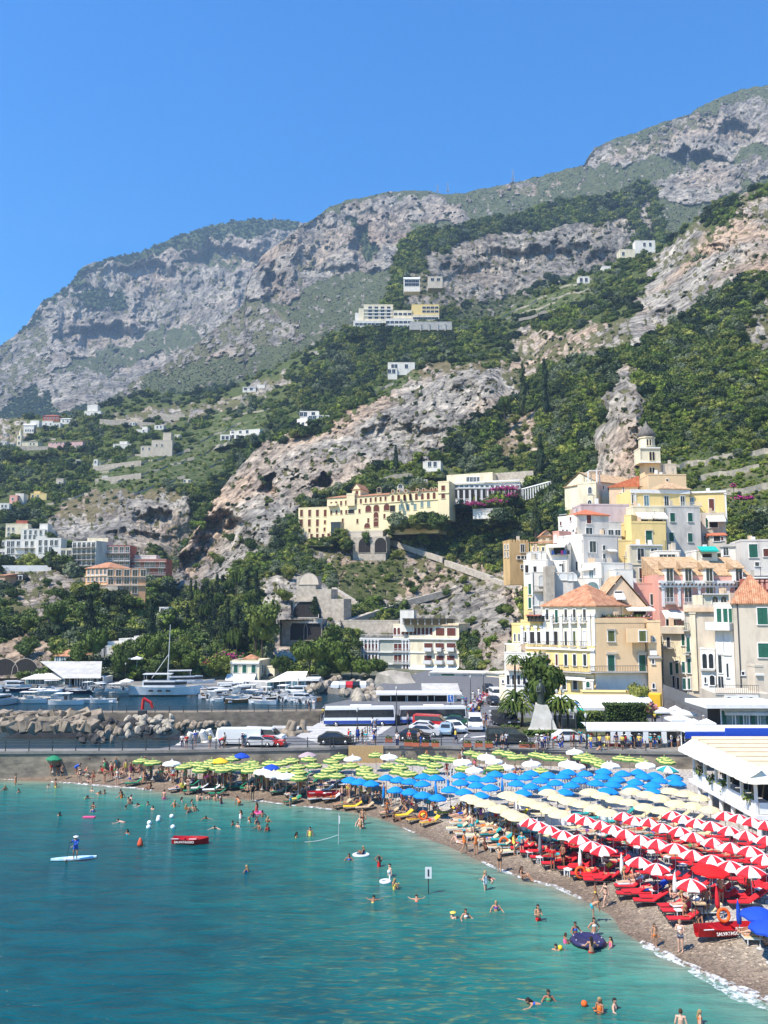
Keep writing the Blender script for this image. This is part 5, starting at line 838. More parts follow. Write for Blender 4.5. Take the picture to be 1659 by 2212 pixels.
def build_sea():
 xs=np.concatenate([np.arange(-330,-60,6),np.arange(-60,60,1.0),np.arange(60,120,6)]);ys=np.concatenate([np.arange(8,112,1.0),np.arange(112,290,4)])
 X,Y=np.meshgrid(xs,ys);d=sdist(X,Y);pv=np.array([proj((x,y,0))for x,y in zip(X.ravel(),Y.ravel())]).reshape(X.shape+(2,));land=pv[...,1]<np.interp(pv[...,0],SX,SY_)
 d=np.where(land&(Y<100),0,d);d=np.where(Y>97,30,d)
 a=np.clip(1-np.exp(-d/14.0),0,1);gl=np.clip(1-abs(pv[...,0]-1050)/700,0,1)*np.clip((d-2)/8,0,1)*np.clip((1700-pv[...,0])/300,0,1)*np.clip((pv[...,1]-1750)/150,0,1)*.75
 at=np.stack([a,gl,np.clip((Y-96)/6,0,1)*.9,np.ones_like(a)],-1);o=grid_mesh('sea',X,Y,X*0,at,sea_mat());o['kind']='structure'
def build_beach():
 cols=np.arange(-90,1800,6.0);nr=44;X=np.zeros((nr,len(cols)));Y=X.copy();A=[]
 for j,c in enumerate(cols):
  a=G(c,np.interp(c,SX,SY_),0);b=G(c,np.interp(c,WXs,WYs),3.0);a2=a+(a-b).normalized()*2.0
  t=np.linspace(0,1,nr)**1.3;X[:,j]=a2.x+(b.x-a2.x)*t;Y[:,j]=a2.y+(b.y+.25-a2.y)*t
 d=sdist(X,Y);below=np.array([[proj((x,y,0))[1]>np.interp(proj((x,y,0))[0],SX,SY_)for x,y in zip(r1,r2)]for r1,r2 in zip(X,Y)])
 Z=np.where(below,-.2*d,np.minimum(1.15,.17*d))+(fbm(X*.7,Y*.7,3,3)-.5)*.12*(d>.5);dry=np.clip((d-.6)/6.5,0,1)*np.where(X<0,.55,1)
 o=grid_mesh('beach',X,Y,Z,np.stack([dry,dry,dry,np.ones_like(dry)],-1),beach_mat());o['kind']='structure'
def build_foam():
 fm=bpy.data.materials.new('foam');fm.use_nodes=True;nt=fm.node_tree;p=nt.nodes['Principled BSDF'];p.inputs['Base Color'].default_value=(.85,.88,.88,1);p.inputs['Roughness'].default_value=.7
 geo=node(nt,'ShaderNodeNewGeometry');n=node(nt,'ShaderNodeTexNoise',i_Scale=2.2,i_Detail=8.0,i_Roughness=.75);nt.links.new(geo.outputs['Position'],n.inputs['Vector']);r=ramp(nt,n.outputs[0],[(.44,(0,0,0)),(.66,(.9,.9,.9))]);nt.links.new(r.outputs[0],p.inputs['Alpha'])
 for x0,x1,w in((-80,40,.12),(110,330,.35),(540,640,.12),(655,720,.2),(870,900,.15),(1040,1140,.22),(1150,1260,.28),(1385,1480,.5),(1440,1790,.75)):
  mb=MB();xs=np.arange(x0,x1,3.0);L_,R_=[],[]
  for i,x in enumerate(xs):
   a=G(x,np.interp(x,SX,SY_),0);b=G(x+3,np.interp(x+3,SX,SY_),0);t=(b-a).normalized();n_=Vector((t.y,-t.x,0));e=math.sin(math.pi*(i+.5)/len(xs))**.5
   ww=w*e*(.5+1.0*float(vn(np.array(x/17.),np.array(3.),5)));off=w*.3*(float(vn(np.array(x/30.),np.array(8.),9))-.5);c=a+n_*off
   L_.append(c+n_*ww+Vector((0,0,.02)));R_.append(c-n_*ww*.5+Vector((0,0,.14*w+.05)))
  k=len(xs);mb.add(L_+R_,[(i,i+1,k+i+1,k+i)for i in range(k-1)],True);o=mb.build('foam',fm);o['kind']='stuff';tag(o,'white foam of small waves breaking on the shingle','foam')
build_sea();build_beach();build_foam()
ASP=mat('asphalt',(.16,.16,.165),(.11,.11,.115),1.5,.9,.2);PAV=mat('pier_paving',(.25,.235,.21),(.18,.17,.15),1.2,.9,.2);HARB=mat('harbour_masonry',(.30,.24,.17),(.14,.115,.085),.7,.95,.6,detail=8,stretch=.6);DIRTW=mat('weathered_sea_wall',(.36,.30,.22),(.10,.09,.075),.35,.95,.6,detail=9,stretch=.45)
def plate(name,pts,z,m,z0=None,wm=None):
 mb=MB();xy=[tuple(G(x,y,z).xy)for x,y in pts];mb.prism(xy,z-.25 if z0 is None else z0,z);o=mb.build(name,m);o['kind']='structure';return o
mb=MB();front=[(p.x,p.y)for p in WW];back=[tuple(G(x,y,3).xy)for x,y in((1800,1430),(1500,1435),(1120,1440),(1090,1448),(930,1446),(820,1478),(800,1500),(760,1510),(700,1522),(690,1560),(665,1575),(640,1590),(540,1598),(420,1602),(345,1616.5),(-90,1617.5))]
mb.prism(front+back,2.6,3.0);o=mb.build('promenade',ASP);o['kind']='structure'
mb=MB();inner=[(p[0],p[1]+.6)for p in front];mb.prism(front[:6]+[(x,y)for x,y in inner[:6][::-1]],-.5,2.597);mb.prism(front[5:]+[(x,y)for x,y in inner[5:][::-1]],-.5,2.597)
o=mb.build('sea_wall',DIRTW);tag(o,'long weathered stone sea wall behind the beach under the promenade','wall')
mb=MB()
for i in range(len(front)-1):a,b=front[i],front[i+1];mb.prism([(a[0],a[1]-.12),(b[0],b[1]-.12),(b[0],b[1]+.35),(a[0],a[1]+.35)],2.75,3.06)
o=mb.build('kerb',PAV);o['kind']='structure'
plate('pavement',[(-90,1622.4),(340,1621.6),(700,1613.5),(700,1609),(340,1617.2),(-90,1617.8)],3.005,PAV,3.0)
plate('pavement',[(1100,1616),(1396,1622),(1790,1627),(1790,1600),(1250,1598),(1100,1606)],3.10,PAV,3.0)
plate('garden',[(1085,1590),(1250,1592),(1420,1580),(1400,1556),(1120,1550),(1090,1565)],3.14,mat('garden_soil',(.10,.09,.05),(.05,.07,.02),2),3.0)
for i,pts in enumerate(([(985,1567),(1002,1548),(1004,1548),(988,1567)],[(1010,1573),(1060,1573),(1060,1575),(1010,1575)],[(1060,1555),(1095,1555),(1095,1557),(1060,1557)],[(1056,1535),(1085,1535),(1085,1536.3),(1056,1536.3)],[(1058,1525),(1080,1525),(1080,1526.2),(1058,1526.2)],[(992,1600),(1008,1585),(1011,1585),(996,1600)],[(1016,1592),(1048,1589),(1048,1591),(1018,1594)],[(880,1552),(960,1551),(960,1553),(880,1554)])):
 o=plate('road_marking',pts,3.008,WTR,3.004)
plate('quay',[(-160,1478),(300,1479),(690,1483),(800,1496),(830,1480),(830,1440),(690,1440),(-160,1440)],1.3,PAV,-1)
plate('shore_ground',[(-200,1462),(600,1462),(1120,1462),(1800,1462),(1800,1410),(-200,1410)],2.0,mat('shore_earth',(.16,.14,.10),(.07,.09,.04),.4),1.2)
mb=MB();f=[G(x,y,2.5)for x,y in((-160,1541),(420,1539),(700,1536))];pts=[(p.x,p.y)for p in f]+[(p.x,p.y+3.2)for p in f[::-1]];mb.prism(pts,-1,2.5);tag(mb.build('stone_pier',HARB),'brown stone harbour pier with a railing behind the boulders','pier');P2=f
mb=MB();a,b=G(585,1573,.5),G(700,1575,.5);mb.prism([(a.x,a.y),(b.x,b.y),(b.x,b.y+3),(a.x,a.y+3)],-1,.5);tag(mb.build('landing_step',CON),'low concrete landing step at the foot of the stone pier','step')
plate('ramp',[(640,1590),(690,1560),(720,1545),(860,1560),(800,1600),(690,1606)],3.02,CON,2.99)
def railing(label,pts,spacing=2.5,h=1.05,rails=(.35,.7,1.03),group='railings of the piers and promenade'):
 t=Thing('railing',label,'railing',pts[0],group);L=[0]
 for a,b in zip(pts[:-1],pts[1:]):L.append(L[-1]+(b-a).length)
 def at(s):
  for i in range(len(pts)-1):
   if s<=L[i+1]+1e-6:return pts[i].lerp(pts[i+1],(s-L[i])/(L[i+1]-L[i]))
  return pts[-1]
 for z in rails:
  mb=MB();mb2=[mb.tube(a+Vector((0,0,z)),b+Vector((0,0,z)),.028,n=4)for a,b in zip(pts[:-1],pts[1:])];t.put('rail',mb,IRN)
 n=int(L[-1]/spacing);pm=MB();pm.lathe([(.10,0),(.06,.15),(.05,.5),(.075,.55),(.045,.62),(.05,h),(.07,h+.05),(.01,h+.16)],6);me=pm.mesh('post',IRN)
 for i in range(n+1):p=at(L[-1]*i/n);link('post',me,t.root,p-t.loc)
wf=[p+Vector((0,.12,.05))for p in WW]
railing('front railing along the left pier above the sea wall',[wf[0],wf[1],wf[2],wf[3]]);railing('front railing along the promenade above the parasols',[wf[3]+Vector((.4,0,0)),wf[4],wf[5],wf[6],wf[7]])
railing('far railing along the brown stone harbour pier',[Vector((p.x,p.y+.2,2.5))for p in P2],2.2,.95,(.3,.62,.93))
pp=[G(x,y,3.0)for x,y in((762,1608),(790,1590),(826,1562))];railing('short railing beside the ramp up to the buses',pp,1.6);railing('railing at the left end of the plaza near the striped bus',[G(690,1562,3),G(706,1548,3)],1.5)
K('b2')
t=Thing('reed_fence','tan reed screen fixed to the sea wall behind the parasols','fence',G(753,1650,1.1));a,b=G(753,1612,3.0),G(828,1612,3.0);mb=MB();n=60
for i in range(n):x=a.x+(b.x-a.x)*i/n;mb.box(x,x+.055,a.y-.22,a.y-.16-.02*(i%2),.9,3.05+.06*((i*7)%3))
t.put('screen',mb,mat('reed',(.62,.42,.20),(.45,.29,.13),6,.9))
def pickets(label,px0,px1,py):
 a,b=GB(px0,py),GB(px1,py);t=Thing('picket_fence',label,'fence',a,'white picket screens among the parasols');n=max(4,int((b-a).length/.26));d=(b-a)/n;mb=MB()
 for i in range(n):q=a+d*i;mb.box(q.x,q.x+.15,q.y,q.y+.03,q.z-.1,q.z+1.7)
 t.put('pickets',mb,RAILW);r=MB();r.tube(a+Vector((0,.06,1.3)),b+Vector((0,.06,1.3)),.03,n=4);r.tube(a+Vector((0,.06,.4)),b+Vector((0,.06,.4)),.03,n=4);t.put('rail',r,RAILW)
pickets('white picket screen left among the blue parasols',890,968,1712);pickets('white picket screen behind the middle blue parasols',972,1010,1700);pickets('long white picket screen behind the blue parasols',1075,1180,1708);pickets('white picket screen at the right of the blue parasols',1190,1330,1710)
ROCK=mat('breakwater_concrete',(.36,.29,.21),(.16,.13,.095),1.3,.95,.7,obj=True,detail=8);ROCKD=mat('dark_boulder',(.075,.07,.065),(.03,.03,.03),1.0,.9,.7,obj=True);ROCKW=mat('pale_boulder',(.46,.40,.31),(.22,.19,.145),1.3,.95,.7,obj=True)
def rock_mesh(seed,blocky=False,m=None):
 r=np.random.RandomState(seed);bm=bmesh.new()
 if blocky:
  bmesh.ops.create_cube(bm,size=1.0)
  for v in bm.verts:v.co+=Vector(r.randn(3))*.05
  bmesh.ops.bevel(bm,geom=list(bm.edges),offset=.05,segments=2,affect='EDGES')
 else:
  bmesh.ops.create_icosphere(bm,subdivisions=2,radius=.6)
  for _ in range(7):
   n=Vector(r.randn(3)).normalized();d=.3+.2*r.rand()
   for v in bm.verts:
    e=v.co.dot(n)-d
    if e>0:v.co-=n*e
 for v in bm.verts:v.co+=Vector(r.randn(3))*.012
 me=bpy.data.meshes.new('boulder');bm.to_mesh(me);bm.free();me.materials.append(m);return me
RB=[rock_mesh(i,True,ROCK)for i in range(4)];RD=[rock_mesh(10+i,False,ROCKD)for i in range(4)];RW=[rock_mesh(20+i,False,ROCKW)for i in range(4)];RK=[rock_mesh(30+i,False,ROCK)for i in range(4)]
def rocks(name,lab,grp,lst,meshes,dz=0):
 r=random.Random(len(lst))
 for i,(x,y,s)in enumerate(lst):
  p=G(x,y,dz);o=link(name,r.choice(meshes));o.location=p;o.rotation_euler=(r.uniform(-.5,.5),r.uniform(-.5,.5),r.uniform(0,6));o.scale=(s*r.uniform(.9,1.15),s*r.uniform(.85,1.1),s*r.uniform(.8,1.0));tag(o,lab,'boulder',grp)
K('Za');r=random.Random(4);L1=[]
for row,(y0,s,n)in enumerate(((620,1.75,22),(575,1.75,22),(525,1.8,18))):
 for i in range(n):
  x=20+(880+(60 if row==2 else 0))*(i+.5*(row%2))/n;L1.append((kx(x+r.uniform(-14,14)),1,s*r.uniform(.72,1.0),row,y0+r.uniform(-8,8)))
for x,_,s,row,y in L1:
 d=(127.5,129.5,131.3)[row];p=P(x,ky(y),d);o=link('concrete_block',r.choice(RB));o.location=p;o.rotation_euler=(r.uniform(-.5,.5),r.uniform(-.5,.5),r.uniform(0,6));o.scale=(s*.95,)*3;tag(o,'big tan concrete block tumbled in front of the stone pier','block','concrete blocks of the breakwater')
L2=[]
for i in range(85):
 u=r.random();x=740+880*u;yb=745-95*max(0,(u-.3)/.7);yt=640-110*min(1,u/.45)if u<.45 else 530+10*u;v=r.random();y=yt+(yb-yt)*v;L2.append((x,y,v,u))
L2.sort(key=lambda q:q[1])
for x,y,v,u in L2:
 d=131.5-9.5*v*(1-.35*u);p=P(kx(x),ky(y),d);s=r.uniform(.6,1.35);dark=(u<.2 or(y<640 and u<.5)or r.random()<.18);o=link('boulder',r.choice(RD if dark else(RW if u>.45 else RK)));o.location=p;o.rotation_euler=tuple(r.uniform(0,6)for _ in range(3));o.scale=(s*1.3,s,s*.8)
 tag(o,'dark wet boulder in the low breakwater spur' if dark else 'pale boulder in the low breakwater spur' if u>.45 else 'tan boulder in the low breakwater spur','boulder','dark boulders of the spur' if dark else 'pale boulders of the spur' if u>.45 else 'tan boulders of the spur')
for i in range(40):x=384+.2645*r.uniform(0,440);p=P(x,1371.5+.2645*r.uniform(720,755),133+r.random());s=r.uniform(.7,1.4);o=link('boulder',r.choice(RK));o.location=p;o.scale=(s,s,s*.8);o.rotation_euler=tuple(r.uniform(0,6)for _ in range(3));tag(o,'small brown boulder at the foot of the stone pier','boulder','small boulders under the pier')
for i in range(70):x=kx(0)+r.uniform(0,1)*0;x=r.uniform(655,905);y=1455+r.uniform(8,42)if x<800 else r.uniform(1462,1485);p=G(x,y,1.5);s=r.uniform(1.0,2.4);o=link('boulder',r.choice(RW+RK));o.location=p;o.scale=(s,s,s*.8);o.rotation_euler=tuple(r.uniform(0,6)for _ in range(3));tag(o,'pale boulder of the harbour shore rocks below the pine trees','boulder','shore boulders below the pines')
o=link('rock_outcrop',rock_mesh(55,False,mat('limestone',(.52,.47,.38),(.24,.21,.17),1.2,.95,.8,obj=True,detail=9)));p=P(853,1484,188);o.location=p+Vector((0,0,1));o.scale=(8.2,6,7);bpy.context.view_layer.update();tag(o,'large pale rock outcrop in front of the cream hotel','rock')
for x,y,s in((20,1010,.9),(60,1015,.8),(80,1080,.7),(115,1085,.8),(225,1040,.9),(350,1030,.9),(150,1045,.6),(255,1020,.8),(10,1050,.9),(45,1060,.7),(820,1075,.6),(940,1040,.6)):
 K('Za');p=GB(kx(x),ky(y));o=link('boulder',r.choice(RW));o.location=p;o.scale=(s,s,s*.7);o.rotation_euler=(r.random(),r.random(),r.random()*6);tag(o,'pale boulder on the beach at the foot of the sea wall','boulder','boulders at the foot of the sea wall')
for i in range(16):p=G(r.uniform(768,822),r.uniform(1495,1518),3.0);s=r.uniform(1.2,2.6);o=link('boulder',r.choice(RW+RK));o.location=p;o.scale=(s,s,s*.8);o.rotation_euler=tuple(r.uniform(0,6)for _ in range(3));tag(o,'pale boulder heaped behind the left coach','boulder','boulders behind the left coach')
tm=MB();tm.tube((0,0,0),(0,0,1.5),.5,.34,10)
for k in range(3):a=2.094*k;tm.tube((0,0,.1),(1.35*math.cos(a),1.35*math.sin(a),-.45),.5,.34,10)
TM=tm.mesh('tetrapod',mat('whitewashed_concrete',(.74,.71,.63),(.58,.55,.48),1.5,.9,.3,obj=True));K('Z8')
for i,(x,y,rz)in enumerate(((50,925,0),(105,915,1),(165,905,2),(215,915,.5),(262,895,1.6),(320,895,.2),(370,885,2.2))):p=G(kx(x),ky(y),2.6);o=link('tetrapod',TM);o.location=p+Vector((0,1,.3));o.rotation_euler=(.3*math.sin(i),.4*math.cos(i),rz);tag(o,'whitewashed concrete tetrapod behind the front railing','tetrapod','white tetrapods on the pier')
for i,(x,y,rz)in enumerate(((890,830,0),(915,840,1),(1010,832,2))):p=G(kx(x),ky(y),2.6);o=link('tetrapod',TM);o.location=p+Vector((0,1,.3));o.rotation_euler=(.2,.3,rz);o.active_material=TM.materials[0];o.scale=(1.15,)*3;tag(o,'tan concrete tetrapod beside the pier near the vans','tetrapod','tan tetrapods by the vans');o.material_slots[0].link='OBJECT';o.material_slots[0].material=ROCK
# ---------------- parasols, loungers and beach furniture ----------------
def cloth(name,c,k=.88):return mat(name,c,tuple(v*k for v in c),2.5,.75,obj=True)
C_RED=cloth('red_canvas',(.62,.02,.03));C_WHI=cloth('white_canvas',(.80,.79,.75));C_BLU=cloth('blue_canvas',(.005,.22,.62));C_DBL=cloth('deep_blue_canvas',(.01,.06,.42));C_CRE=cloth('cream_canvas',(.64,.54,.32),.84);C_YEL=cloth('lemon_canvas',(.52,.50,.15));C_LIM=cloth('lime_canvas',(.08,.20,.05));C_TEA=cloth('teal_canvas',(.02,.30,.30));C_SCR=cloth('scarlet_canvas',(.75,.01,.01));C_MAU=cloth('mauve_canvas',(.42,.32,.33));C_GRN=cloth('dark_green_canvas',(.02,.22,.11));C_SUN=cloth('sun_yellow_canvas',(.80,.50,.03));C_GRY=cloth('grey_canvas',(.2,.2,.21));C_ORA=cloth('orange_plastic',(.75,.12,.02));POLE=mat('parasol_pole',(.45,.45,.45),rough=.4,spec=.5);WOODP=mat('pale_wood',(.55,.40,.24),(.38,.26,.15),5,obj=True);PLA=mat('white_plastic',(.78,.78,.76),rough=.4)
def canopy(kind,r,n=8):
 mb=MB();mats={'red':[C_RED,C_WHI],'blue':[C_BLU],'cream':[C_CRE],'white':[C_WHI],'lime':[C_YEL,C_LIM],'dark':[C_DBL],'scarlet':[C_SCR],'mauve':[C_MAU],'teal':[C_TEA,C_WHI],'sun':[C_SUN],'green':[C_GRN]}[kind]
 if kind in('lime','white'):
  prof=[(0.0,.62),(.035,.56),(.05,.44),(.22,.34),(.55,.27),(.80,.20),(.98,.07),(1.0,.0),(1.0,-.12)];bands=[0,0,1,0,1,0,1,1]if kind=='lime' else[0]*8
 elif kind=='cream':prof=[(0.0,.34),(.3,.315),(.6,.24),(.85,.10),(1.0,-.05)];bands=[0]*4
 else:prof=[(0.0,.42),(.25,.36),(.5,.27),(.75,.15),(1.0,0),(1.0,-.10)];bands=[0]*5
 sub=2;N=n*sub;k=len(prof);vs=[]
 for j,(rr,z)in enumerate(prof):
  for i in range(N):
   a=2*math.pi*i/N;sag=.93 if i%sub else 1.0;q=rr*r*(sag if rr>.1 else 1);zz=z+(.035*r*(rr**2)if i%sub else 0)*(-1 if kind=='cream' else 1)
   if z<-.05 and kind!='cream':zz=z+.03*(i%2)
   vs.append((q*math.cos(a),q*math.sin(a),zz))
 b0=len(mb.v)
 for j in range(k-1):
  for i in range(N):
   mb.mi=(i//sub)%2 if kind in('red','teal')else bands[j];i2=(i+1)%N
   mb.v and None
   mb.f.append((j*N+i,(j+1)*N+i,(j+1)*N+i2,j*N+i2)[::-1]);mb.m.append(mb.mi);mb.sm.append(False)
 mb.v=vs;return mb.mesh('canopy',mats)
def make_parasol(kind,r,h=2.2,closed=False):
 t=empty('parasol');top=h-{'lime':.55,'white':.55,'cream':.32}.get(kind,.42)
 pm=MB();pm.tube((0,0,0),(0,0,h-.05),.028,n=6);link('pole',pm.mesh('pole',POLE),t);bm_=MB();bm_.lathe([(.001,0),(.22,0),(.22,.06),(.05,.1),(.04,.3)],10);link('base',bm_.mesh('base',CON),t)
 if closed:cm=MB();cm.lathe([(.02,0),(.14,.05),(.17,.35),(.12,.9),(.04,1.25),(.01,1.4)],8);link('canopy',cm.mesh('canopy',closed),t,(0,0,h-1.45))
 else:
  link('canopy',canopy(kind,r),t,(0,0,top));rb=MB()
  for i in range(8):a=2*math.pi*i/8;rb.tube((0,0,.22),(r*.75*math.cos(a),r*.75*math.sin(a),.10),.01,n=3,cap=False)
  link('ribs',rb.mesh('ribs',POLE),t,(0,0,top-.02))
 return t
PROTO={};USED=set()
def parasol(kind,px,py,label,group,r=1.0,h=2.25,closed=None):
 k=(kind,r,closed.name if closed else None)
 if k not in PROTO:PROTO[k]=make_parasol(kind,r,h,closed or False)
 o=PROTO[k]if k not in USED else copy_tree(PROTO[k]);USED.add(k);p=GB(px,py,h);o.location=p;o.rotation_euler=(rnd.uniform(-.05,.05),rnd.uniform(-.05,.05),rnd.uniform(0,.7));s=rnd.uniform(.86,.97);o.scale=(s,s,1)
 tag(o,label,'parasol',group);return o
def row(cr,pts,kind,label,group,**kw):
 K(cr);return[parasol(kind,kx(x),ky(y),label,group,**kw)for x,y in pts]
def mul(*segs):
 out=[]
 for cr,pts in segs:K(cr);out+=[(kx(x),ky(y))for x,y in pts]
 return out
REDS=[mul(('b3',[(925,760),(1005,790),(1105,830),(1220,875),(1365,915),(1490,970),(1610,1015)]),('b4',[(500,1430)]),('b5',[(880,265),(1110,375)])),mul(('b3',[(1345,715),(1440,745),(1575,780)]),('b4',[(255,1140),(375,1180),(500,1225),(655,1265),(815,1305),(965,1365),(1145,1410)]),('b5',[(1400,250),(1540,285)])),mul(('b4',[(360,1025),(440,1060),(580,1080),(715,1125),(870,1155),(985,1205),(1160,1255),(1305,1295),(1500,1330),(1640,1405)])),mul(('b4',[(810,1015),(900,1050),(1015,1080),(1150,1105),(1305,1150),(1465,1190),(1640,1240)])),mul(('b4',[(1275,1015),(1385,1040),(1510,1075),(1640,1100)]))]
CREAMS=[mul(('b3',[(350,545),(420,575),(520,600),(630,640),(740,685),(820,720)])),mul(('b3',[(710,515),(800,545),(900,580),(1020,620),(1110,660),(1210,690)])),mul(('b3',[(1095,495),(1170,540),(1280,570),(1400,605),(1530,640)]),('b4',[(210,1000)])),mul(('b3',[(1480,490),(1580,525)]),('b4',[(290,880),(400,910),(545,950),(690,980)])),mul(('b4',[(430,810),(560,840),(680,870),(830,920),(975,940),(1130,975)])),mul(('b4',[(780,810),(920,835),(1040,870)]))]
ORD=['first','second','third','fourth','fifth','sixth','seventh','eighth','ninth','tenth','11th','12th','13th','14th']
for i,l in enumerate(REDS):
 for x,y in l:parasol('red',x,y,'red and white striped parasol in the %s row from the sea'%ORD[i],'red and white parasols')
for i,l in enumerate(CREAMS):
 for x,y in l:parasol('cream',x,y,'plain cream parasol in the %s cream row from the sea'%ORD[i],'cream parasols',r=1.04)
BLUES=[mul(('b2',[(262,325),(345,340),(440,355)])),mul(('b2',[(640,405),(755,420),(860,445),(970,465)])),mul(('b2',[(560,310),(655,325),(750,340),(865,355)])),mul(('b2',[(860,300),(960,310)])),mul(('b2',[(1085,400),(1200,420),(1335,450)])),mul(('b2',[(1170,345),(1300,365),(1420,385)])),mul(('b2',[(1165,290),(1275,310),(1390,320)])),mul(('b3',[(790,405),(930,430),(1075,455),(1240,485)])),mul(('b3',[(855,490),(1620,475)])),mul(('b3',[(740,335),(870,348),(1015,375),(1160,400),(1310,420)])),mul(('b3',[(590,318),(920,310),(1085,325),(1220,340),(1375,370),(1530,400)])),mul(('b3',[(1265,300),(1435,315),(1590,340)])),mul(('b4',[(105,730),(250,740),(430,770),(620,800)])),mul(('b4',[(215,800),(160,675),(300,695),(460,720),(620,750)])),mul(('b4',[(175,625),(350,645),(525,670),(670,705),(830,730)])),mul(('b4',[(490,635),(625,660),(810,685)]))]
for i,l in enumerate(BLUES):
 for x,y in l:parasol('blue',x,y,'bright blue parasol in the %s of the blue parasol rows'%(('first','second','third','fourth','fifth','sixth','seventh','eighth','ninth','tenth','11th','12th','13th','14th','15th','16th')[i]),'blue parasols',r=.95)
LIMES=mul(('b1',[(118,165),(214,178),(520,195),(575,190),(695,170),(868,145),(650,205),(745,215),(840,205),(895,215),(1005,235),(960,200),(1020,180),(1045,212),(1170,180),(1255,185),(1340,160),(1290,240),(1400,210),(1480,150),(1525,200),(1410,255),(1400,300),(470,210),(590,235),(790,235)]),('b2',[(182,130),(105,165),(105,235),(155,205),(40,280),(155,282),(280,200),(390,225),(480,115),(390,260),(445,285),(875,130),(980,140),(690,155),(775,175),(870,180),(955,195),(1080,155),(585,200),(665,210),(650,250),(750,265),(920,245),(1245,100),(1320,120),(1490,95),(1555,105),(1190,225),(1450,220)]),('b3',[(780,155),(830,150),(620,250),(960,130),(1040,140),(1110,160),(1190,165),(1400,150),(1470,180),(1540,190),(1600,215),(1020,275)]),('b4',[(20,480),(90,515),(150,560),(330,500),(410,510),(500,520),(720,510),(750,530)]))
for x,y in LIMES:parasol('lime',x,y,'yellow and green pagoda parasol %s'%('at the left end of the beach' if x<480 else 'left of the reed screen' if x<740 else 'below the reed screen' if x<900 else 'below the parked dark van' if x<1150 else 'below the bus shelter'),'yellow and green pagoda parasols',r=1.03)
for x,y in mul(('b1',[(363,185),(1105,250),(1195,270),(1300,285)]),('b2',[(290,145),(580,130)]),('b3',[(510,150),(288,195),(585,190),(395,270),(695,245),(935,210),(1340,105),(1275,210),(1345,235),(1640,230)]),('b4',[(230,560),(555,560)])):parasol('white',x,y,'plain white pagoda parasol among the yellow and green ones','white pagoda parasols',r=1.12)
K('b1');parasol('dark',kx(930),ky(132),'dark blue parasol by the sea wall above the lime ones','odd parasols');parasol('mauve',kx(1480),ky(125),'faded mauve parasol by the sea wall left of the reed screen','odd parasols',r=1.15);parasol('sun',kx(755),ky(172),'plain yellow parasol behind the left pagoda parasols','odd parasols');parasol('dark',kx(1180),ky(225),'blue parasol half hidden among the left pagoda parasols','odd parasols')
K('Za');parasol('green',kx(500),ky(885),'small dark green parasol alone by the wall at the far left','odd parasols',r=.95,h=1.9);K('b4');parasol('teal',kx(740),ky(605),'teal and white striped parasol left of the restaurant pavilion','odd parasols',r=1.3)
K('b5');parasol('scarlet',kx(1232),ky(272),'large plain scarlet parasol behind the front striped one','odd parasols',r=1.3,h=2.5);parasol('dark',kx(1590),ky(575),'deep blue parasol beside the red rescue boat','odd parasols',r=1.12,h=2.2);parasol('dark',kx(1655),ky(665),'deep blue parasol cut by the right edge','odd parasols',r=1.12,h=2.2)
for cr,x,y,m,l in(('b2',537,380,C_BLU,'closed blue parasol left of the blue rows'),('b2',1068,330,C_BLU,'closed blue parasol beside the picket screen'),('b2',968,345,C_BLU,'closed blue parasol in front of the pickets'),('b3',660,380,C_BLU,'closed blue parasol behind the middle blue rows'),('b3',45,440,C_BLU,'closed blue parasol near the cream loungers'),('b3',1010,895,C_GRY,'closed black parasol beside the man in a light blue shirt'),('b3',1380,1020,C_WHI,'closed white parasol behind the front red loungers'),('b5',625,190,C_WHI,'closed red and white parasol left of the front row'),('b5',990,310,C_WHI,'closed striped parasol left of the frontmost open one'),('b5',1452,510,C_DBL,'closed deep blue parasol beside the red rescue boat'),('b5',1300,410,C_RED,'closed dark red parasol behind the sitting people'),('b2',978,245,C_WHI,'closed white parasol above the blue rows')):K(cr);parasol('closed',kx(x),ky(y),l,'closed parasols',h=2.1,closed=m)
def make_lounger(m):
 t=empty('sun_lounger');f=MB()
 for y in(-.3,.3):f.box(-.95,.95,y-.025,y+.025,.27,.32)
 f.box(-.95,-.90,-.274,.274,.272,.318);link('frame',f.mesh('frame',PLA if m is C_CRE else WOODP if m is C_SUN else IRN),t);lm=MB();lm.box(-.025,.025,-.025,.025,0,.27);lme=lm.mesh('leg',PLA if m is C_CRE else IRN)
 for x in(-.8,.6):
  for y in(-.3,.3):link('leg',lme,t,(x,y,0))
 b=MB();b.box(-.93,.28,-.28,.28,.322,.38);link('seat',b.mesh('seat',m),t);b=MB();c,s=math.cos(.6),math.sin(.6);b.add([(.29+u*c-w*s,y,.33+u*s+w*c)for u,w in((0,0),(.7,0),(.7,.06),(0,.06))for y in(-.28,.28)],[(0,1,3,2),(2,3,5,4),(4,5,7,6),(6,7,1,0),(0,2,4,6),(1,7,5,3)]);link('backrest',b.mesh('backrest',m),t);return t
LP={};NL=0
def lounger(p,rz,m,label,group='sun loungers on the beach'):
 if m.name not in LP:LP[m.name]=make_lounger(m);o=LP[m.name]
 else:o=copy_tree(LP[m.name])
 o.location=(p[0],p[1],beach_z(p[0],p[1])-.01);o.rotation_euler=(0,0,rz);tag(o,label,'sun lounger',group);return o
def ug(px,py,h=2.25):return GB(px,py,h)
LOUNGES=[]
for i,l in enumerate(REDS):
 for x,y in l:
  p=ug(x,y)
  for dx,dy in((-.75,-.55),(-.6,.6))if i<4 else((-.7,0),):LOUNGES.append((p.x+dx+rnd.uniform(-.1,.1),p.y+dy,-.05+rnd.uniform(-.08,.08),C_RED,'red sun lounger under the %s striped row from the sea'%ORD[i]))
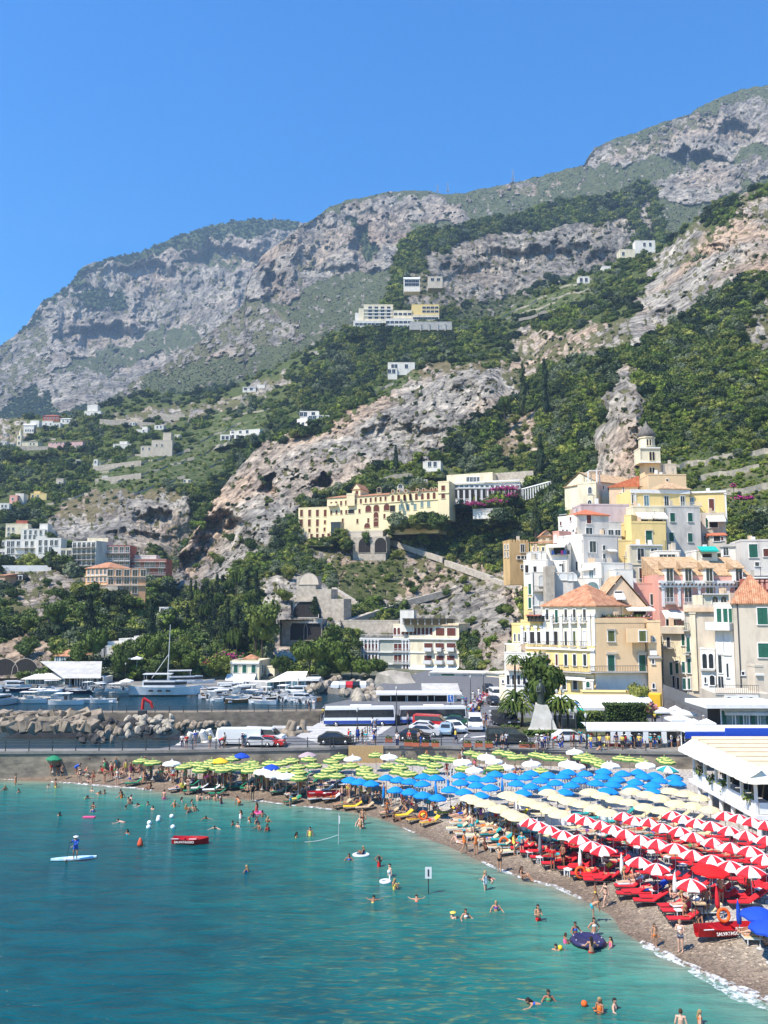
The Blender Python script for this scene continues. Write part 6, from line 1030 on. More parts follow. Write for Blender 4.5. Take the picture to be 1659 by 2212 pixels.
for i,l in enumerate(CREAMS):
 for x,y in l:
  p=ug(x,y);LOUNGES.append((p.x-.8,p.y-.6,.1+rnd.uniform(-.1,.1),C_CRE if rnd.random()<.8 else C_TEA,'sun lounger under the %s cream parasol row'%ORD[i]))
  if i<2:LOUNGES.append((p.x-1.2,p.y-1.9,.1,C_CRE,'outer sun lounger in front of the %s cream parasol row'%ORD[i]))
for i in(0,1,4,7,8):
 for x,y in BLUES[i]:p=ug(x,y);LOUNGES.append((p.x-.6,p.y-1.0,.3+rnd.uniform(-.2,.2),C_SUN if rnd.random()<.45 else WOODP,'wooden sun lounger in front of the %s blue parasol row'%ORD[i]))
for x,y in LIMES:
 if x<800 and rnd.random()<.75:p=ug(x,y);LOUNGES.append((p.x-.4,p.y-1.1,.3+rnd.uniform(-.3,.3),C_GRN if rnd.random()<.6 else C_WHI,'green framed sun lounger in front of the pagoda parasols'))
K('b3')
for x,y in((1180,1110),(1250,1180),(1350,1160),(1480,1180),(1400,1250),(600,880),(680,900),(480,880),(300,800),(520,830),(1600,1290),(1530,1340)):p=GB(kx(x),ky(y));LOUNGES.append((p.x,p.y,rnd.uniform(-.2,.3),C_RED if x>1000 else C_CRE,'sun lounger out in the sun near the waterline'))
K('b5')
for x,y,m in((350,310,C_RED),(470,345,C_SUN),(600,380,C_RED),(690,440,AWW),(520,400,C_RED),(730,495,C_RED),(860,480,C_DBL),(860,540,C_RED),(990,600,C_RED),(1080,600,C_WHI),(1550,545,C_RED),(1600,460,C_RED),(1560,780,C_CRE),(1610,830,C_CRE),(1230,640,C_CRE)):p=GB(kx(x),ky(y));LOUNGES.append((p.x,p.y,rnd.uniform(-.1,.25),m,'sun lounger in the front line along the wet shingle'))
for x,y,rz,m,l in LOUNGES:lounger((x,y),rz,m,l)
tb=MB();tb.box(-.22,.22,-.22,.22,.40,.44);TBm=tb.mesh('table_top',PLA);lg=MB();lg.box(-.02,.02,-.02,.02,0,.397);LGm=lg.mesh('leg',PLA)
def table(px,py):
 p=GB(px,py);t=empty('plastic_table',p,rnd.uniform(0,1));link('table_top',TBm,t);[link('leg',LGm,t,(sx*.18,sy*.18,0))for sx in(-1,1)for sy in(-1,1)];tag(t,'small white plastic table beside the red loungers','table','white plastic tables')
for cr,l in(('b3',[(910,1130),(1010,1180),(1275,1300),(1590,1170)]),('b5',[(45,265),(245,350),(485,250),(735,200),(835,235),(850,375),(950,265),(1060,320),(960,395),(1320,400),(850,505),(1490,400),(1600,500),(640,165),(1030,650)]),('b4',[(360,1350),(480,1390),(605,1430),(170,1470)])):K(cr);[table(kx(x),ky(y))for x,y in l]
WCL=mat('white_sheet',(.80,.80,.80),(.68,.68,.70),1.2,.8)
def sheet(cr,x0,x1,yt,yb,lab):
 K(cr);a=GB(kx(x0),ky(yb));b=GB(kx(x1),ky(yb));h=(kx(1)-kx(0))*(yb-yt)*a.y/FV*1.0;t=Thing('windbreak_sheet',lab,'sheet',a,'white sheets hung between parasols');mb=MB();n=28;vs=[]
 for j in(0,.5,1):
  for i in range(n+1):u=i/n;q=a.lerp(b,u);vs.append((q.x,q.y+.07*math.sin(u*24)*(1.2-j),q.z+.35+h*j-.12*math.sin(math.pi*((u*4)%1))*j))
 k=n+1;mb.add(vs,[(j*k+i,j*k+i+1,(j+1)*k+i+1,(j+1)*k+i)for j in range(2)for i in range(n)],True);t.put('cloth',mb,WCL)
 pm=MB();pm.tube(a,a+Vector((0,0,h+.5)),.02,n=4);t.put('pole',pm,POLE);pm=MB();pm.tube(b,b+Vector((0,0,h+.5)),.02,n=4);t.put('pole',pm,POLE)
sheet('b3',1060,1300,735,870,'white draped sheet between the cream and striped parasols');sheet('b3',770,905,630,715,'white sheet in the shade of the second cream row');sheet('b3',835,990,810,930,'white sheet behind the woman in yellow');sheet('b3',1275,1445,640,720,'white draped sheet under the third cream row');sheet('b4',135,390,1045,1135,'white sheet behind the second striped row');sheet('b3',1570,1659,870,975,'white sheet between the striped rows');sheet('b4',155,430,915,1020,'white draped sheet below the fourth cream row');sheet('b4',140,330,1190,1280,'white sheet behind the first striped row')
def ring_mesh(m,R_=.33,r_=.09):
 mb=MB();n,k=20,8;vs=[((R_+r_*math.cos(2*math.pi*j/k))*math.cos(2*math.pi*i/n),(R_+r_*math.cos(2*math.pi*j/k))*math.sin(2*math.pi*i/n),r_*math.sin(2*math.pi*j/k))for i in range(n)for j in range(k)]
 mb.add(vs,[(i*k+j,((i+1)%n)*k+j,((i+1)%n)*k+(j+1)%k,i*k+(j+1)%k)for i in range(n)for j in range(k)],True);return mb.mesh('ring',m)
RG=ring_mesh(C_ORA)
for cr,x,y,l in(('b2',862,690,'orange life ring standing below the blue parasols'),('b3',675,1050,'orange life ring on a stand left of the woman in yellow'),('b5',335,385,'orange life ring leaning by the front red loungers'),('b5',1350,745,'orange life ring hanging on the red rescue boat')):
 K(cr);p=GB(kx(x),ky(y));t=Thing('life_ring',l,'life ring',p,'orange life rings');o=link('ring',RG,t.root,(0,0,.5));o.rotation_euler=(1.4,0,.1);mb=MB();mb.tube(p,p+Vector((0,.12,1.1)),.025,n=5);t.put('post',mb,POLE)
 if 'hanging' in l:t.root.location=t.root.location+Vector((0,0,.35))
def float_thing(name,lab,cat,px,py,me,sc=1,dz=.05,parts=()):
 p=G(px,py,dz);o=link(name,me);o.location=p;o.scale=(sc,)*3;tag(o,lab,cat);return o
K('b7');bb=MB();bb.ball((0,0,.12),.28,14,8);BU=bb.mesh('buoy',mat('white_buoy',(.8,.8,.78),rough=.4))
for x,y in((780,350),(776,372),(829,322),(826,335),(903,372),(897,316)):o=float_thing('marker_buoy','round white buoy floating off the middle of the beach','buoy',kx(x),ky(y),BU,.72);o['group']='white buoys'
cn=MB();cn.lathe([(.02,-.1),(.30,-.05),(.34,.1),(.30,.3),(.12,.75),(.02,.85)],12);float_thing('cone_buoy','orange red conical buoy left of the red rowing boat','buoy',kx(732),ky(462),cn.mesh('cone_buoy',mat('orange_buoy',(.65,.1,.04),rough=.4)),.72)
o=float_thing('air_mattress','pink air mattress floating near the far left swimmers','float',kx(465),ky(316),(lambda m:(m.box(-.9,.9,-.35,.35,-.05,.12),m.mesh('air_mattress',mat('pink_plastic',(.75,.1,.25),rough=.4)))[1])(MB()),.6)
o=float_thing('swim_ring','pink swim ring held by bathers near the beach','float',274.3+.2645*1070,1591+.2645*625,ring_mesh(mat('pink_plastic',(.75,.1,.25)),.4,.13));K('b6')
o=float_thing('swim_ring','white oval inflatable with a child in it','float',kx(368),ky(276),ring_mesh(PLA,.75,.16));o.scale=(.75,.5,.7);o=float_thing('swim_ring','small white swan like float beside a standing man','float',kx(527),ky(450),ring_mesh(PLA,.32,.11));nk=MB();nk.tube((.3,0,.1),(.32,0,.6),.08,.06);nk.ball((.24,0,.66),.13);link('neck',nk.mesh('neck',PLA),o)
rm_=MB();rm_.lathe([(1.0,.02),(1.35,-.05),(1.55,.18),(1.35,.42),(1.1,.40),(.9,.25),(.01,.22)],28);K('b5');o=float_thing('inflatable_island','large dark purple round inflatable surrounded by bathers','float',kx(385),ky(830),rm_.mesh('inflatable_island',mat('purple_vinyl',(.02,.018,.06),(.04,.035,.10),3,.35,obj=True)),.66)
for i in range(14):a=2*math.pi*i/14;mb=MB();mb.ball((1.22*math.cos(a),1.22*math.sin(a),.42),.07,6,4);link('button',mb.mesh('button',POLE),o)if i%2==0 else 0
ba=MB();ba.ball((0,0,.05),.12,10,6);float_thing('beach_ball','small orange and white ball floating near the bottom swimmers','ball',kx(360),ky(1270),ba.mesh('ball',C_ORA),1.3);float_thing('beach_ball','yellow ball beside the dark haired swimmer left of the purple inflatable','ball',kx(190),ky(872),ba.mesh('ball',C_SUN),1.2)
for cr,x,y0,y1,l in(('b6',222,205,18,'tall thin pole with a rope standing in the water'),('b6',808,530,368,'pole with a small white notice standing in the sea')):
 K(cr);p=G(kx(x),ky(y0),0);h=(ky(y0)-ky(y1))*p.y/FV;t=Thing('sea_pole',l,'pole',p);mb=MB();mb.tube(p,p+Vector((0,0,h)),.035);t.put('pole',mb,IRN if x>500 else POLE);mb=MB()
 if x>500:mb.box(p.x-.22,p.x+.22,p.y-.06,p.y-.038,p.z+h-.75,p.z+h);t.put('notice',mb,PLA);m2=MB();m2.box(p.x-.05,p.x+.05,p.y-.075,p.y-.062,p.z+h-.6,p.z+h-.15);t.put('mark',m2,IRN)
 else:
  mb.box(p.x,p.x+.09,p.y-.07,p.y-.04,p.z+h-.8,p.z+h-.2);t.put('flag',mb,PLA);q0=p+Vector((0,0,.75));q1=G(kx(0),ky(192),.05);rp=MB();n=12
  for i in range(n):u,w=i/n,(i+1)/n;rp.tube(q0.lerp(q1,u)-Vector((0,0,.5*u*(1-u))),q0.lerp(q1,w)-Vector((0,0,.5*w*(1-w))),.02,n=4)
  t.put('rope',rp,POLE)
t=Thing('restaurant_pavilion','white beach restaurant on round stilts with cream awnings at the right edge','restaurant',(29.2,68,1));X0,Y0,Y1,X1=29.3,68.2,83,46;fz=2.9
mb=MB();mb.box(X0,X1,Y0,Y1,fz-.35,fz);t.put('floor',mb,WTR);cm=MB();cm.tube((0,0,0),(0,0,1.7),.19,n=12);CM=cm.mesh('stilt',WTR)
for i in range(6):
 for j in range(4):link('stilt',CM,t.root,Vector((X0+.4+j*2.4,Y0+.5+i*2.5,.85))-t.loc)
for j in range(4,7):link('stilt',CM,t.root,Vector((X0+.4+j*2.4,Y0+.5,.85))-t.loc)
pmh=MB();pmh.box(-.11,.11,-.11,.11,0,2.75);PMm=pmh.mesh('pillar',WTR)
for i in range(6):link('pillar',PMm,t.root,Vector((X0+.15,Y0+.3+i*2.65,fz))-t.loc)
for j in range(1,6):link('pillar',PMm,t.root,Vector((X0+.15+j*3.1,Y0+.3,fz))-t.loc)
for i in range(5):mb=MB();y=Y0+.45+i*2.65;mb.box(X0+.1,X0+.16,y,y+2.35,fz+.06,fz+1.0);t.put('side_panel',mb,WTR)
for j in range(5):mb=MB();x=X0+.3+j*3.1;mb.box(x,x+2.8,Y0+.1,Y0+.16,fz+.06,fz+.95);t.put('front_panel',mb,WTR)
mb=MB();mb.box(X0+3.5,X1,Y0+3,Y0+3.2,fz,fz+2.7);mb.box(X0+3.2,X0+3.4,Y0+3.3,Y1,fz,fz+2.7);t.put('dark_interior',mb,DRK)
zE,zR=5.75,7.0;mb=MB();n=30;vs=[];zz=lambda i:.07*abs(math.sin(i*1.9))
for i in range(n+1):y=Y0-.6+(Y1+.6-Y0)*i/n;vs+=[(X0-.9,y,zE-.28-zz(i)),(X0-.9,y,zE+.02),(X0-.2,y,zE+.4-.1*zz(i)),(X0+.5,y,6.6)]
mb.add(vs,[(i*4+k,i*4+4+k,i*4+5+k,i*4+1+k)for i in range(n)for k in range(3)],True);t.put('side_awning',mb,AWN)
mb=MB();vs=[]
for i in range(n+1):x=X0-.9+(X1-X0)*i/n;u=min(1,(x-X0+.9)/1.4);vs+=[(x,Y0-.72,zE-.28-zz(i)),(x,Y0-.7,zE+.02),(x,Y0-.7+1.3*u,zE+.02+.83*u)]
mb.add(vs,[(i*3+k,i*3+3+k,i*3+4+k,i*3+1+k)for i in range(n)for k in range(2)],True);t.put('front_awning',mb,AWN)
for i in range(7):mb=MB();y=Y0+.65+i*2.1;mb.box(X0+.52,X1,y,y+1.8,6.5-.02*(i%2),6.6+.03*i);t.put('roof_panel',mb,mat('sand_canvas',(.74,.58,.38),(.64,.49,.31),1.2,.85))
mb=MB();mb.box(X0+4,X1,Y0+15.4,Y0+15.6,zR-.4,zR+.5);t.put('banner',mb,C_DBL)
sg=MB();sg.box(X0+1.75,X0+6.2,Y0-.04,Y0+.06,fz+.1,fz+.85);so=t.put('sign',sg,mat('sign_sky_blue',(.08,.30,.58)));text('Ma',.85,WTR,so,Vector((X0+1.9,Y0-.06,fz+.5))-t.loc,0,align='LEFT')
for i,y in enumerate((Y0+1.4,Y0+6.4,Y0+9,Y0+12)):
 mb=MB();r_=np.random.RandomState(i)
 for k in range(60):q=Vector((X0+.0,y,fz+1.15))+Vector(r_.randn(3))*.22;nn=Vector(r_.randn(3)).normalized()*.12;s_=nn.orthogonal()*.8;mb.add([q-nn,q+s_,q+nn,q-s_],[(0,1,2,3)])
 o=mb.build('potted_plant',ML);tag(o,'trailing green plant hanging on the pavilion railing','plant','plants on the pavilion railing');o['kind']='';del o['kind']
K('b4')
for x,y,l in((1470,600,'cream parasol on the restaurant pavilion terrace'),(1640,612,'second cream parasol on the pavilion terrace cut by the right edge')):
 o=copy_tree(PROTO[('cream',1.04,None)]);o.location=G(kx(x),ky(y),fz+2.3)-Vector((0,0,2.3));o.rotation_euler=(0,0,0);tag(o,l,'parasol','parasols of the pavilion')
t=Thing('flat_canopy','long flat white canopy with a blue edge behind the restaurant pavilion','canopy',(33,95.5,3));mb=MB();mb.box(33.2,50,94.6,99,5.5,5.75);t.put('roof',mb,WTR);mb=MB();mb.box(33.2,50,94.5,94.58,4.9,5.6);t.put('blue_edge',mb,C_DBL)
for x in(33.6,38,42):mb=MB();mb.tube((x,97,3),(x,97,5.5),.08);t.put('post',mb,WTR)
K('b4');t=Thing('beach_hut','small grey blue kiosk with white roof at the foot of the sea wall','kiosk',GB(kx(640),ky(590)));p=t.loc;mb=MB();mb.box(p.x-1.6,p.x+1.6,p.y,p.y+1.5,p.z,p.z+2.5);t.put('wall',mb,mat('grey_blue_paint',(.45,.50,.58)));mb=MB();mb.box(p.x-1.9,p.x+1.9,p.y-.3,p.y+1.8,p.z+2.503,p.z+2.7);t.put('roof',mb,WTR)
def hull(L_,W_,H_,m,inner,name='hull',n=12,stern=.75,sheer=.2):
 mb=MB();vs=[]
 for i in range(n+1):
  u=i/n;w=W_/2*(math.sin(min(1,(u*1.15+stern*.45))*math.pi*.5)if u<.5 else math.cos((u-.5)*math.pi)**.6 if u<1 else .02);w=max(w,.02);x=-L_/2+L_*u;z=H_*(1+sheer*(2*u-1)**2)
  vs+=[(x,0,.0+.35*H_*max(0,u-.8)*4),(x,w*.65,.18*H_),(x,w,z),(x,w*.88,z),(x,w*.6,.3*H_),(x,-w*.6,.3*H_),(x,-w*.88,z),(x,-w,z),(x,-w*.65,.18*H_)]
 k=9
 for i in range(n):
  for j in range(k):
   j2=(j+1)%k;mb.f.append((i*k+j,i*k+j2,(i+1)*k+j2,(i+1)*k+j));mb.m.append(0 if j in(0,1,2,6,7,8)else 1);mb.sm.append(False)
 mb.f.append(tuple(range(k-1,-1,-1)));mb.m.append(0);mb.sm.append(False);mb.v=vs;return mb.mesh(name,[m,inner])
RB_=mat('red_boat_paint',(.42,.012,.015),(.34,.01,.012),3,.35,obj=True)
def rowboat(loc,rz,L_,lab,txt=None,sc=1):
 t=empty('rowing_boat',loc,rz,lab,'boat');h=link('hull',hull(L_,1.35,.5,RB_,RB_),t);mb=MB()
 for x in(-L_*.22,L_*.12):mb.box(x-.12,x+.12,-.52,.52,.36,.40)
 link('bench',mb.mesh('bench',RB_),t);mb=MB()
 for x in(-L_*.38,L_*.1):mb.box(x-.3,x+.3,-.58,-.50,.545,.575)
 link('gunwale_stripe',mb.mesh('gunwale_stripe',PLA),t)
 if txt:o=text(txt,.24,WTR,t,(-.35,-.70,.34),0);o.rotation_euler=(R(80),0,0)
 return t
K('b7');p=G(kx(995),ky(452),0);rowboat(p+Vector((0,0,-.08)),-.03,3.0,'red rowing boat with white lettering moored among the swimmers','SALVATAGGIO')
K('b5');p=GB(kx(1385),ky(775));o=rowboat(p,.16,4.0,'red rescue boat with white lettering pulled up on the shingle','SALVATAGGIO');K('b2');p=GB(kx(60),ky(495));rowboat(p,.12,3.4,'plain red boat lying on the beach left of the blue parasols');K('b5')
p=GB(kx(1180),ky(690));t=Thing('lifeguard_chair','dark lifeguard chair frame behind the frontmost striped parasol','chair',p)
for sx in(-.4,.4):
 for sy in(-.35,.35):mb=MB();mb.tube(p+Vector((sx,sy,0)),p+Vector((sx*.7,sy*.7,1.7)),.03,n=5);t.put('leg',mb,IRN)
mb=MB();mb.box(p.x-.35,p.x+.35,p.y-.3,p.y+.3,p.z+1.1,p.z+1.16);t.put('seat',mb,WOODP)
K('b7');p=G(kx(385),ky(537),.0);t=Thing('paddle_board','pale blue and white stand up paddle board far out on the left','paddle board',p);mb=MB();n=16;vs=[]
for i in range(n+1):u=i/n;w=.38*math.sin(math.pi*min(max(u,.03),.97))**.45;x=-1.65+3.3*u;vs+=[(x,-w,.06),(x,w,.06),(x,w,.16+.1*max(0,u-.8)),(x,-w,.16+.1*max(0,u-.8))]
mb.add(vs,[(i*4+a,i*4+(a+1)%4,i*4+4+(a+1)%4,i*4+4+a)for i in range(n)for a in range(4)]+[(0,3,2,1),(n*4,n*4+1,n*4+2,n*4+3)]);me=mb.mesh('deck',mat('pale_blue_board',(.25,.55,.75),(.75,.8,.8),2.5,.4,obj=True));o=link('deck',me,t.root,(0,0,0),.22)
# ---------------- vehicles, plaza, boats, trees ----------------
CARP=lambda n,c:mat(n,c,tuple(v*.92 for v in c),2,.25,spec=.6,obj=True)
P_WHT=CARP('white_car_paint',(.75,.75,.74));P_BLK=CARP('black_car_paint',(.015,.017,.02));P_RED=CARP('red_car_paint',(.5,.02,.02));P_BLU=CARP('light_blue_car_paint',(.28,.38,.45));P_GRY=CARP('silver_car_paint',(.5,.5,.5));P_DGR=CARP('dark_green_car_paint',(.02,.09,.05));P_NAV=CARP('navy_paint',(.01,.05,.28))
RUB=mat('tyre_rubber',(.02,.02,.02));CHR=mat('wheel_rim',(.5,.5,.5),rough=.3,metal=.8);LIT=mat('headlight_glass',(.7,.7,.68),rough=.15)
wm_=MB();wm_.lathe([(.2,-.1),(.31,-.1),(.33,-.04),(.33,.04),(.31,.1),(.2,.1)],14);WHm=wm_.mesh('tyre',RUB);wr=MB();wr.lathe([(.001,-.09),(.2,-.095),(.2,.095),(.001,.09)],12);WRm=wr.mesh('rim',CHR)
def prof_mesh(name,prof,W_,m,y_in=0,inset=.0):
 mb=MB();n=len(prof);h=W_/2;zt=max(p[1]for p in prof);L_=[(x,-h+inset*max(0,z-.9),z)for x,z in prof];Rr=[(x,h-inset*max(0,z-.9),z)for x,z in prof]
 mb.add(L_+Rr,[tuple(range(n)),tuple(range(2*n-1,n-1,-1))]+[(i,i+n,(i+1)%n+n,(i+1)%n)for i in range(n)]);return mb.mesh(name,m)
CARS={'car':([(-2.05,.3),(2.0,.3),(2.08,.6),(1.95,.85),(1.05,.98),(.35,1.42),(-1.05,1.46),(-1.75,1.0),(-2.05,.9)],1.7,[(.98,.98),(.36,1.36),(-1.02,1.39),(-1.6,1.0)],1.3,.35),'van':([(-2.45,.35),(2.4,.35),(2.48,.75),(2.3,1.1),(1.6,1.25),(1.0,1.95),(-2.4,2.0),(-2.48,1.6)],1.9,[(1.62,1.28),(1.05,1.86),(-2.2,1.86),(-2.2,1.3)],1.6,.12),'bus':([(-5.8,.4),(5.8,.4),(5.85,1.6),(5.6,3.05),(-5.7,3.1),(-5.85,1.5)],2.5,[(5.82,1.45),(5.66,2.65),(-5.6,2.7),(-5.7,1.45)],3.8,.0)}
VP={}
def make_vehicle(kind,paint):
 prof,W_,gl,wb,ins=CARS[kind];t=empty('parked_'+kind);link('body',prof_mesh('body',prof,W_,paint,inset=ins),t)
 g2=prof_mesh('windows',gl,W_+.03,GLS,inset=ins);link('windows',g2,t);fm=MB();x0,z0=gl[0];x1,z1=gl[1];w=W_/2-.15-ins*.3
 fm.add([(x0+.12,-w,z0+.04),(x0+.12,w,z0+.04),(x1+.1,w*.9,z1),(x1+.1,-w*.9,z1)],[(0,1,2,3)]);link('windscreen',fm.mesh('windscreen',GLS),t)
 for sx in(-1,1):
  for sy in(-1,1):o=link('wheel',WHm,t,(sx*wb,sy*(W_/2-.08),.33));o.rotation_euler=(R(90),0,0);link('rim',WRm,o);o.scale=(1.4,1.4,1.2)if kind=='bus' else(1,1,1)
 for sy in(-1,1):hb=MB();hb.box(-.04,.04,-.17,.17,-.08,.08);link('headlight',hb.mesh('headlight',LIT),t,(prof[2][0]-.02,sy*(W_/2-.25),prof[2][1]+.1))
 if kind=='bus':
  sk=MB();sk.box(-5.83,5.83,-W_/2-.02,W_/2+.02,.42,.95);link('skirt',sk.mesh('skirt',P_NAV),t);ac=MB();ac.box(-2,1.5,-.9,.9,3.1,3.3);link('air_conditioning',ac.mesh('air_conditioning',WTR),t)
  for i in range(8):pb=MB();pb.box(-.05,.05,-W_/2-.03,-W_/2-.018,1.45,2.68);link('window_pillar',pb.mesh('window_pillar',DRK if i!=4 else WTR),t,(-4.6+i*1.3,0,0))
 return t
def vehicle(kind,paint,px,py,rz,lab,group=None,z=3.01,sc=1,txt=None):
 k=(kind,paint.name)
 if k not in VP:VP[k]=make_vehicle(kind,paint);o=VP[k]
 else:o=copy_tree(VP[k])
 o.location=G(px,py,z);o.rotation_euler=(0,0,rz);o.scale=(sc,)*3;tag(o,lab,{'car':'car','van':'van','bus':'bus'}[kind],group)
 if txt:x=text(txt,.75,P_NAV,o,(1.0,-1.3,1.18),0);x.data.materials.clear();x.data.materials.append(P_NAV)
 return o
K('Z5')
vehicle('bus',P_WHT,934,1564,R(180)+.05,'white coach with a blue skirt and lettering right of the bus stop','white and blue coaches',sc=.80);vehicle('bus',P_WHT,776,1567,R(180)+.05,'white coach with a blue skirt at the left end of the plaza','white and blue coaches',sc=.84)
pz=VP[('bus','white_car_paint')];K('Z5');o=text('SITA',.62,P_NAV,pz,(2.3,1.29,1.2),math.pi)
for kind,pt,x,y,rz,lab in(('van',P_RED,715,1240,-.3,'red van parked behind the row of dark cars'),('car',P_BLK,690,1232,-.35,'black car between the red van and the white cars'),('car',P_WHT,655,1262,-.3,'white car in the row of cars left on the plaza'),('car',P_GRY,650,1300,-.3,'silver car nearest the plaza railing but one'),('car',P_BLK,550,1345,-.2,'black hatchback beside the plaza railing'),('car',P_BLU,845,1285,-1.75,'light blue hatchback facing the sea'),('car',P_WHT,925,1262,-1.2,'white saloon right of the light blue hatchback'),('car',P_DGR,955,1205,-.2,'dark green car behind the white saloon'),('van',P_WHT,1115,1240,-1.65,'white open truck driving towards the sea on the plaza'),('van',P_BLK,1410,1375,-.05,'long black van behind the promenade railing'),('van',P_WHT,1312,955,-1.5,'white van far up the road'),('car',P_BLK,1292,1008,-1.5,'dark car driving down the road'),('car',P_BLK,1240,880,-1.5,'dark car at the top of the road')):vehicle(kind,pt,kx(x),ky(y),rz,lab,'vehicles on the plaza')
K('V')
for x,pt,l in((728,P_WHT,'white'),(742,P_GRY,'silver'),(757,P_RED,'red'),(772,P_BLK,'black'),(786,P_WHT,'white')):vehicle('car',pt,x,1487,1.4,l+' car parked under the umbrella pines','vehicles under the pines')
K('Z3');vehicle('van',P_BLK,kx(100),ky(1300),-1.2,'black van half hidden by the palm tree','vehicles on the plaza');vehicle('car',P_WHT,kx(750),ky(1460),.1,'white hatchback in front of the hedge garden','vehicles on the plaza')
K('Z8');vehicle('van',P_WHT,kx(710),ky(895),-.15,'white minibus parked on the pier','vehicles on the pier');vehicle('car',P_RED,kx(760),ky(910),-.2,'small red car in front of the white minibus','vehicles on the pier',sc=.85);vehicle('car',P_GRY,kx(665),ky(912),-.1,'silver car left of the red car on the pier','vehicles on the pier',sc=.9);vehicle('car',P_BLK,kx(1285),ky(893),0,'dark car below the ramp','vehicles on the pier')
p=G(kx(500),ky(912),3.0);t=Thing('white_trailer','plain white box trailer on the pier left of the silver car','trailer',p);mb=MB();mb.box(p.x-2.5,p.x+2.5,p.y,p.y+2,p.z+.35,p.z+2.0);t.put('box',mb,P_WHT)
for x in(-1.6,1.6):o=link('wheel',WHm,t.root,(x,.1,.33));o.rotation_euler=(R(90),0,0)
def lamp(px,py,top,lab,n=5,grp='street lamps of the plaza',z=3.0):
 p=G(px,py,z);h=(py-top)*p.y/FV;t=Thing('street_lamp',lab,'street lamp',p,grp);mb=MB();mb.lathe([(.2,0),(.16,.3),(.07,.6),(.05,h-.3),(.03,h)],8,tuple(p));t.put('pole',mb,IRN)
 for i in range(n):
  a=2*math.pi*i/n if n>1 else 0;rr=.75 if n>1 and i else 0;q=p+Vector((rr*math.cos(a),rr*.5*math.sin(a),h-(.35 if rr else 0)));mb=MB();mb.lathe([(.1,0),(.2,.4),(.06,.5),(.01,.6)],8,tuple(q));lo=t.put('lantern',mb,mat('lantern_glass',(.45,.45,.42),(.3,.3,.28),5,.3))
  if rr:mb=MB();mb.tube(p+Vector((0,0,h-.6)),q,.03,n=5);t.put('arm',mb,IRN)
K('Z3')
for x,y,tp,n,l in((500,1160,905,4,'four armed street lamp left of the green tree'),(672,1340,960,5,'five armed street lamp in front of the palms'),(815,1400,1150,4,'low four armed street lamp near the white hatchback'),(1205,1085,850,1,'tall street lamp with single lantern before the apricot house'),(572,1400,1250,1,'short dark lamp post right of the statue plinth'),(918,1540,1230,1,'thin lamp post at the left end of the bus shelter')):lamp(kx(x),ky(y),ky(tp),l,n)
K('Z4');lamp(kx(1490),ky(1640),ky(1370),'three lantern street lamp before the green fronted cafe',4);lamp(kx(1155),ky(1500),ky(1290),'single lantern lamp left of the green fronted cafe',1)
K('Z5');lamp(kx(383),ky(1270),ky(890),'tall dark lamp post between the two coaches',1);lamp(kx(15),ky(1260),ky(1080),'dark lamp post near the left coach',1);lamp(kx(1195),ky(900),ky(735),'thin lamp post before the white arcade',1);lamp(kx(1075),ky(1000),ky(770),'thin dark lamp post at the terminal shed',1)
K('Z7');lamp(kx(1022),ky(1110),ky(975),'slim lamp post with white globe on the far quay',1,'lamps of the far quay',1.3)
t=Thing('monument','dark bronze statue on a pale cut stone plinth in the garden','statue',G(1171,1576,3.1));p=t.loc;mb=MB();mb.prism([(p.x-2.1,p.y-1.3),(p.x+2.1,p.y-1.2),(p.x+1.5,p.y+1.5),(p.x-1.4,p.y+1.5)],p.z-.3,p.z+.2);b=[(-1.9,-1.1,.2),(1.8,-1.0,.2),(1.2,1.2,.2),(-1.2,1.2,.2),(-.9,-.55,3.4),(.75,-.5,3.2),(.6,.6,3.3),(-.7,.6,3.5)];mb.add([p+Vector(q)for q in b],[(0,1,5,4),(1,2,6,5),(2,3,7,6),(3,0,4,7),(4,5,6,7)]);t.put('plinth',mb,mat('travertine',(.66,.62,.54),(.5,.46,.38),.8,.8,.5));mb=MB();q=p+Vector((-.1,0,3.35));mb.lathe([(.55,0),(.5,.5),(.42,1.3),(.5,2.0),(.42,2.5),(.15,2.75),(.14,2.85)],10,tuple(q));mb.ball(q+Vector((0,0,3.05)),.22,8,6);mb.tube(q+Vector((-.4,0,2.4)),q+Vector((-.6,-.3,1.6)),.14);mb.tube(q+Vector((-.6,-.3,1.6)),q+Vector((0,-.5,1.7)),.12,.09);mb.tube(q+Vector((.4,0,2.4)),q+Vector((.55,-.2,1.5)),.14);t.put('figure',mb,mat('bronze',(.06,.075,.06),rough=.5,metal=.5))
K('b4');t=Thing('bus_shelter','long bus shelter with curved white roof on the promenade above the beach','shelter',G(kx(500),ky(460),3.0));p=t.loc;xa,xb=G(kx(25),ky(450),3).x,G(kx(1040),ky(450),3).x;y0=p.y+2.2;mb=MB();n=8;vs=[]
for i in range(n+1):a=math.pi*(.05+.55*i/n);vs+=[(xa,y0+2-2.2*math.cos(math.pi*.05+a)-1.4,5.05+.55*math.sin(a)),(xb,y0+2-2.2*math.cos(math.pi*.05+a)-1.4,5.05+.55*math.sin(a))]
mb.add(vs,[(2*i,2*i+1,2*i+3,2*i+2)for i in range(n)],True);mb.box(xa,xb,y0-1.6,y0-1.5,4.95,5.2);t.put('roof',mb,WTR)
mb=MB();mb.box(xa+3.2,xb-.4,y0+2.4,y0+2.5,3.1,5.0);t.put('glass_back',mb,GLS)
for i in range(12):x=xa+.4+(xb-xa-.8)*i/11;mb=MB();mb.tube((x,y0,3.0),(x,y0,5.0),.06,n=6);t.put('post',mb,IRN)
for x0,x1 in((245,370),(410,440),(515,585)):a,b=G(kx(x0),ky(450),3).x,G(kx(x1),ky(450),3).x;mb=MB();mb.box(a,b,y0-.6,y0-.5,3.05,3.85);t.put('red_panel',mb,P_RED)
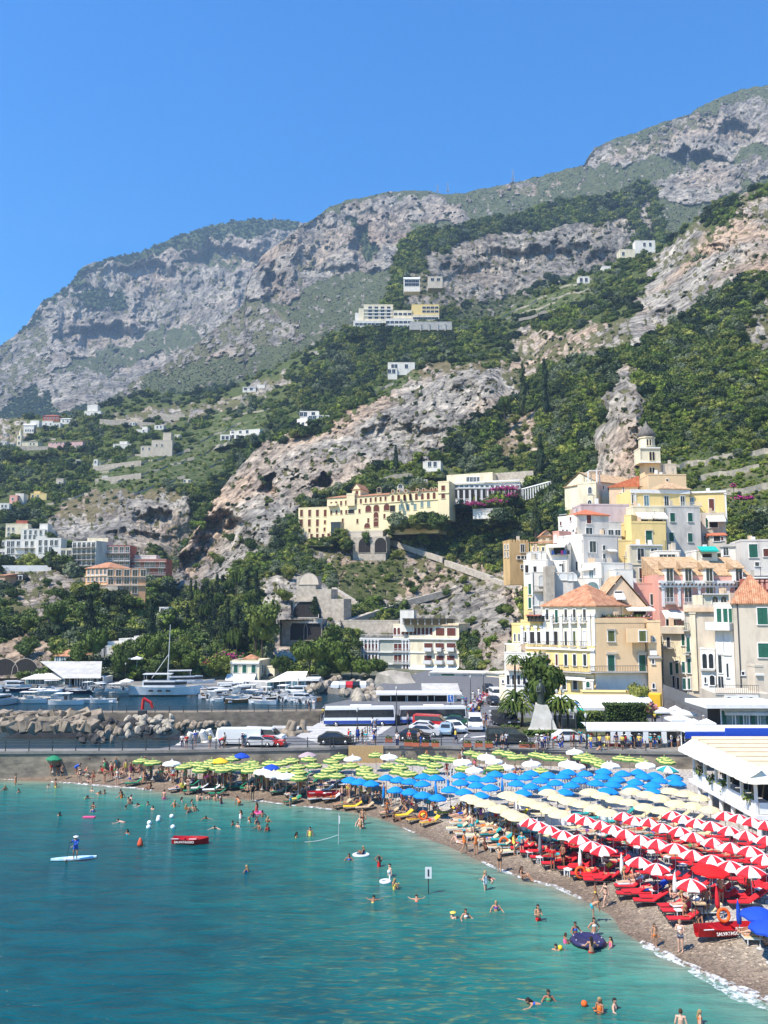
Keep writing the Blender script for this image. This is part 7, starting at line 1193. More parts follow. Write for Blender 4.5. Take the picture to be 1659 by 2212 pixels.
for i,(x,l)in enumerate(((265,'b'),(330,'b'),(400,'b'),(560,'b'),(725,'b'))):p=G(kx(x),ky(445),3.1);t=Thing('notice_board','white notice panel standing in front of the bus shelter','notice board',p,'notice panels at the bus shelter');mb=MB();mb.box(p.x-.3,p.x+.3,p.y,p.y+.06,p.z+.5,p.z+1.8);t.put('panel',mb,PLA);mb=MB();mb.tube(p+Vector((0,.03,-.1)),p+Vector((0,.03,.5)),.04);t.put('post',mb,IRN)
K('Z5');FP=MB();FP.prism([(-.45,-.17),(.45,-.17),(.45,.17),(-.45,.17)],0,.42);FPm=FP.mesh('pot',mat('terracotta_planter',(.45,.13,.07),obj=True));fl=MB();r_=np.random.RandomState(8)
for k in range(50):q=Vector((r_.uniform(-.4,.4),r_.uniform(-.15,.15),.45+abs(r_.randn())*.12));nn=Vector(r_.randn(3)).normalized()*.08;s_=nn.orthogonal();fl.add([q-nn,q+s_,q+nn,q-s_],[(0,1,2,3)])
FLm=fl.mesh('foliage',ML)
for x,y in((490,1390),(560,1395),(650,1395),(745,1398),(1045,1400),(1150,1400),(1245,1405),(1565,1410),(1640,1410),(310,1355)):o=empty('flower_planter',G(kx(x),ky(y),3.06),rnd.uniform(-.05,.05));link('pot',FPm,o);link('foliage',FLm,o);tag(o,'terracotta flower box along the promenade railing','planter','terracotta planters')
for i,(x,y,w,m,l)in enumerate(((60,1205,2.2,P_DGR,'green rubbish container by the left coach'),(350,1200,2.0,P_BLK,'black container between the coaches'))):p=G(kx(x),ky(y),3.0);t=Thing('rubbish_container',l,'container',p);mb=MB();mb.prism([(p.x-w/2,p.y),(p.x+w/2,p.y),(p.x+w/2,p.y+1),(p.x-w/2,p.y+1)],p.z+.15,p.z+1.2);t.put('bin',mb,m);mb=MB();mb.box(p.x-w/2-.05,p.x+w/2+.05,p.y-.05,p.y+1.05,p.z+1.203,p.z+1.35);t.put('lid',mb,m)
K('Z3')
for x0,x1,y,d,l in((480,1545,1012,128,'long white shop canopy in front of the mustard wall'),(760,1340,1062,122,'lower white canopy behind the clipped hedge')):
 a,b=P(kx(x0),ky(y),d),P(kx(x1),ky(y),d);t=Thing('shop_canopy',l,'canopy',Vector((a.x,d,3)),'white shop canopies');mb=MB();mb.add([(a.x,d-2,a.z-.5),(b.x,d-2,a.z-.5),(b.x,d+1,a.z+.3),(a.x,d+1,a.z+.3),(a.x,d-2,a.z-.9),(b.x,d-2,a.z-.9)],[(0,1,2,3),(4,5,1,0)]);t.put('cloth',mb,WTR);n=9
 for i in range(n):x=a.x+.2+(b.x-a.x-.4)*i/(n-1);mb=MB();mb.tube((x,d-1.9,3),(x,d-1.9,a.z-.55),.05,n=5);t.put('post',mb,WTR)
def bigumb(cr,x,y,w,l,d=None,m=None,z=3.0,hh=2.6):
 K(cr);p=G(kx(x),ky(y),z+hh);t=Thing('cafe_parasol',l,'parasol',Vector((p.x,p.y,z)),'square cafe parasols');mb=MB();q=Vector((p.x,p.y,z+hh-.5));w=w*_K[2]*p.y/FV/2
 mb.add([q+Vector((-w,-w,0)),q+Vector((w,-w,0)),q+Vector((w,w,0)),q+Vector((-w,w,0)),q+Vector((0,0,.5))]+[q+Vector((sx*w,sy*w,-.25))for sx,sy in((-1,-1),(1,-1),(1,1),(-1,1))],[(0,1,4),(1,2,4),(2,3,4),(3,0,4),(5,6,1,0),(6,7,2,1),(7,8,3,2),(8,5,0,3)]);t.put('canopy',mb,m or C_WHI);mb=MB();mb.tube((p.x,p.y,z),(p.x,p.y,z+hh-.1),.05);t.put('pole',mb,POLE)
for a in(('Z4',500,1335,200,'white square cafe parasol beside the oleander'),('Z4',650,1320,110,'tilted beige cafe parasol under the ramp'),('Z4',740,1365,220,'large cream cafe parasol in the middle of the terrace'),('Z4',690,1420,240,'wide white cafe parasol in front of the terrace'),('Z4',850,1462,140,'small cream cafe parasol left of the pair'),('Z4',990,1462,150,'small cream cafe parasol right of the pair'),('Z3',830,1100,120,'bright green cafe parasol behind the palms',None,TEAL),('Z8',220,262,130,'pale yellow parasol left of the cream harbour office',None,C_CRE,1.3),('Z8',500,362,90,'white parasol in front of the cream harbour office',None,None,1.3),('Z7',1035,1082,90,'white parasol in the middle of the far quay',None,None,1.3),('Z7',1040,895,70,'white parasol on the villa terrace',None,None,5.0),('Z7',1120,900,80,'second white parasol on the villa terrace',None,None,5.0)):bigumb(*a)
K('Z4');t=Thing('ramp_road','grey sloping road ramp with parapet descending from the old town','ramp',P(kx(790),ky(1250),128));A=[P(kx(515),ky(1140),136),P(kx(800),ky(1250),128),P(kx(1060),ky(1345),121)];mb=MB()
for a,b in zip(A[:-1],A[1:]):mb.add([a+Vector((0,0,-4)),b+Vector((0,0,-4)),b,a,a+Vector((2.5,6,0)),b+Vector((2.5,6,0))],[(0,1,2,3),(3,2,5,4)])
t.put('road',mb,ASP);mb=MB()
for a,b in zip(A[:-1],A[1:]):mb.add([a+Vector((0,-.15,-1.2)),b+Vector((0,-.15,-1.2)),b+Vector((0,-.15,.7)),a+Vector((0,-.15,.7)),a+Vector((.1,.15,.7)),b+Vector((.1,.15,.7))],[(0,1,2,3),(3,2,5,4)])
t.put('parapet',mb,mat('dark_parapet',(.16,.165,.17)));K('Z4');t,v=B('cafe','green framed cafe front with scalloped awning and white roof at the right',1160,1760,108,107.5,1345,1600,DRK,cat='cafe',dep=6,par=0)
for x in(1180,1355,1490,1655):pilaster(v,'F',x,1380,1590,.35,.2,GRN)
win(v,'F',[1270,1425,1575],1480,2.6,2.4,'l');mb=MB();q=v.O;mb.box(q.x-2.5,q.x+v.W+1,q.y-1.5,q.y+6,v.z1+.01,v.z1+.5);t.put('roof',mb,WTR);awning(v,'F',1170,1700,1368,.7,.3,WGR);win(v,'F',[(1425,1460)],1460,1.6,1.6,'w')
K('Z7');t,v=B('quay_restaurant','low white quay restaurant with glazed sides and pale hipped roof on the left quay',225,550,205,203,1092,1165,WHT,cat='restaurant',dep=7,par=0,embed=1);win(v,'F',(265,520,7),1118,3.6,1.9,'l',fr='w');mb=MB();q=v.O;mb.add([(q.x-1,q.y-2,v.z1+.1),(q.x+v.W+.5,q.y-2,v.z1+.1),(q.x+v.W,q.y+7,v.z1+2.0),(q.x+3,q.y+7,v.z1+2.0)],[(0,1,2,3)]);t.put('roof',mb,AWN)
u=vol(t,550,815,202.5,202,1078,1140,WHT,dep=8,par=0,embed=1);win(u,'F',(580,790,6),1108,3.0,2.2,'d');mb=MB();q=u.O;mb.add([(q.x-.5,q.y-1.5,u.z1+.02),(q.x+u.W+.5,q.y-1.5,u.z1+.02),(q.x+u.W-2.5,q.y+8,u.z1+3.4),(q.x-10,q.y+8,u.z1+3.4)],[(0,1,2,3)]);t.put('roof',mb,CON)
t,v=B('house','little white house with tiled roof at the left end of the quay',445,605,218,216,898,1010,WHT,dep=7,roof='hip',rh=1.8,rm=TIL);win(v,'F',[470,512,555],932,1.2,2.2,'l');u=vol(t,420,560,214,214,1002,1035,PNK,dep=3,par=0)
t,v=B('villa','white modern villa with stepped roofs and arched windows above the quay',808,960,224,224,822,980,WHT,cat='villa',dep=9,par=.3,lay='valley_slope');win(v,'F',[818,834,852],868,.8,3.4,'k',True);u=vol(t,880,1090,229,228,790,870,WHT,dep=8,par=.3,lay='valley_slope');win(u,'F',[960,1010],830,1.4,1.6,'d');u=vol(t,970,1185,232,231,765,850,WHT,dep=8,par=.3,lay='valley_slope');win(u,'F',[1065,1120],830,1.2,1.4,'d');u=vol(t,1095,1150,234,234,738,770,WHT,dep=5,par=.1)
t,v=B('quay_wall','dark arched retaining wall at the left end of the harbour',-60,415,214,212,995,1120,mat('dark_masonry',(.15,.13,.12),(.08,.07,.065),.8,.95,.5),cat='wall',dep=3,par=0);win(v,'F',[40,205],1060,7,1.5,'k',True,'s')
t,v=B('house','tiny white house among the dark conifers on the slope',1300,1375,262,262,505,570,WHT,dep=5,roof='flat',par=.3,lay='valley_slope');win(v,'F',[1325],535,1,2,'d')
t,v=B('kiosk','small white kiosk hut on the quay below the villa',808,858,214,214,1000,1042,WHT,cat='hut',dep=3,par=.2)
K('Z8');t,v=B('harbour_office','cream two storey harbour office with green shutters and white awnings',430,665,216,215,225,378,CRM,cat='house',dep=8,xr=752,par=.5,embed=1);win(v,'F',[474,545,620],278,1.1,2.0,'g');win(v,'F',[500,600],352,1.2,2.2,'k');awning(v,'F',405,520,318,2.0,1.6,WTR);awning(v,'F',520,640,318,2.0,1.6,WTR);trim(v,'F',228,th=.4,out=.4);win(v,'R',[690],278,1.0,2.0,'g');u=vol(t,540,640,219,219,192,225,CRM,dep=4,roof='hip',rh=1,rm=TIL);u=vol(t,725,790,219,218,265,378,CRM,dep=5,par=.3);win(u,'F',[760],355,1.8,.8,'k',True)
t,v=B('quay_restaurant','white glazed restaurant with slanted roof at the right of the harbour',755,1005,196,194,392,455,WHT,cat='restaurant',dep=7,par=0,embed=1);win(v,'F',(780,985,5),425,3.0,2.6,'l');mb=MB();q=v.O;mb.add([(q.x-1,q.y-1.5,v.z1+.05),(q.x+v.W+.5,q.y-1.5,v.z1+.6),(q.x+v.W+.5,q.y+7,v.z1+2.0),(q.x+3,q.y+7,v.z1+1.9)],[(0,1,2,3)]);t.put('roof',mb,AWN);u=vol(t,1005,1135,194,193.5,375,450,WHT,dep=6,par=0);win(u,'F',[1035,1100],412,3,3,'d');mb=MB();q=u.O;mb.box(q.x-.4,q.x+u.W+.5,q.y-1,q.y+6,u.z1+.02,u.z1+.4);t.put('roof',mb,WTR);u=vol(t,470,745,199,197,385,432,WGR,dep=4,par=0,embed=1);win(u,'F',(500,560,3),405,1.4,1.2,'d')
BW=mat('white_gelcoat',(.78,.78,.76),rough=.3,obj=True);BDK=mat('boat_deck',(.55,.50,.42),obj=True);NAVY=mat('navy_hull',(.01,.02,.06),rough=.3,obj=True)
def make_boat(kind):
 t=empty('motorboat')
 if kind in('open','navy','wood'):
  m={'open':BW,'navy':NAVY,'wood':mat('varnished_wood',(.35,.16,.06),rough=.3,obj=True)}[kind];link('hull',hull(6.5,2.2,.95,m,BDK),t);mb=MB();mb.add([(.6,-.8,.9),(.6,.8,.9),(.1,.7,1.6),(.1,-.7,1.6)],[(0,1,2,3)]);mb.box(-.9,.0,-.5,.5,.35,.95);link('console',mb.mesh('console',BW),t);mb=MB();mb.box(-3.55,-3.2,-.25,.25,.5,1.35);link('outboard_engine',mb.mesh('outboard_engine',IRN),t);mb=MB();mb.box(-2.6,-1.8,-.8,.8,.4,.75);link('seat',mb.mesh('seat',PLA),t)
 elif kind=='canopy':
  link('hull',hull(7.0,2.4,1.0,BW,BDK),t);mb=MB();mb.box(-2.2,1.0,-1.0,1.0,2.35,2.45);link('canopy',mb.mesh('canopy',C_WHI),t)
  for x in(-2.0,.8):
   for y in(-.9,.9):mb=MB();mb.tube((x,y,.9),(x,y,2.35),.03,n=4);link('canopy_post',mb.mesh('canopy_post',POLE),t)
  mb=MB();mb.box(-3.8,-3.4,-.25,.25,.5,1.4);link('outboard_engine',mb.mesh('outboard_engine',IRN),t)
 elif kind=='cabin':
  link('hull',hull(8.5,2.9,1.3,BW,BDK),t);mb=MB();mb.prism([(-1.8,-1.1),(1.6,-.9),(2.3,0),(1.6,.9),(-1.8,1.1)],1.2,2.2);link('cabin',mb.mesh('cabin',BW),t);mb=MB();mb.prism([(-1.5,-1.12),(1.65,-.93),(2.35,0),(1.65,.93),(-1.5,1.12)],1.6,2.0);link('cabin_window',mb.mesh('cabin_window',GLS),t);mb=MB();mb.box(-2.4,.9,-1.15,1.15,2.2,2.32);link('roof',mb.mesh('roof',BW),t)
 return t
BP={}
def boat(kind,px,py,rz,lab='',sc=1,z=0):
 if kind not in BP:BP[kind]=make_boat(kind);o=BP[kind]
 else:o=copy_tree(BP[kind])
 p=G(px,py,z);o.location=(p.x,p.y,-.15);o.rotation_euler=(0,0,rz);o.scale=(sc,)*3;tag(o,lab or{'open':'small open white motorboat','navy':'dark hulled motorboat','wood':'varnished wooden boat','canopy':'white motorboat with a sun canopy','cabin':'white cabin motorboat'}[kind]+(' in the left basin' if px<330 else ' near the yacht jetty' if px<480 else ' at the right harbour berths'),'boat','motorboats in the harbour');return o
r=random.Random(12);K('Z7')
for kind,x,y,rz in(('open',90,1275,.1),('canopy',260,1282,0),('open',200,1280,.1),('canopy',330,1255,.1),('canopy',400,1268,3.0),('canopy',540,1295,0),('open',730,1280,.1),('open',830,1282,3.1),('cabin',10,1300,1.2),('navy',640,1208,0),('navy',150,1190,.2),('cabin',620,1165,.1),('open',420,1195,0),('open',550,1190,3),('open',900,1195,.2),('open',1010,1200,0),('canopy',440,1175,.4),('cabin',120,1175,0),('open',30,1190,1),('open',780,1190,.3),('open',1090,1200,2.9),('wood',720,1178,.2),('canopy',260,1160,.3),('open',330,1180,2)):boat(kind,kx(x),ky(y),rz)
K('Z8')
for i in range(46):
 u=r.random();x=20+1080*u;y=440+40*r.random()+(90*r.random()if x>250 else 0)+(10 if x>700 else 0);y=min(y,580 if x>330 else 520);boat(r.choice(('open','open','canopy','cabin','wood','navy','open')),kx(x),ky(y),r.choice((-.3,.1,.3,2.9,1.2))+r.uniform(-.2,.2),sc=r.uniform(.75,1.05))
for i in range(12):boat('open',kx(850+220*r.random()),ky(500+60*r.random()),r.uniform(0,3),sc=.7)
for i in range(10):x,y=720+300*r.random(),1165+25*r.random();K('Z7');p=G(kx(x),ky(y),1.3);o=copy_tree(BP[r.choice(('open','canopy','wood'))]);o.location=p;o.rotation_euler=(0,0,r.uniform(0,3));o.scale=(.7,)*3;tag(o,'small boat hauled out on the far quay','boat','boats hauled out on the quay')
def yacht(lab,px,py,L_,rz,mast=0):
 p=G(px,py,0);t=empty('yacht',p,rz,lab,'yacht');link('hull',hull(L_,L_*.25,L_*.13,BW,BDK),t);H_=L_*.13;mb=MB();mb.prism([(-L_*.3,-L_*.09),(L_*.15,-L_*.08),(L_*.3,0),(L_*.15,L_*.08),(-L_*.3,L_*.09)],H_,H_*1.7);link('superstructure',mb.mesh('superstructure',BW),t);mb=MB();mb.prism([(-L_*.28,-L_*.092),(L_*.16,-L_*.082),(L_*.31,0),(L_*.16,L_*.082),(-L_*.28,L_*.092)],H_*1.25,H_*1.55);link('cabin_window',mb.mesh('cabin_window',GLS),t);mb=MB();mb.prism([(-L_*.3,-L_*.085),(L_*.1,-L_*.075),(L_*.1,L_*.075),(-L_*.3,L_*.085)],H_*2.35,H_*2.45);link('flybridge_roof',mb.mesh('flybridge_roof',BW),t)
 for x in(-L_*.2,-L_*.08,L_*.04):mb=MB();mb.box(x,x+L_*.06,-L_*.127,-L_*.118,H_*.55,H_*.75);link('porthole',mb.mesh('porthole',GLS),t)
 for x in(-L_*.28,L_*.08):
  for y in(-1,1):mb=MB();mb.tube((x,y*L_*.07,H_*1.7),(x,y*L_*.07,H_*2.35),.05,n=4);link('roof_post',mb.mesh('roof_post',POLE),t)
 if mast:mb=MB();mb.tube((0,0,H_),(.3,0,H_+mast),.12,.05);link('mast',mb.mesh('mast',RAILW),t);mb=MB();mb.tube((-L_*.45,0,H_),(.2,0,H_+mast*.82),.06,n=4);link('stay',mb.mesh('stay',RAILW),t);mb=MB();mb.tube((0,0,H_+1.5),(-L_*.35,0,H_+1.6),.1);link('boom',mb.mesh('boom',RAILW),t)
K('Z7');yacht('large white motor yacht with dark windows in the middle of the harbour',kx(1345),ky(1225),15.5,.03);p=G(kx(1365),ky(1185),0);t=Thing('sailing_mast','sailing boat with a very tall white mast behind the motor yacht','sailing boat',p);o=link('hull',hull(13,3.4,1.3,BW,BDK),t.root,(2,0,-.1));q=P(kx(1392),ky(640),p.y);mb=MB();mb.tube(p+Vector((0,0,.8)),q,.14,.06);t.put('mast',mb,RAILW);mb=MB();mb.tube(P(kx(1240),ky(1080),p.y),q-Vector((.2,0,7)),.07,n=4);t.put('stay',mb,RAILW);K('Z8');yacht('second white yacht moored bow out beside the large motor yacht',kx(60),ky(440),14,.3)
K('Z7');t=Thing('crane','small red folding crane arm on the stone pier','crane',P(kx(1165),ky(1340),136));A=[P(kx(1163),ky(1335),136),P(kx(1172),ky(1245),136),P(kx(1235),ky(1280),136),P(kx(1248),ky(1325),136)];mb=MB();[mb.tube(a,b,.28,.22,6)for a,b in zip(A[:-1],A[1:])];t.put('arm',mb,P_RED);mb=MB();mb.box(A[0].x-.6,A[0].x+.6,135.6,136.6,2.4,3.0);t.put('base',mb,IRN)
K('Z8');bsc=(('red_cloth',(.5,.05,.03)),)
CRW={'broad':[crown_mesh('broad_crown_%d'%i,ML,140+i,12,110,.12)for i in range(3)],'bright':[crown_mesh('light_crown_%d'%i,MLP,150+i,12,110,.12)for i in range(2)],'cypress':[crown_mesh('cypress_crown_%d'%i,MLD,160+i,9,90,.11,'spire')for i in range(2)],'conifer':[crown_mesh('conifer_crown_%d'%i,MLD,170+i,10,100,.13,'cone')for i in range(3)],'pine':[crown_mesh('pine_crown_%d'%i,MLP,180+i,12,90,.11,'flat')for i in range(2)]}
TRm=MB();TRm.tube((0,0,0),(.05,0,.55),.06,.045);TRm.tube((.05,0,.55),(0,.03,1.05),.045,.02);TRm.tube((.04,0,.6),(.28,.1,.95),.03,.012,5);TRm.tube((.04,0,.55),(-.25,-.1,.9),.03,.012,5);TRm=TRm.mesh('trunk',BARK)
def tree(kind,px,py,h,w,lab,group=None,d=None,z=None):
 p=P(px,py,d)if d else G(px,py,z if z is not None else 3.0);t=empty({'broad':'broadleaf_tree','bright':'broadleaf_tree','cypress':'cypress','conifer':'conifer','pine':'pine_tree'}[kind],p,rnd.uniform(0,6),lab,'tree',group)
 k={'broad':(.35,.95),'bright':(.35,.95),'cypress':(.05,2.6),'conifer':(.08,1.95),'pine':(.62,.42)}[kind];zc=h*k[0];o=link('crown',rnd.choice(CRW[kind]),t,(0,0,zc),0,(w/2*(2.1 if kind=='cypress' else 1),w/2*(2.1 if kind=='cypress' else 1),(h-zc)/k[1]));tt=link('trunk',TRm,t,(0,0,-.3),0,(h*.35,h*.35,(zc+h*.25)/1.05+.3));return t
r=random.Random(31)
for i in range(46):
 x=395+165*r.random();lo=1440;hi=1268+abs(x-500)*.4;y=lo-(lo-hi)*r.random()**1.2;dd=(TD('valley_slope',x,y)if x<400 else TD('hillside',x,y))*.985
 tree(r.choice(('conifer','conifer','cypress','pine')),x,y,r.uniform(7,10.5),r.uniform(3.4,5.2),'dark conifer in the wood left of the tunnel portal','conifers of the dark harbour wood',d=dd)
for x,y,h,w,k,l in((1130,888,25,5,'cypress','left of two tall cypresses on the upper slope'),(1178,893,27,5,'cypress','right of two tall cypresses on the upper slope'),(855,1015,12,5,'conifer','dark conifer above the convent roof'),(1168,1020,17,7,'conifer','tall layered conifer above the hotel colonnade'),(1158,1165,15,7,'conifer','brownish conifer below the pergola'),(1165,1165,8,2.6,'cypress','small cypress behind the ochre tower'),(1090,905,11,7,'pine','umbrella pine above the hotel garden'),(790,1185,7,5,'broad','round tree hugging the wall under the convent terrace'),(712,1420,9,9,'broad','dark tree beside the tunnel viaduct'),(680,1330,6,6,'conifer','conifer right of the tunnel mouth')):dd=TD('hillside',x,y)*.975;tree(k,x,y,h,w,l,None,d=dd if y>1010 else dd)
K('Z8')
for x,y,h,w,k,l in((1080,400,11,12,'pine','big umbrella pine left of the cream hotel'),(1190,410,12,12,'pine','tallest umbrella pine left of the cream hotel'),(1330,430,9,10,'pine','umbrella pine before the hotel left wing'),(1420,440,8,9,'pine','low umbrella pine at the hotel corner'),(1560,450,8,10,'pine','twisted umbrella pine above the pale rock'),(1230,420,9,9,'broad','green tree between the umbrella pines'),(830,380,6,6,'bright','light green tree right of the harbour office'),(330,370,6,7,'bright','light green tree left of the harbour office'),(90,345,6,7,'bright','yellowish green tree on the quay near the yacht'),(690,180,14,12,'broad','large green tree above the harbour office'),(250,370,4,5,'broad','low green tree behind the quay boats'),(20,300,8,8,'broad','green tree behind the tall mast')):tree(k,kx(x),ky(y),h,w,l,'trees along the harbour front',d=216 if y>200 else 228)
K('Z7')
for x,y,h,w,k,l in((1230,1000,8,8,'bright','bright green round tree beside the tall mast'),(640,1010,5,5,'bright','small pale green tree right of the little white house'),(1010,1100,8,7,'broad','green tree on the quay below the villa'),(960,1095,6,5,'broad','dark green tree behind the quay restaurant'),(760,960,9,9,'broad','dusty green tree left of the white villa'),(620,960,5,6,'broad','brown green tree above the little white house'),(720,800,14,8,'conifer','layered conifer in the wood under the orange building'),(1230,790,13,6,'conifer','dark conifer right of the white villa'),(440,700,8,8,'broad','dark round tree on the left cliff'),(1290,1090,5,6,'broad','green tree at the foot of the tall mast'),(1440,1000,6,8,'bright','bright green tree right of the tall mast'),(1540,1060,6,6,'bright','yellow green tree by the quay wall'),(420,180,8,6,'conifer','dark conifer right of the white apartment block')):tree(k,kx(x),ky(y),h,w,l,'trees along the harbour front',d=min(TD('valley_slope',kx(x),ky(y))*.97,400)if y<1000 else 212)
K('Z3');tree('bright',kx(480),ky(1290),9,8.5,'large bright green tree behind the statue',None);tree('broad',kx(1450),ky(1200),4.5,4,'small green tree behind the clipped hedge',None)
fr=MB()
for k in range(16):
 a=2*math.pi*k/16;up=.25+.5*(k%3)/2;pts=[(0,0)]+[(1.5*u,up*1.2*math.sin(u*2.4)-.55*u*u*1.6)for u in(.25,.5,.75,1)]
 for(r0,z0),(r1,z1)in zip(pts[:-1],pts[1:]):
  for sgn in(-1,1):w0=.22*(1-r0/2.2);w1=.22*(1-r1/1.6);e=Vector((-math.sin(a),math.cos(a),0))*sgn;A_=Vector((r0*math.cos(a),r0*math.sin(a),z0));B_=Vector((r1*math.cos(a),r1*math.sin(a),z1));fr.add([A_,B_,B_+e*w1-Vector((0,0,.12)),A_+e*w0-Vector((0,0,.12))],[(0,1,2,3)])
FRm=fr.mesh('fronds',MLP);pt=MB();pt.tube((0,0,0),(.08,0,1),.17,.12,8);PTm=pt.mesh('trunk',BARK)
for cr,x,y,h,s,l in(('Z3',210,1290,5.2,1.5,'leafy palm left of the statue plinth'),('Z3',170,1300,3.8,1.4,'lower palm left of the statue'),('Z3',270,1300,3.4,1.4,'palm close to the statue plinth'),('Z3',650,1320,4.6,1.5,'dark palm right of the statue plinth'),('Z3',730,1320,4.0,1.4,'palm left of the clipped hedge'),('Z3',600,1310,3.4,1.3,'low palm right of the plinth'),('Z3',200,1090,10,1.1,'tall thin palm before the low white house'),('Z3',730,930,3.5,.9,'small palm by the palazzo terrace')):
 K(cr);d_=2 if 'thin' in l else 1;p=G(kx(x),ky(y+10),3.0);t=empty('palm_tree',p,0,l,'palm tree','palms in the plaza garden');link('trunk',PTm,t,(0,0,-.1),0,(1.2,1.2,h*.8));link('fronds',FRm,t,(0,0,h*.78),rnd.random()*6,(s,s,s));link('fronds',FRm,t,(0,0,h*.72),rnd.random()*6,(s*.9,s*.9,s*.75))
def hedge(cr,x0,x1,yt,yb,dep,lab,dens=60):
 K(cr);a,b=G(kx(x0),ky(yb),3.1),G(kx(x1),ky(yb),3.1);h=(ky(yb)-ky(yt))*a.y/FV;t=Thing('hedge',lab,'hedge',(a+b)/2);core=MB();core.box(a.x+.15,b.x-.15,a.y+.1,a.y+dep,a.z-.1,a.z+h-.15);t.put('inner_branches',core,MLD);mb=MB();r_=np.random.RandomState(int(x0));W_=b.x-a.x;n=int(dens*(W_*h+W_*dep))
 for i in range(n):
  if r_.rand()<h/(h+dep):q=Vector((a.x+W_*r_.rand(),a.y+.08*r_.randn(),a.z+h*r_.rand()))
  else:q=Vector((a.x+W_*r_.rand(),a.y+dep*r_.rand(),a.z+h-.1+.07*r_.randn()))
  nn=Vector(r_.randn(3)).normalized()*.11;s_=nn.orthogonal();mb.add([q-nn,q+s_,q+nn,q-s_],[(0,1,2,3)])
 t.put('leaves',mb,ML)
hedge('Z3',1120,1535,1090,1290,2.5,'big box clipped hedge behind the bus shelter');hedge('Z3',830,1110,1170,1320,2.2,'lower rounded clipped hedge left of the big one');hedge('Z3',290,620,1355,1400,1.5,'low hedge border in front of the statue plinth');hedge('Z3',60,250,1300,1330,1.2,'low hedge under the left palms')
# ---------------- people ----------------
SK=[mat('skin_%s'%n,c,tuple(v*.85 for v in c),6,.6,obj=True)for n,c in(('fair',(.62,.36,.25)),('tanned',(.46,.24,.14)),('brown',(.30,.14,.08)),('rosy',(.60,.30,.21)))]
HR=[mat('hair_%s'%n,c,obj=True)for n,c in(('dark',(.02,.013,.01)),('brown',(.06,.03,.015)),('fair',(.32,.22,.10)))]
CL={n:cloth('cloth_'+n,c)for n,c in(('red',(.6,.02,.02)),('blue',(.03,.10,.45)),('black',(.015,.015,.02)),('white',(.75,.75,.73)),('turquoise',(.03,.35,.42)),('pink',(.75,.12,.28)),('yellow',(.75,.6,.1)),('green',(.05,.3,.12)),('navy',(.015,.025,.09)),('orange',(.7,.16,.02)),('grey',(.3,.3,.32)),('purple',(.16,.05,.3)))}
S_=dict(pel=(0,0,.92),che=(0,.01,1.28),nec=(0,.01,1.44),hea=(0,-.01,1.60),shL=(.18,.01,1.39),shR=(-.18,.01,1.39),elL=(.25,.03,1.11),elR=(-.25,.03,1.11),wrL=(.27,-.05,.87),wrR=(-.27,-.05,.87),hiL=(.09,0,.88),hiR=(-.09,0,.88),knL=(.10,-.02,.50),knR=(-.10,-.02,.50),anL=(.10,.02,.08),anR=(-.10,.02,.08))
def J(**k):d=dict(S_);d.update(k);return d
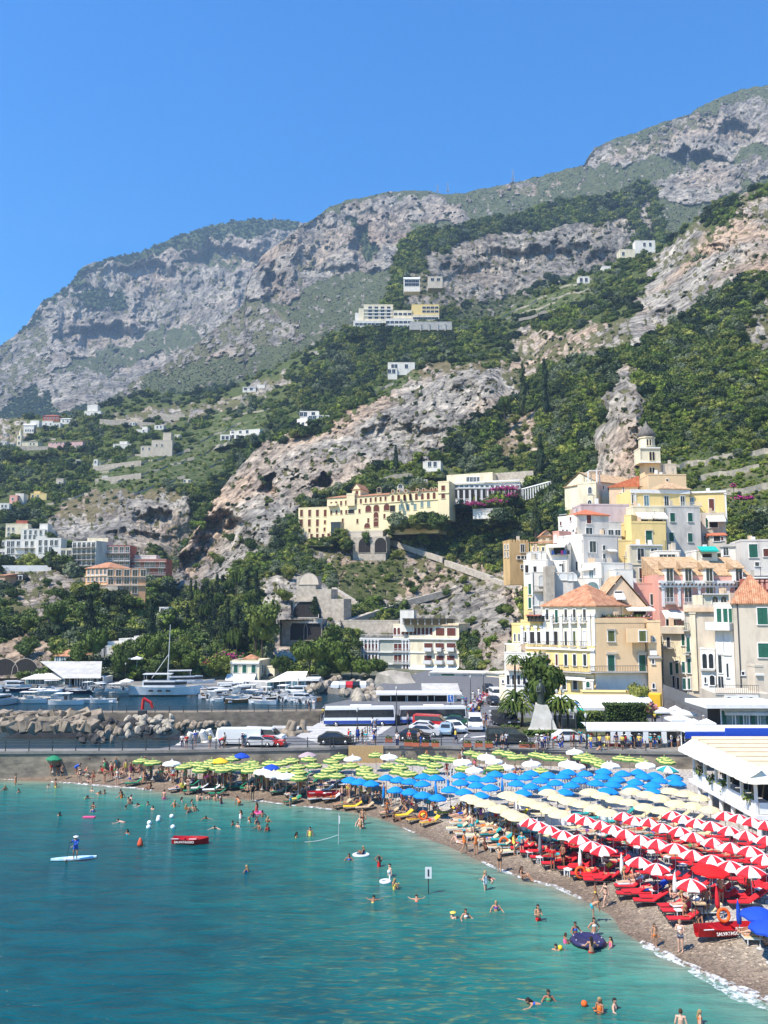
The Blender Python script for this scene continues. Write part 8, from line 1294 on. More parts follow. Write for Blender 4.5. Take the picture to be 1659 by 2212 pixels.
POSES={'stand':J(),'hips':J(elL=(.36,.06,1.16),wrL=(.20,-.02,.98),elR=(-.36,.06,1.16),wrR=(-.20,-.02,.98)),'walk':J(knL=(.10,-.18,.52),anL=(.10,-.22,.10),knR=(-.10,.06,.50),anR=(-.10,.30,.14),elL=(.24,.14,1.13),wrL=(.24,.12,.90),elR=(-.24,-.08,1.13),wrR=(-.22,-.26,.98)),'armup':J(elL=(.30,-.08,1.58),wrL=(.10,-.12,1.70),elR=(-.30,-.08,1.58),wrR=(-.10,-.12,1.70)),'phone':J(elL=(.24,-.04,1.13),wrL=(.12,-.28,1.20),elR=(-.24,-.04,1.13),wrR=(-.08,-.28,1.25)),'spread':J(elL=(.34,-.06,1.18),wrL=(.44,-.26,1.10),elR=(-.34,-.06,1.20),wrR=(-.38,-.28,1.16)),'bend':J(pel=(0,.1,.88),che=(0,-.22,1.08),nec=(0,-.34,1.16),hea=(0,-.46,1.20),shL=(.18,-.30,1.10),shR=(-.18,-.30,1.10),elL=(.2,-.38,.84),elR=(-.2,-.38,.84),wrL=(.14,-.44,.60),wrR=(-.14,-.44,.60),hiL=(.09,.1,.85),hiR=(-.09,.1,.85)),'sit':J(pel=(0,0,.12),che=(0,.10,.47),nec=(0,.09,.63),hea=(0,.05,.79),shL=(.18,.1,.58),shR=(-.18,.1,.58),elL=(.26,.05,.34),elR=(-.26,.05,.34),wrL=(.2,-.18,.38),wrR=(-.2,-.18,.38),hiL=(.09,-.02,.10),hiR=(-.09,-.02,.10),knL=(.13,-.38,.38),knR=(-.13,-.38,.38),anL=(.1,-.62,.05),anR=(-.1,-.62,.05)),'lean':J(pel=(0,0,.12),che=(0,.22,.38),nec=(0,.31,.50),hea=(0,.34,.65),shL=(.18,.28,.44),shR=(-.18,.28,.44),elL=(.26,.42,.2),elR=(-.26,.42,.2),wrL=(.24,.48,.02),wrR=(-.24,.48,.02),hiL=(.09,-.04,.10),hiR=(-.09,-.04,.10),knL=(.1,-.44,.22),knR=(-.12,-.44,.1),anL=(.08,-.82,.05),anR=(-.14,-.84,.05)),'lie':J(pel=(0,0,.12),che=(0,.36,.14),nec=(0,.52,.15),hea=(0,.67,.17),shL=(.18,.46,.14),shR=(-.18,.46,.14),elL=(.26,.2,.1),elR=(-.26,.2,.1),wrL=(.24,-.04,.08),wrR=(-.24,-.04,.08),hiL=(.09,-.04,.11),hiR=(-.09,-.04,.11),knL=(.1,-.44,.14),knR=(-.1,-.44,.12),anL=(.1,-.86,.07),anR=(-.1,-.86,.07)),'swim':J(pel=(0,.2,-.12),che=(0,-.14,-.02),nec=(0,-.30,.06),hea=(0,-.42,.16),shL=(.18,-.24,.02),shR=(-.18,-.24,.02),elL=(.4,-.42,-.02),elR=(-.4,-.42,-.02),wrL=(.5,-.64,-.01),wrR=(-.5,-.64,-.01),hiL=(.09,.24,-.14),hiR=(-.09,.24,-.14),knL=(.12,.6,-.2),knR=(-.12,.6,-.2),anL=(.14,.95,-.15),anR=(-.14,.95,-.15)),'paddle':J(elR=(-.30,-.12,1.30),wrR=(-.34,-.30,1.42),elL=(.12,-.22,1.20),wrL=(-.22,-.36,1.05),knL=(.14,-.08,.5),knR=(-.14,-.08,.5))}
BONES=[('pel','che',.135,.125),('che','nec',.13,.06),('nec','hea',.055,.06),('shL','elL',.05,.042),('elL','wrL',.04,.028),('shR','elR',.05,.042),('elR','wrR',.04,.028),('hiL','knL',.085,.058),('knL','anL',.055,.038),('hiR','knR',.085,.058),('knR','anR',.055,.038),('shL','shR',.06,.06)]
BODY={};GARM={}
def body(pose):
 if pose in BODY:return BODY[pose]
 j={k:Vector(v)for k,v in POSES[pose].items()};mb=MB();fem=False
 for a,b,r0,r1 in BONES:mb.tube(j[a],j[b],r0,r1,12);mb.ball(j[a],r0*.98,10,6);mb.ball(j[b],r1*.98,10,6)
 mb.ball(j['pel']-Vector((0,0,.0)),.14,12,8,1.15,.9,.9);h=j['hea'];mb.ball(h,.098,14,10,.84,1.0,1.22)
 fw=(h-j['nec']).cross(j['shL']-j['shR']).normalized();fw=fw if pose not in()else fw
 up=(h-j['nec']).normalized();lr=(j['shL']-j['shR']).normalized();fw=lr.cross(up);fw=-fw if fw.dot(Vector((0,-1,0)))<0 and pose not in('lie',)else fw
 if pose=='lie':fw=Vector((0,0,1))
 mb.ball(h+fw*.10-up*.01,.02,6,4);mb.ball(h+lr*.085,.022,6,4);mb.ball(h-lr*.085,.022,6,4);mb.ball(h+fw*.07-up*.075,.035,8,5)
 for s in 'LR':
  w=j['wr'+s];d=(w-j['el'+s]).normalized();side=lr if s=='L' else-lr;pr=d.cross(side).normalized()if abs(d.dot(side))<.9 else up;ac=pr.cross(d).normalized();pc=w+d*.05;mb.tube(w,w+d*.09,.03,.034,8)
  for k,(o,L_)in enumerate(((-.027,.07),(-.009,.085),(.010,.078),(.028,.06))):q=w+d*.09+ac*o;m_=q+d*L_*.55;mb.tube(q,m_,.0115,.0105,6);mb.tube(m_,m_+(d*.8-pr*.5).normalized()*L_*.5,.0105,.009,6)
  q=w+d*.04+ac*.032;mb.tube(q,q+(d*.6+ac*.8).normalized()*.055,.013,.011,6);a=j['an'+s];kd=(a-j['kn'+s]).normalized();f=Vector((0,-1,0))if abs(kd.z)>.6 else Vector((0,-.2,1)).normalized()*1.0;f=Vector((0,.7,-.7))*1 if pose=='swim' else f
  mb.tube(a-Vector((0,0,.03))if abs(kd.z)>.6 else a,a+f*.16-(Vector((0,0,.05))if abs(kd.z)>.6 else Vector()),.042,.03,8);mb.ball(a,.042,8,6)
 o=mb.build('tmp',SK[0]);rm=o.modifiers.new('r','REMESH');rm.mode='VOXEL';rm.voxel_size=.0135;rm.use_smooth_shade=True;dm=o.modifiers.new('d','DECIMATE');dm.ratio=.28
 dg=bpy.context.evaluated_depsgraph_get();me=bpy.data.meshes.new_from_object(o.evaluated_get(dg));bpy.data.objects.remove(o);me.materials.clear();me.materials.append(SK[0]);me.name='person_body';me.polygons.foreach_set('use_smooth',[True]*len(me.polygons));BODY[pose]=(me,j,up,fw,lr);return BODY[pose]
def garment(pose,kind):
 if(pose,kind)in GARM:return GARM[(pose,kind)]
 me,j,up,fw,lr=body(pose);n=len(me.vertices);co=np.zeros(n*3);me.vertices.foreach_get('co',co);co=co.reshape(-1,3);no=np.zeros(n*3);me.vertices.foreach_get('normal',no);no=no.reshape(-1,3)
 best=np.full(n,9.0);bi=np.zeros(n,int);bt=np.zeros(n)
 for i,(a,b,r0,r1)in enumerate(BONES[:11]):
  A=np.array(j[a]);Bv=np.array(j[b])-A;t=np.clip((co-A)@Bv/(Bv@Bv),0,1);dd=np.linalg.norm(co-A-t[:,None]*Bv,axis=1)/(r0*(1-t)+r1*t);k=dd<best;best[k]=dd[k];bi[k]=i;bt[k]=t[k]
 H_=np.array(j['hea']);hd=co-H_;hu=hd@np.array(up);hf=hd@np.array(fw);inhead=np.linalg.norm(hd,axis=1)<.145;off=.010
 thigh=(bi==7)|(bi==9)
 if kind=='shorts':sel=((bi==0)&(bt<.22))|(thigh&(bt<.5))
 elif kind=='trunks':sel=((bi==0)&(bt<.12))|(thigh&(bt<.2))
 elif kind=='bikini':sel=((bi==0)&(bt<.05))|(thigh&(bt<.12))|(((bi==0)&(bt>.80))|((bi==1)&(bt<.12)))
 elif kind=='swimsuit':sel=(bi==0)|((bi==1)&(bt<.45))|(thigh&(bt<.12))
 elif kind=='shirt':sel=((bi==0)&(bt>.05))|((bi==1)&(bt<.85))|(((bi==3)|(bi==5))&(bt<.6));off=.018
 elif kind=='longshirt':sel=((bi==0)|((bi==1)&(bt<.9))|(bi==3)|(bi==5)|(bi==4)|(bi==6))&(best<1.3)&~(((bi==4)|(bi==6))&(bt>.92));off=.018
 elif kind=='skirt':sel=((bi==0)&(bt<.3))|(thigh);off=.035
 elif kind=='trousers':sel=((bi==0)&(bt<.22))|thigh|(((bi==8)|(bi==10))&(bt<.92));off=.015
 elif kind=='hair':sel=inhead&((hu>.045)|((hf<-.015)&(hu>-.06))|((hf<.03)&(hu>.02)));off=.014
 elif kind=='hat':sel=inhead&(hu>.04);off=.02
 mb=MB();idx={};vs=co+no*off;fs=[]
 for p in me.polygons:
  v=list(p.vertices)
  if all(sel[i]for i in v):fs.append(v)
 used=sorted({i for f in fs for i in f});mp={i:k for k,i in enumerate(used)};mb.v=[tuple(vs[i])for i in used];mb.f=[tuple(mp[i]for i in f)for f in fs];mb.m=[0]*len(fs);mb.sm=[True]*len(fs)
 if kind=='hair_long':pass
 if kind=='hat':c=np.array(j['hea'])+np.array(up)*.05;b0=MB();b0.lathe([(.10,.02),(.20,0),(.205,.012),(.10,.04)],16);mm=Vector(up).to_track_quat('Z','Y').to_matrix();mb.add([mm@Vector(v)+Vector(c)for v in b0.v],b0.f,True)
 nm={'shorts':'swim_shorts','trunks':'swim_briefs','longshirt':'shirt'}.get(kind,kind);g=mb.mesh(nm,CL['red']);GARM[(pose,kind)]=g;return g
def longhair(pose):
 if(pose,'long')in GARM:return GARM[(pose,'long')]
 me,j,up,fw,lr=body(pose);mb=MB();h=j['hea'];mb.ball(h-fw*.045+up*.0,.10,10,8,.95,.8,1.25);mb.tube(h-fw*.06-up*.02,h-fw*.12-up*.32,.085,.05,8);mb.ball(h-fw*.12-up*.32,.05,8,5);GARM[(pose,'long')]=mb.mesh('long_hair',HR[0]);return GARM[(pose,'long')]
def setm(o,m):o.material_slots[0].link='OBJECT';o.material_slots[0].material=m
PR=random.Random(99)
def person(loc,rz,pose,lab,wear=(),skin=None,hair=None,lh=False,sc=1.0,group=None,hat=None):
 me=body(pose)[0];o=link('person',me);o.location=loc;o.rotation_euler=(0,0,rz);o.scale=(sc,)*3;setm(o,SK[PR.randrange(3)if skin is None else skin]);tag(o,lab,'person',group)
 for kind,col in wear:
  g=link({'shorts':'swim_shorts','trunks':'swim_briefs','longshirt':'shirt'}.get(kind,kind),garment(pose,kind),o);setm(g,CL[col])
 hm=HR[hair if hair is not None else PR.choice((0,0,0,1,1,2))];g=link('hair',garment(pose,'hair'),o);setm(g,hm)
 if lh:g=link('long_hair',longhair(pose),o);setm(g,hm)
 if hat:g=link('hat',garment(pose,'hat'),o);setm(g,CL[hat])
 return o
def outfit(lower=True):
 f=PR.random()<.5;c=PR.choice(('red','blue','black','turquoise','pink','yellow','green','navy','orange','white','purple'));k=PR.choice(('bikini','bikini','swimsuit'))if f else PR.choice(('shorts','shorts','trunks'));return f,c,k
KN={'bikini':'bikini','swimsuit':'swimsuit','shorts':'swim shorts','trunks':'swim briefs','shirt':'shirt','longshirt':'shirt','skirt':'skirt','trousers':'trousers'}
PN={'stand':'standing','hips':'standing hands on hips','walk':'walking','armup':'standing with raised hands','phone':'standing with hands in front','spread':'standing arms spread','bend':'bending over','sit':'sitting','lean':'sitting back','lie':'lying','swim':'swimming'}
MASS=[]
def auto(loc,place,pose,group,rz=None,wear=None,sc=None,far=False,**kw):
 f,c,k=outfit()
 if far:MASS.append((loc,PR.uniform(0,6.28)if rz is None else rz,pose,wear or[(k,c)],sc or PR.uniform(.92,1.05),kw.get('hat')));return
 wear=wear or[(k,c)];lab='person in %s %s %s %s'%(wear[0][1],KN[wear[0][0]],PN[pose],place);return person(loc,PR.uniform(0,6.28)if rz is None else rz,pose,lab,wear,lh=f and PR.random()<.7,sc=sc or PR.uniform(.92,1.05),group=group,**kw)
def at(cr,x,y,**k):K(cr);return GB(kx(x),ky(y))
B_='bathers on the shingle'
for cr,x,y,pose,rz,wear,lab,kw in(('b5',1043,895,'phone',-.6,[('shorts','navy'),('bikini','white')],'woman in a white bikini top and navy shorts standing near the waterline',dict(skin=0,hair=2)),('b5',862,862,'stand',.2,[('trunks','orange')],'small child standing on the wet shingle near the foam',dict(sc=.75,skin=1,lh=True)),('b5',138,318,'stand',2.8,[('shorts','navy'),('shirt','red')],'man in a red shirt and dark shorts beside the red loungers',dict(skin=2)),('b5',212,300,'phone',-1,[('shorts','black')],'dark tanned person right of the man in a red shirt',dict(skin=2)),('b5',440,545,'walk',1.2,[('trunks','yellow')],'child holding a patterned swim ring at the water edge',dict(sc=.75)),('b5',512,575,'walk',-1.2,[('bikini','black')],'girl in a black bikini walking out beside the child with a ring',dict(sc=.9,lh=True)),('b5',425,655,'bend',1.3,[('shorts','turquoise')],'boy in turquoise shorts stooping at the water edge',dict(sc=.85,skin=1)),('b5',1530,515,'stand',0,[('bikini','red')],'brown skinned woman standing under the second striped row',dict(skin=2,lh=True)),('b3',305,1090,'walk',1.4,[('swimsuit','orange')],'woman in an orange swimsuit stepping towards the sea',dict(skin=1)),('b3',412,1105,'hips',3.1,[('bikini','orange')],'woman in an orange bikini seen from behind',dict(skin=1)),('b3',635,1260,'armup',-.6,[('shorts','black')],'man in black shorts rubbing his face at the waterline',dict(skin=1)),('b3',770,1105,'phone',1.5,[('swimsuit','yellow')],'woman in a yellow swimsuit left of the man in light blue',dict(skin=1,lh=True)),('b3',842,1110,'hips',3.0,[('shorts','navy'),('shirt','turquoise')],'man in a light blue shirt and navy shorts from behind',dict(skin=0)),('b3',500,1055,'sit',1,[('trunks','orange')],'person in orange sitting low on the shingle',{}),('b3',380,925,'stand',0,[('shorts','turquoise')],'person in turquoise shorts among the cream loungers',{}),('b3',850,1335,'sit',1.2,[('bikini','black')],'woman with long dark hair sitting at the waterline',dict(lh=True,skin=1)),('b3',240,995,'lean',.9,[('trunks','white')],'person leaning back on the wet shingle left of the orange swimsuit',{}),('b2',568,665,'stand',.4,[('bikini','orange')],'woman in a bikini standing below the blue parasols',dict(lh=True)),('b2',630,695,'sit',1.2,[('swimsuit','black')],'brown woman sitting at the wet edge below the blue parasols',dict(skin=2)),('b2',200,545,'stand',.5,[('shorts','navy')],'man in navy shorts near the left blue parasols',{}),('b2',30,460,'stand',3,[('shorts','blue')],'man in blue shorts near the plain red boat',{}),('b1',985,520,'hips',.1,[('shorts','black')],'left of a pair of people in black standing at the water edge',dict(skin=1)),('b1',1025,520,'hips',.1,[('swimsuit','black')],'right of a pair of people in black standing at the water edge',dict(lh=True,skin=1)),('b1',450,458,'stand',.3,[('skirt','yellow')],'woman with a yellow towel near the left water edge',dict(lh=True)),('b1',500,468,'phone',-.4,[('bikini','black')],'slim woman right of the one with a yellow towel',dict(lh=True)),('b1',140,400,'walk',1.4,[('bikini','black')],'woman striding at the far left water edge',dict(lh=True)),('b1',375,380,'stand',0,[('shorts','red'),('shirt','white')],'person in white and red under the single white parasol',{}),('b1',410,350,'stand',2,[('shorts','black'),('shirt','grey')],'man in a grey shirt under the single white parasol',{}),('b1',1335,580,'phone',.8,[('swimsuit','turquoise')],'child in a turquoise swimsuit standing in the shallows',dict(sc=.8)),('Za',355,1080,'stand',.2,[('skirt','pink'),('bikini','pink')],'woman in a long pink skirt by the left wall',dict(lh=True,skin=1)),('Za',180,1085,'walk',.4,[('trunks','black')],'dark figure walking at the far left wall',dict(skin=2)),('Za',480,1060,'hips',0,[('shorts','red')],'man with hands on hips under the small green parasol',{}),('Za',535,1060,'stand',.6,[('shorts','black')],'man in black shorts right of the small green parasol',dict(skin=2)),('Za',577,1115,'walk',1.2,[('shorts','black')],'man in long black shorts walking at the left water edge',dict(skin=1)),('Za',650,1035,'stand',1,[('trunks','white')],'person alone close to the wall left of the crowd',dict(skin=1)),('Za',710,1070,'bend',1.5,[('shirt','blue'),('shorts','blue')],'person in blue bending beside the wall',{}),('Za',745,1140,'stand',.4,[('bikini','black')],'woman in a black bikini at the left water edge',dict(lh=True)),('Za',845,1040,'armup',.8,[('shorts','navy')],'man in navy shorts stretching by the sea wall',{}),('Za',870,1140,'stand',.1,[('trunks','red')],'child at the water edge left of the foam line',dict(sc=.8)),('Za',820,1145,'sit',1,[('trunks','black')],'child crouching in the foam at the left',dict(sc=.8)),('Za',975,1145,'phone',-.6,[('bikini','black')],'woman in a black bikini before the crowd',dict(lh=True,skin=1)),('Za',1090,1160,'stand',.1,[('bikini','white')],'woman in a white bikini at the foam',{}),('Za',1210,1170,'stand',-.4,[('shorts','blue')],'boy in blue shorts at the foam',dict(sc=.9)),('Za',1340,1165,'walk',1.4,[('bikini','pink')],'woman striding along the foam at the right of the left crowd',dict(lh=True)),('Za',20,1060,'bend',.5,[('shirt','white'),('shorts','grey')],'person in white bending among boulders at the left edge',{})):
 person(at(cr,x,y),rz,pose,lab,wear,group=B_,**kw)
def crowd(cr,poly,n,place,poses,group=B_,far=False):
 K(cr);P_=[(kx(x),ky(y))for x,y in poly];xs,ys=zip(*P_);k=0;tries=0
 while k<n and tries<4000:
  tries+=1;x=PR.uniform(min(xs),max(xs));y=PR.uniform(min(ys),max(ys))
  if not bool(inpoly(np.array([x]),np.array([y]),P_)[0]):continue
  auto(GB(x,y),place,PR.choice(poses),group,far=far);k+=1
crowd('Za',[(960,1010),(1640,1040),(1640,1120),(960,1095)],30,'in the left crowd',('stand','sit','hips','bend','lean','sit','stand'),far=True)
crowd('Za',[(400,990),(960,1000),(960,1070),(400,1050)],8,'by the left wall',('sit','stand','lean'),far=True)
crowd('b1',[(450,340),(1000,360),(1500,430),(1500,500),(1000,440),(450,400)],44,'before the pagoda parasols',('stand','sit','sit','lean','hips','bend','phone'),far=True)
crowd('b2',[(180,440),(560,520),(1000,580),(1150,690),(1000,660),(560,600),(200,530)],26,'before the blue parasols',('sit','lean','stand','sit','hips'))
crowd('b3',[(200,640),(560,800),(900,880),(850,960),(500,870),(250,760)],22,'before the cream parasols',('sit','stand','lean','sit','hips'))
crowd('b3',[(100,330),(1600,330),(1600,420),(100,420)],14,'under the blue parasols',('stand','sit'),far=True)
crowd('b2',[(560,200),(1650,200),(1650,250),(560,250)],12,'under the right pagoda parasols',('stand','stand','sit'),far=True)
crowd('b3',[(880,980),(1400,1040),(1600,1150),(1500,1200),(900,1080)],12,'near the first striped row',('sit','stand','lean'))
crowd('b5',[(500,100),(1600,200),(1600,260),(500,160)],8,'between the striped rows',('sit','stand','lean'))
for i,(x,y,rz,m,l)in enumerate(LOUNGES):
 if PR.random()<(.5 if m is not C_RED else .22):f,c,k=outfit();person((x-.05,y,beach_z(x,y)+.30),rz-math.pi/2,'lie','person in %s %s lying %s'%(c,KN[k],l.replace('sun lounger ','').replace(' from the sea','').replace('parasol row','row').replace('red ','').replace('wooden ','').replace('outer ','').replace('green framed ','').replace(' along the wet shingle','').replace('out in the sun ','')),[(k,c)],lh=f,group='sunbathers on loungers')
K('b5')
for x,y,pose,rz,w,l,s in((655,430,'sit',1.2,'black','tanned woman sitting on a front lounger facing left',1),(710,420,'sit',1.4,'red','rosy person behind her on the white lounger',3),(985,560,'sit',1.0,'black','woman sitting on a red lounger holding a yellow bag',0),(1065,600,'sit',1.2,'black','woman with dark hair sitting under the frontmost striped parasol',1),(1085,675,'sit',.6,'black','shaded person sitting at the parasol pole',2),(1160,680,'sit',0,'green','shaded person sitting right of the parasol pole',2),(1230,640,'stand',3,'navy','shaded man standing behind the rescue boat',2),(1330,560,'stand',0,'red','person standing behind the red rescue boat',1),(1650,850,'sit',.4,'black','dark haired person cut by the right edge',1),(1560,800,'lie',-1.5,'white','sunbather on the cream lounger at the right edge',0)):
 p=GB(kx(x),ky(y));p.z+=.35 if pose=='sit' and x<1075 else 0;p.z+=.3 if pose=='lie' else 0;person(p,rz,pose,l,[('bikini' if pose=='sit' else 'shorts',w)],skin=s,lh=pose=='sit',group=B_)
def sea(cr,lst,place):
 K(cr)
 for it in lst:
  x,y,pose,deep=it[:4];kw=it[4]if len(it)>4 else{};p=G(kx(x),ky(y),0);p.z=-deep;lab=kw.pop('lab',None);w=kw.pop('wear',None);f,c,k=outfit();w=w or[(k,c)];rz=kw.pop('rz',None);rz=PR.uniform(0,6.28)if rz is None else rz
  adj={1.35:'chin',1.2:'shoulder',.95:'waist',.5:'knee'}.get(deep,'chest');lab=lab or('person swimming %s'%place if pose=='swim' else 'person %s deep in the water %s'%(adj,place));person(p,rz,pose,lab,w,lh=f,group='bathers in the sea',**kw)
sea('b5',[(35,675,'phone',.75,dict(lab='stout man in red trunks standing in the shallows',wear=[('shorts','red')],rz=.3,skin=1)),(298,790,'spread',.85,dict(lab='girl in a blue bikini at the left rim of the purple inflatable',wear=[('bikini','blue')],rz=.4)),(432,780,'hips',.7,dict(lab='woman with hands on hips behind the purple inflatable',wear=[('bikini','white')],rz=.2)),(412,900,'spread',.85,dict(lab='person in red briefs in front of the purple inflatable',wear=[('trunks','red')],rz=3.0)),(228,830,'phone',1.0,dict(lab='girl in pink at the far left of the purple inflatable',wear=[('swimsuit','pink')],rz=1.8,sc=.9)),(548,855,'spread',.85,dict(lab='child in pink right of the purple inflatable',wear=[('swimsuit','pink')],rz=-1.5,sc=.8)),(160,880,'stand',1.4,dict(lab='dark head of a swimmer left of the purple inflatable')),(108,1240,'spread',1.2,dict(lab='woman with wet dark hair alone in the lower water',rz=0)),(20,1260,'swim',.0,dict(lab='bearded swimmer facing right left of the dark haired woman',rz=-1.5)),(470,1320,'phone',1.05,dict(lab='brown skinned bather filming in the lower water',skin=2,rz=-1)),(575,1300,'spread',1.2,dict(lab='bather looking at the one who is filming',skin=0,rz=1)),(1045,1440,'stand',.85,dict(lab='woman with long dark hair seen from behind at the bottom edge',rz=2.8,skin=0)),(1180,1400,'stand',.85,dict(lab='girl with a dark ponytail at the bottom edge',rz=1.4,sc=.85)),(975,1420,'swim',.05,dict(lab='swimmer just entering at the bottom edge'))],'')
sea('b6',[(35,150,'stand',1.0),(290,312,'spread',1.2),(378,275,'sit',.05,dict(lab='child lying in the white oval inflatable',sc=.8)),(485,352,'armup',1.0,dict(lab='woman with long wet hair covering her face',skin=2)),(556,415,'stand',.85,dict(lab='man standing beside the small white float',rz=-1.2)),(588,500,'phone',1.0),(445,580,'swim',0),(730,575,'swim',0),(970,690,'stand',1.3,dict(lab='woman in a wide straw hat in the open water',hat='yellow')),(1052,690,'spread',1.15,dict(lab='dark haired bather beside the straw hat')),(1250,640,'spread',1.1,dict(lab='woman in a purple bikini in deep water',wear=[('bikini','purple')],rz=0)),(1180,505,'hips',.45,dict(lab='girl in a patterned white swimsuit in the shallows',wear=[('swimsuit','white')],rz=1)),(1225,437,'swim',-.05,dict(lab='person lying in the shallows behind the patterned swimsuit')),(1640,895,'stand',1.4),(368,105,'sit',.15),(378,75,'stand',.3),(360,80,'sit',.1)],'in the middle of the bay')
sea('b7',[(80,148,'stand',.5),(25,175,'spread',1.15),(97,188,'stand',1.3),(290,160,'stand',.8),(253,158,'stand',1.4),(480,180,'spread',1.3),(508,192,'swim',0),(546,192,'stand',1.3),(630,190,'stand',1.3),(635,215,'spread',1.05),(670,232,'stand',1.3),(685,225,'stand',1.2),(680,248,'spread',1.2),(487,265,'spread',1.2),(485,288,'stand',1.2),(445,215,'swim',0),(312,308,'stand',1.35),(657,270,'stand',1.4),(740,255,'swim',0),(772,252,'stand',1.35),(797,275,'stand',1.35),(858,222,'stand',.75,dict(lab='broad pale man in pink shorts wading left of centre',wear=[('shorts','pink')],rz=3,skin=3)),(913,262,'spread',1.05,dict(lab='broad bald man chest deep right of the pink shorts',rz=3,skin=3,hair=2)),(780,172,'sit',.1)],'off the left beach')
sea('b7',[(950,235,'spread',1.25),(1003,240,'stand',1.35),(1032,228,'stand',.95),(1052,225,'stand',1.1),(1090,222,'sit',.3),(1125,228,'sit',.3),(1155,245,'stand',.8),(1143,215,'lean',.1),(1248,255,'bend',.5),(1340,290,'hips',.8),(973,275,'stand',1.2),(1008,272,'stand',1.25),(1022,285,'spread',1.2),(988,292,'spread',1.2),(1070,320,'swim',0),(1257,320,'stand',1.0),(1300,345,'stand',1.2),(1322,315,'stand',1.1),(1342,350,'stand',1.1),(1352,378,'spread',1.1),(1370,315,'spread',1.1),(1397,388,'stand',1.1),(1400,340,'spread',1.2),(1122,370,'swim',0),(1215,358,'stand',1.3),(1242,366,'spread',1.3),(665,405,'spread',1.3),(640,340,'swim',0),(1550,420,'stand',1.3),(1288,600,'spread',1.25)],'among the buoys and boats')
K('b7');p=G(kx(393),ky(535),.17);o=person(p,R(-35),'paddle','person in a blue wetsuit and white cap standing on the paddle board',[('longshirt','blue'),('shorts','blue')],skin=1,hair=0,hat='white',group=None);o.rotation_euler=(0,0,R(20));q=Vector((p.x-.42,p.y-.35,0));t=Thing('paddle','dark paddle held by the person in the blue wetsuit','paddle',q);mb=MB();mb.tube(q+Vector((-.12,0,.1)),q+Vector((.1,0,1.75)),.018,n=5);t.put('shaft',mb,IRN);mb=MB();mb.box(q.x-.2,q.x-.02,q.y-.01,q.y+.01,-.25,.2);t.put('blade',mb,IRN)
for cr,lst,z,place in(('Z8',[(35,925,'stand'),(70,930,'phone'),(142,905,'stand'),(262,925,'stand'),(345,925,'bend'),(380,920,'stand'),(525,920,'stand'),(545,918,'stand')],3.01,'at the pier railing'),('Z8',[(1410,890,'stand'),(1395,885,'hips'),(1605,880,'walk'),(1535,900,'stand'),(1510,890,'stand'),(1590,780,'stand'),(1190,690,'walk'),(1360,730,'stand'),(1420,690,'stand'),(1070,620,'stand'),(1110,615,'stand')],3.01,'near the ramp'),('Z5',[(175,1365,'walk'),(180,1290,'walk'),(95,1390,'stand'),(20,1350,'stand'),(255,1190,'stand'),(300,1190,'walk'),(160,1190,'stand'),(430,1190,'stand'),(488,1200,'stand'),(500,1390,'stand'),(390,1400,'stand'),(590,1380,'stand'),(612,1385,'phone'),(935,1370,'walk'),(865,1190,'stand'),(1020,1190,'stand'),(1195,1200,'stand'),(1215,1200,'walk'),(1260,1220,'walk'),(1240,1250,'walk'),(1055,1120,'stand'),(1100,1090,'stand'),(1155,1110,'stand'),(1030,1100,'stand')],3.01,'on the plaza'),('Z5',[(1000,1010,'stand'),(1030,1015,'stand'),(1115,1000,'stand'),(1140,1020,'stand'),(1210,1010,'stand'),(1165,985,'walk'),(1190,960,'stand'),(1095,960,'stand'),(1150,940,'stand')],3.01,'by the road to the tunnel'),('Z3',[(15,1520,'stand'),(75,1520,'stand'),(115,1500,'stand'),(420,1530,'stand'),(435,1525,'hips'),(470,1530,'stand'),(495,1530,'stand'),(535,1525,'stand'),(590,1500,'bend'),(650,1520,'sit'),(680,1525,'stand'),(760,1510,'stand'),(790,1515,'stand'),(850,1520,'stand'),(945,1510,'stand'),(965,1500,'phone'),(860,1480,'stand')],3.1,'at the promenade railing'),('b4',[(60,460,'stand'),(140,465,'stand'),(170,462,'sit'),(215,460,'stand'),(290,455,'stand'),(345,455,'stand'),(378,450,'phone'),(425,455,'stand'),(455,440,'stand'),(500,455,'stand'),(540,440,'stand'),(600,455,'stand'),(640,450,'stand'),(680,445,'stand'),(790,440,'stand'),(850,440,'hips'),(930,435,'stand'),(980,435,'stand')],3.1,'waiting at the bus shelter'),('Z4',[(430,1520,'stand'),(600,1560,'stand'),(640,1560,'sit'),(960,1560,'stand'),(1045,1600,'stand'),(1240,1590,'sit'),(1220,1590,'stand'),(1300,1600,'sit'),(740,1540,'stand')],3.05,'on the cafe terrace')):
 K(cr)
 for x,y,pose in lst:
  p=G(kx(x),ky(y),z);c1,c2=PR.choice(('white','white','grey','blue','red','yellow','black','turquoise','navy')),PR.choice(('navy','black','grey','blue','white'));w=[('shirt',c1),(PR.choice(('trousers','shorts','skirt')),c2)];auto(p,place,pose,'people on the promenade and plaza',wear=w,hat='white' if PR.random()<.2 else None,far=True)
sc_=MB();sc_.box(-.5,.35,-.14,.14,.3,.65);sc_.box(-.5,-.1,-.16,.16,.65,.8);sc_.tube((.45,0,.3),(.6,0,1.0),.05);sc_.box(.5,.7,-.28,.28,.95,1.02);SCm={c:sc_.mesh('body',m)for c,m in(('white',P_WHT),('black',P_BLK),('red',P_RED))};sw=MB();sw.lathe([(.1,-.05),(.24,-.05),(.24,.05),(.1,.05)],12);SWm=sw.mesh('wheel',RUB);K('Z5')
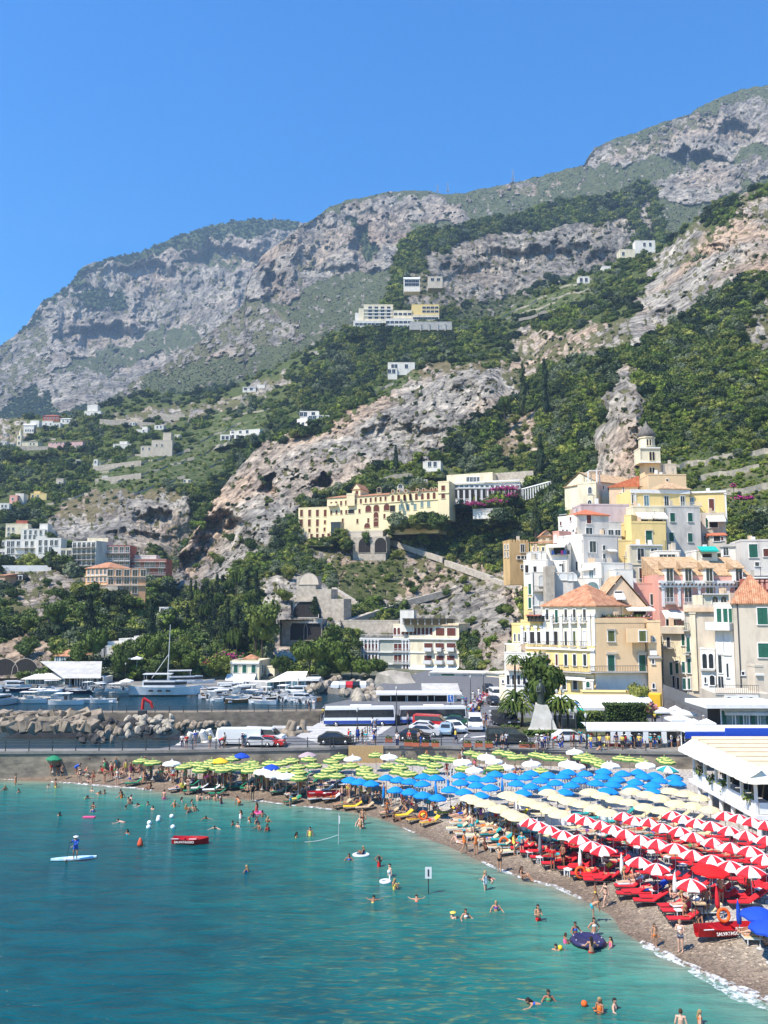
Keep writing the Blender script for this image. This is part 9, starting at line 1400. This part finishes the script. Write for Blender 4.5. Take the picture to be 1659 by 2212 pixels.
for i in range(26):u=i/26;x,y=1060+190*u+PR.uniform(-12,12),1080-170*u+PR.uniform(-8,8);c=PR.choice(('white','black','red'));t=empty('scooter',G(kx(x),ky(y),3.01),PR.uniform(-.4,.4),'%s scooter parked in the row along the road'%c,'scooter','scooters parked along the road');link('body',SCm[c],t);[setattr(link('wheel',SWm,t,(q,0,.24)),'rotation_euler',(R(90),0,0))for q in(-.5,.6)]
def build_mass():
 V,F,MI,ML_=[],[],[],[];base=0
 def addm(me,M,m):
  nonlocal base
  n=len(me.vertices);co=np.zeros(n*3);me.vertices.foreach_get('co',co);co=co.reshape(-1,3)@np.array(M.to_3x3()).T+np.array(M.translation)
  if m not in ML_:ML_.append(m)
  V.append(co);F.extend([tuple(i+base for i in p.vertices)for p in me.polygons]);MI.extend([ML_.index(m)]*len(me.polygons));base+=n
 for loc,rz,pose,wear,s_,hat in MASS:
  M=Matrix.Translation(loc)@Matrix.Rotation(rz,4,'Z')@Matrix.Scale(s_,4);addm(body(pose)[0],M,SK[PR.randrange(3)])
  for kind,c in wear:addm(garment(pose,kind),M,CL[c])
  addm(garment(pose,'hair'),M,HR[PR.choice((0,0,1,2))])
  if hat:addm(garment(pose,'hat'),M,CL[hat])
 me=bpy.data.meshes.new('crowd');me.from_pydata(np.vstack(V).tolist(),[],F);[me.materials.append(m)for m in ML_];me.polygons.foreach_set('material_index',MI);me.update()
 tag(link('crowd',me),'people on the plaza, the promenade and in the far beach crowd','crowd',None,'stuff')
build_mass()
make_near()
for lay,lab,L_ in(('valley_slope','pale dry stone terrace wall on the green left slope',((200,1004,300,984),(300,984,372,968),(215,1022,330,996),(330,996,410,972),(240,1044,330,1020),(330,1018,420,990),(290,1066,400,1030),(420,960,520,915),(430,985,520,940),(450,1010,500,985),(480,905,600,880),(250,905,340,912),(470,868,560,850),(30,960,120,950),(100,1090,190,1068))),('hillside','stone terrace line on the right hand hillside',((1065,695,1180,640),(1090,690,1200,655),(1120,690,1270,652),(1180,632,1280,604),(1190,645,1290,622),(735,884,850,830),(1450,1010,1560,990),(1470,1040,1640,1010),(1500,1075,1659,1050),(1560,985,1659,975),(800,1040,940,1015)))):
 for x0,y0,x1,y1 in L_:
  pts=[surf(lay,x0+(x1-x0)*i/12,y0+(y1-y0)*i/12+2*math.sin(i))for i in range(13)];ym=sorted(p.y for p in pts)[3];t=Thing('terrace_wall',lab,'wall',pts[6],'terrace walls');mb=MB();vs=[]
  for p in pts:q=p*1.0;f_=(min(p.y,ym*1.03)-1.5)/p.y;q=Vector((p.x*f_,p.y*f_,CH+(p.z-CH)*f_));vs+=[q+Vector((0,0,-1.2)),q+Vector((0,0,.9)),q+Vector((0,2.4,.9))]
  mb.add(vs,[(i*3+k,i*3+3+k,i*3+4+k,i*3+1+k)for i in range(12)for k in range(2)]);t.put('wall',mb,mat('terrace_stone',(.50,.44,.34),(.30,.26,.20),1.2,.95,.4))
woods(AVOID)
r=random.Random(77)
for lay,x0,x1,y0,y1,n,lab in(('hillside',1380,1659,700,980,40,'round leafy tree on the steep wood right of the bell tower'),('hillside',1090,1290,830,1080,26,'leafy tree in the ravine left of the bell tower'),('hillside',880,1180,1080,1200,22,'leafy tree on the slope below the colonnade'),('hillside',420,640,1165,1300,16,'leafy tree at the foot of the great rock'),('valley_slope',20,380,1240,1420,34,'leafy tree on the wooded slope above the left quay'),('hillside',700,1130,1200,1400,18,'small tree on the dry slope under the convent')):
 av=AVOID.get(lay,[]);k=0
 while k<n:
  x,y=r.uniform(x0,x1),r.uniform(y0,y1);k+=.2
  if any(a<x<b and c-4<y<d+3 for a,b,c,d in av):continue
  p=surf(lay,x,y);k+=.8;s=r.uniform(2.0,4.0)*(.75 if 'small' in lab else 1);t=empty('broadleaf_tree',p+Vector((0,-1,-.6)),r.uniform(0,6),lab,'tree',lab[:60]);link('crown',r.choice(CRW[r.choice(('broad','broad','bright'))]),t,(0,0,s*.35),0,(s,s,s*r.uniform(.9,1.2)));link('trunk',TRm,t,(0,0,-1),0,(s*.9,)*3)
def haze():
 b=MB();b.box(-2200,2200,-60,3200,-9,1500);o=b.build('haze',None)
 m=bpy.data.materials.new('haze');m.use_nodes=True;nt=m.node_tree;nt.nodes.remove(nt.nodes['Principled BSDF'])
 v=nt.nodes.new('ShaderNodeVolumePrincipled');v.inputs['Color'].default_value=(.50,.73,1,1);v.inputs['Density'].default_value=.00014;v.inputs['Anisotropy'].default_value=.1
 nt.links.new(v.outputs[0],nt.nodes['Material Output'].inputs['Volume']);o.data.materials.clear();o.data.materials.append(m)
 tag(o,None,None,None,'stuff')
haze()
# ---------------- labels: name the place in the row where looks alone do not single a thing out ----------------
bpy.context.view_layer.update()
def _ord(i):return('first','second','third')[i]if i<3 else '%d%s'%(i+1,'th' if 10<(i+1)%100<14 else{1:'st',2:'nd',3:'rd'}.get((i+1)%10,'th'))
_by={}
for o in C.objects:
 if o.parent is None and 'label' in o.keys()and len(o['label'].split())>12 and o.name.startswith('person'):o['label']=o['label'].replace(' in front of the',' before the').replace(' swim ',' ')
for o in list(C.objects):
 if o.parent is None and 'label' in o.keys():_by.setdefault(o['label'],[]).append(o)
for lab,os_ in _by.items():
 if len(os_)>1:
  os_.sort(key=lambda o:proj(o.location)[0])
  for i,o in enumerate(os_):o['label']='%s, %s from the left'%(lab,_ord(i))
  if 'group' not in os_[0].keys():
   for o in os_:o['group']=lab[:60]
for o in list(C.objects):
 if o.parent is None and 'label' in o.keys()and len(o['label'].split())>16:print('LONG',len(o['label'].split()),o['label'])
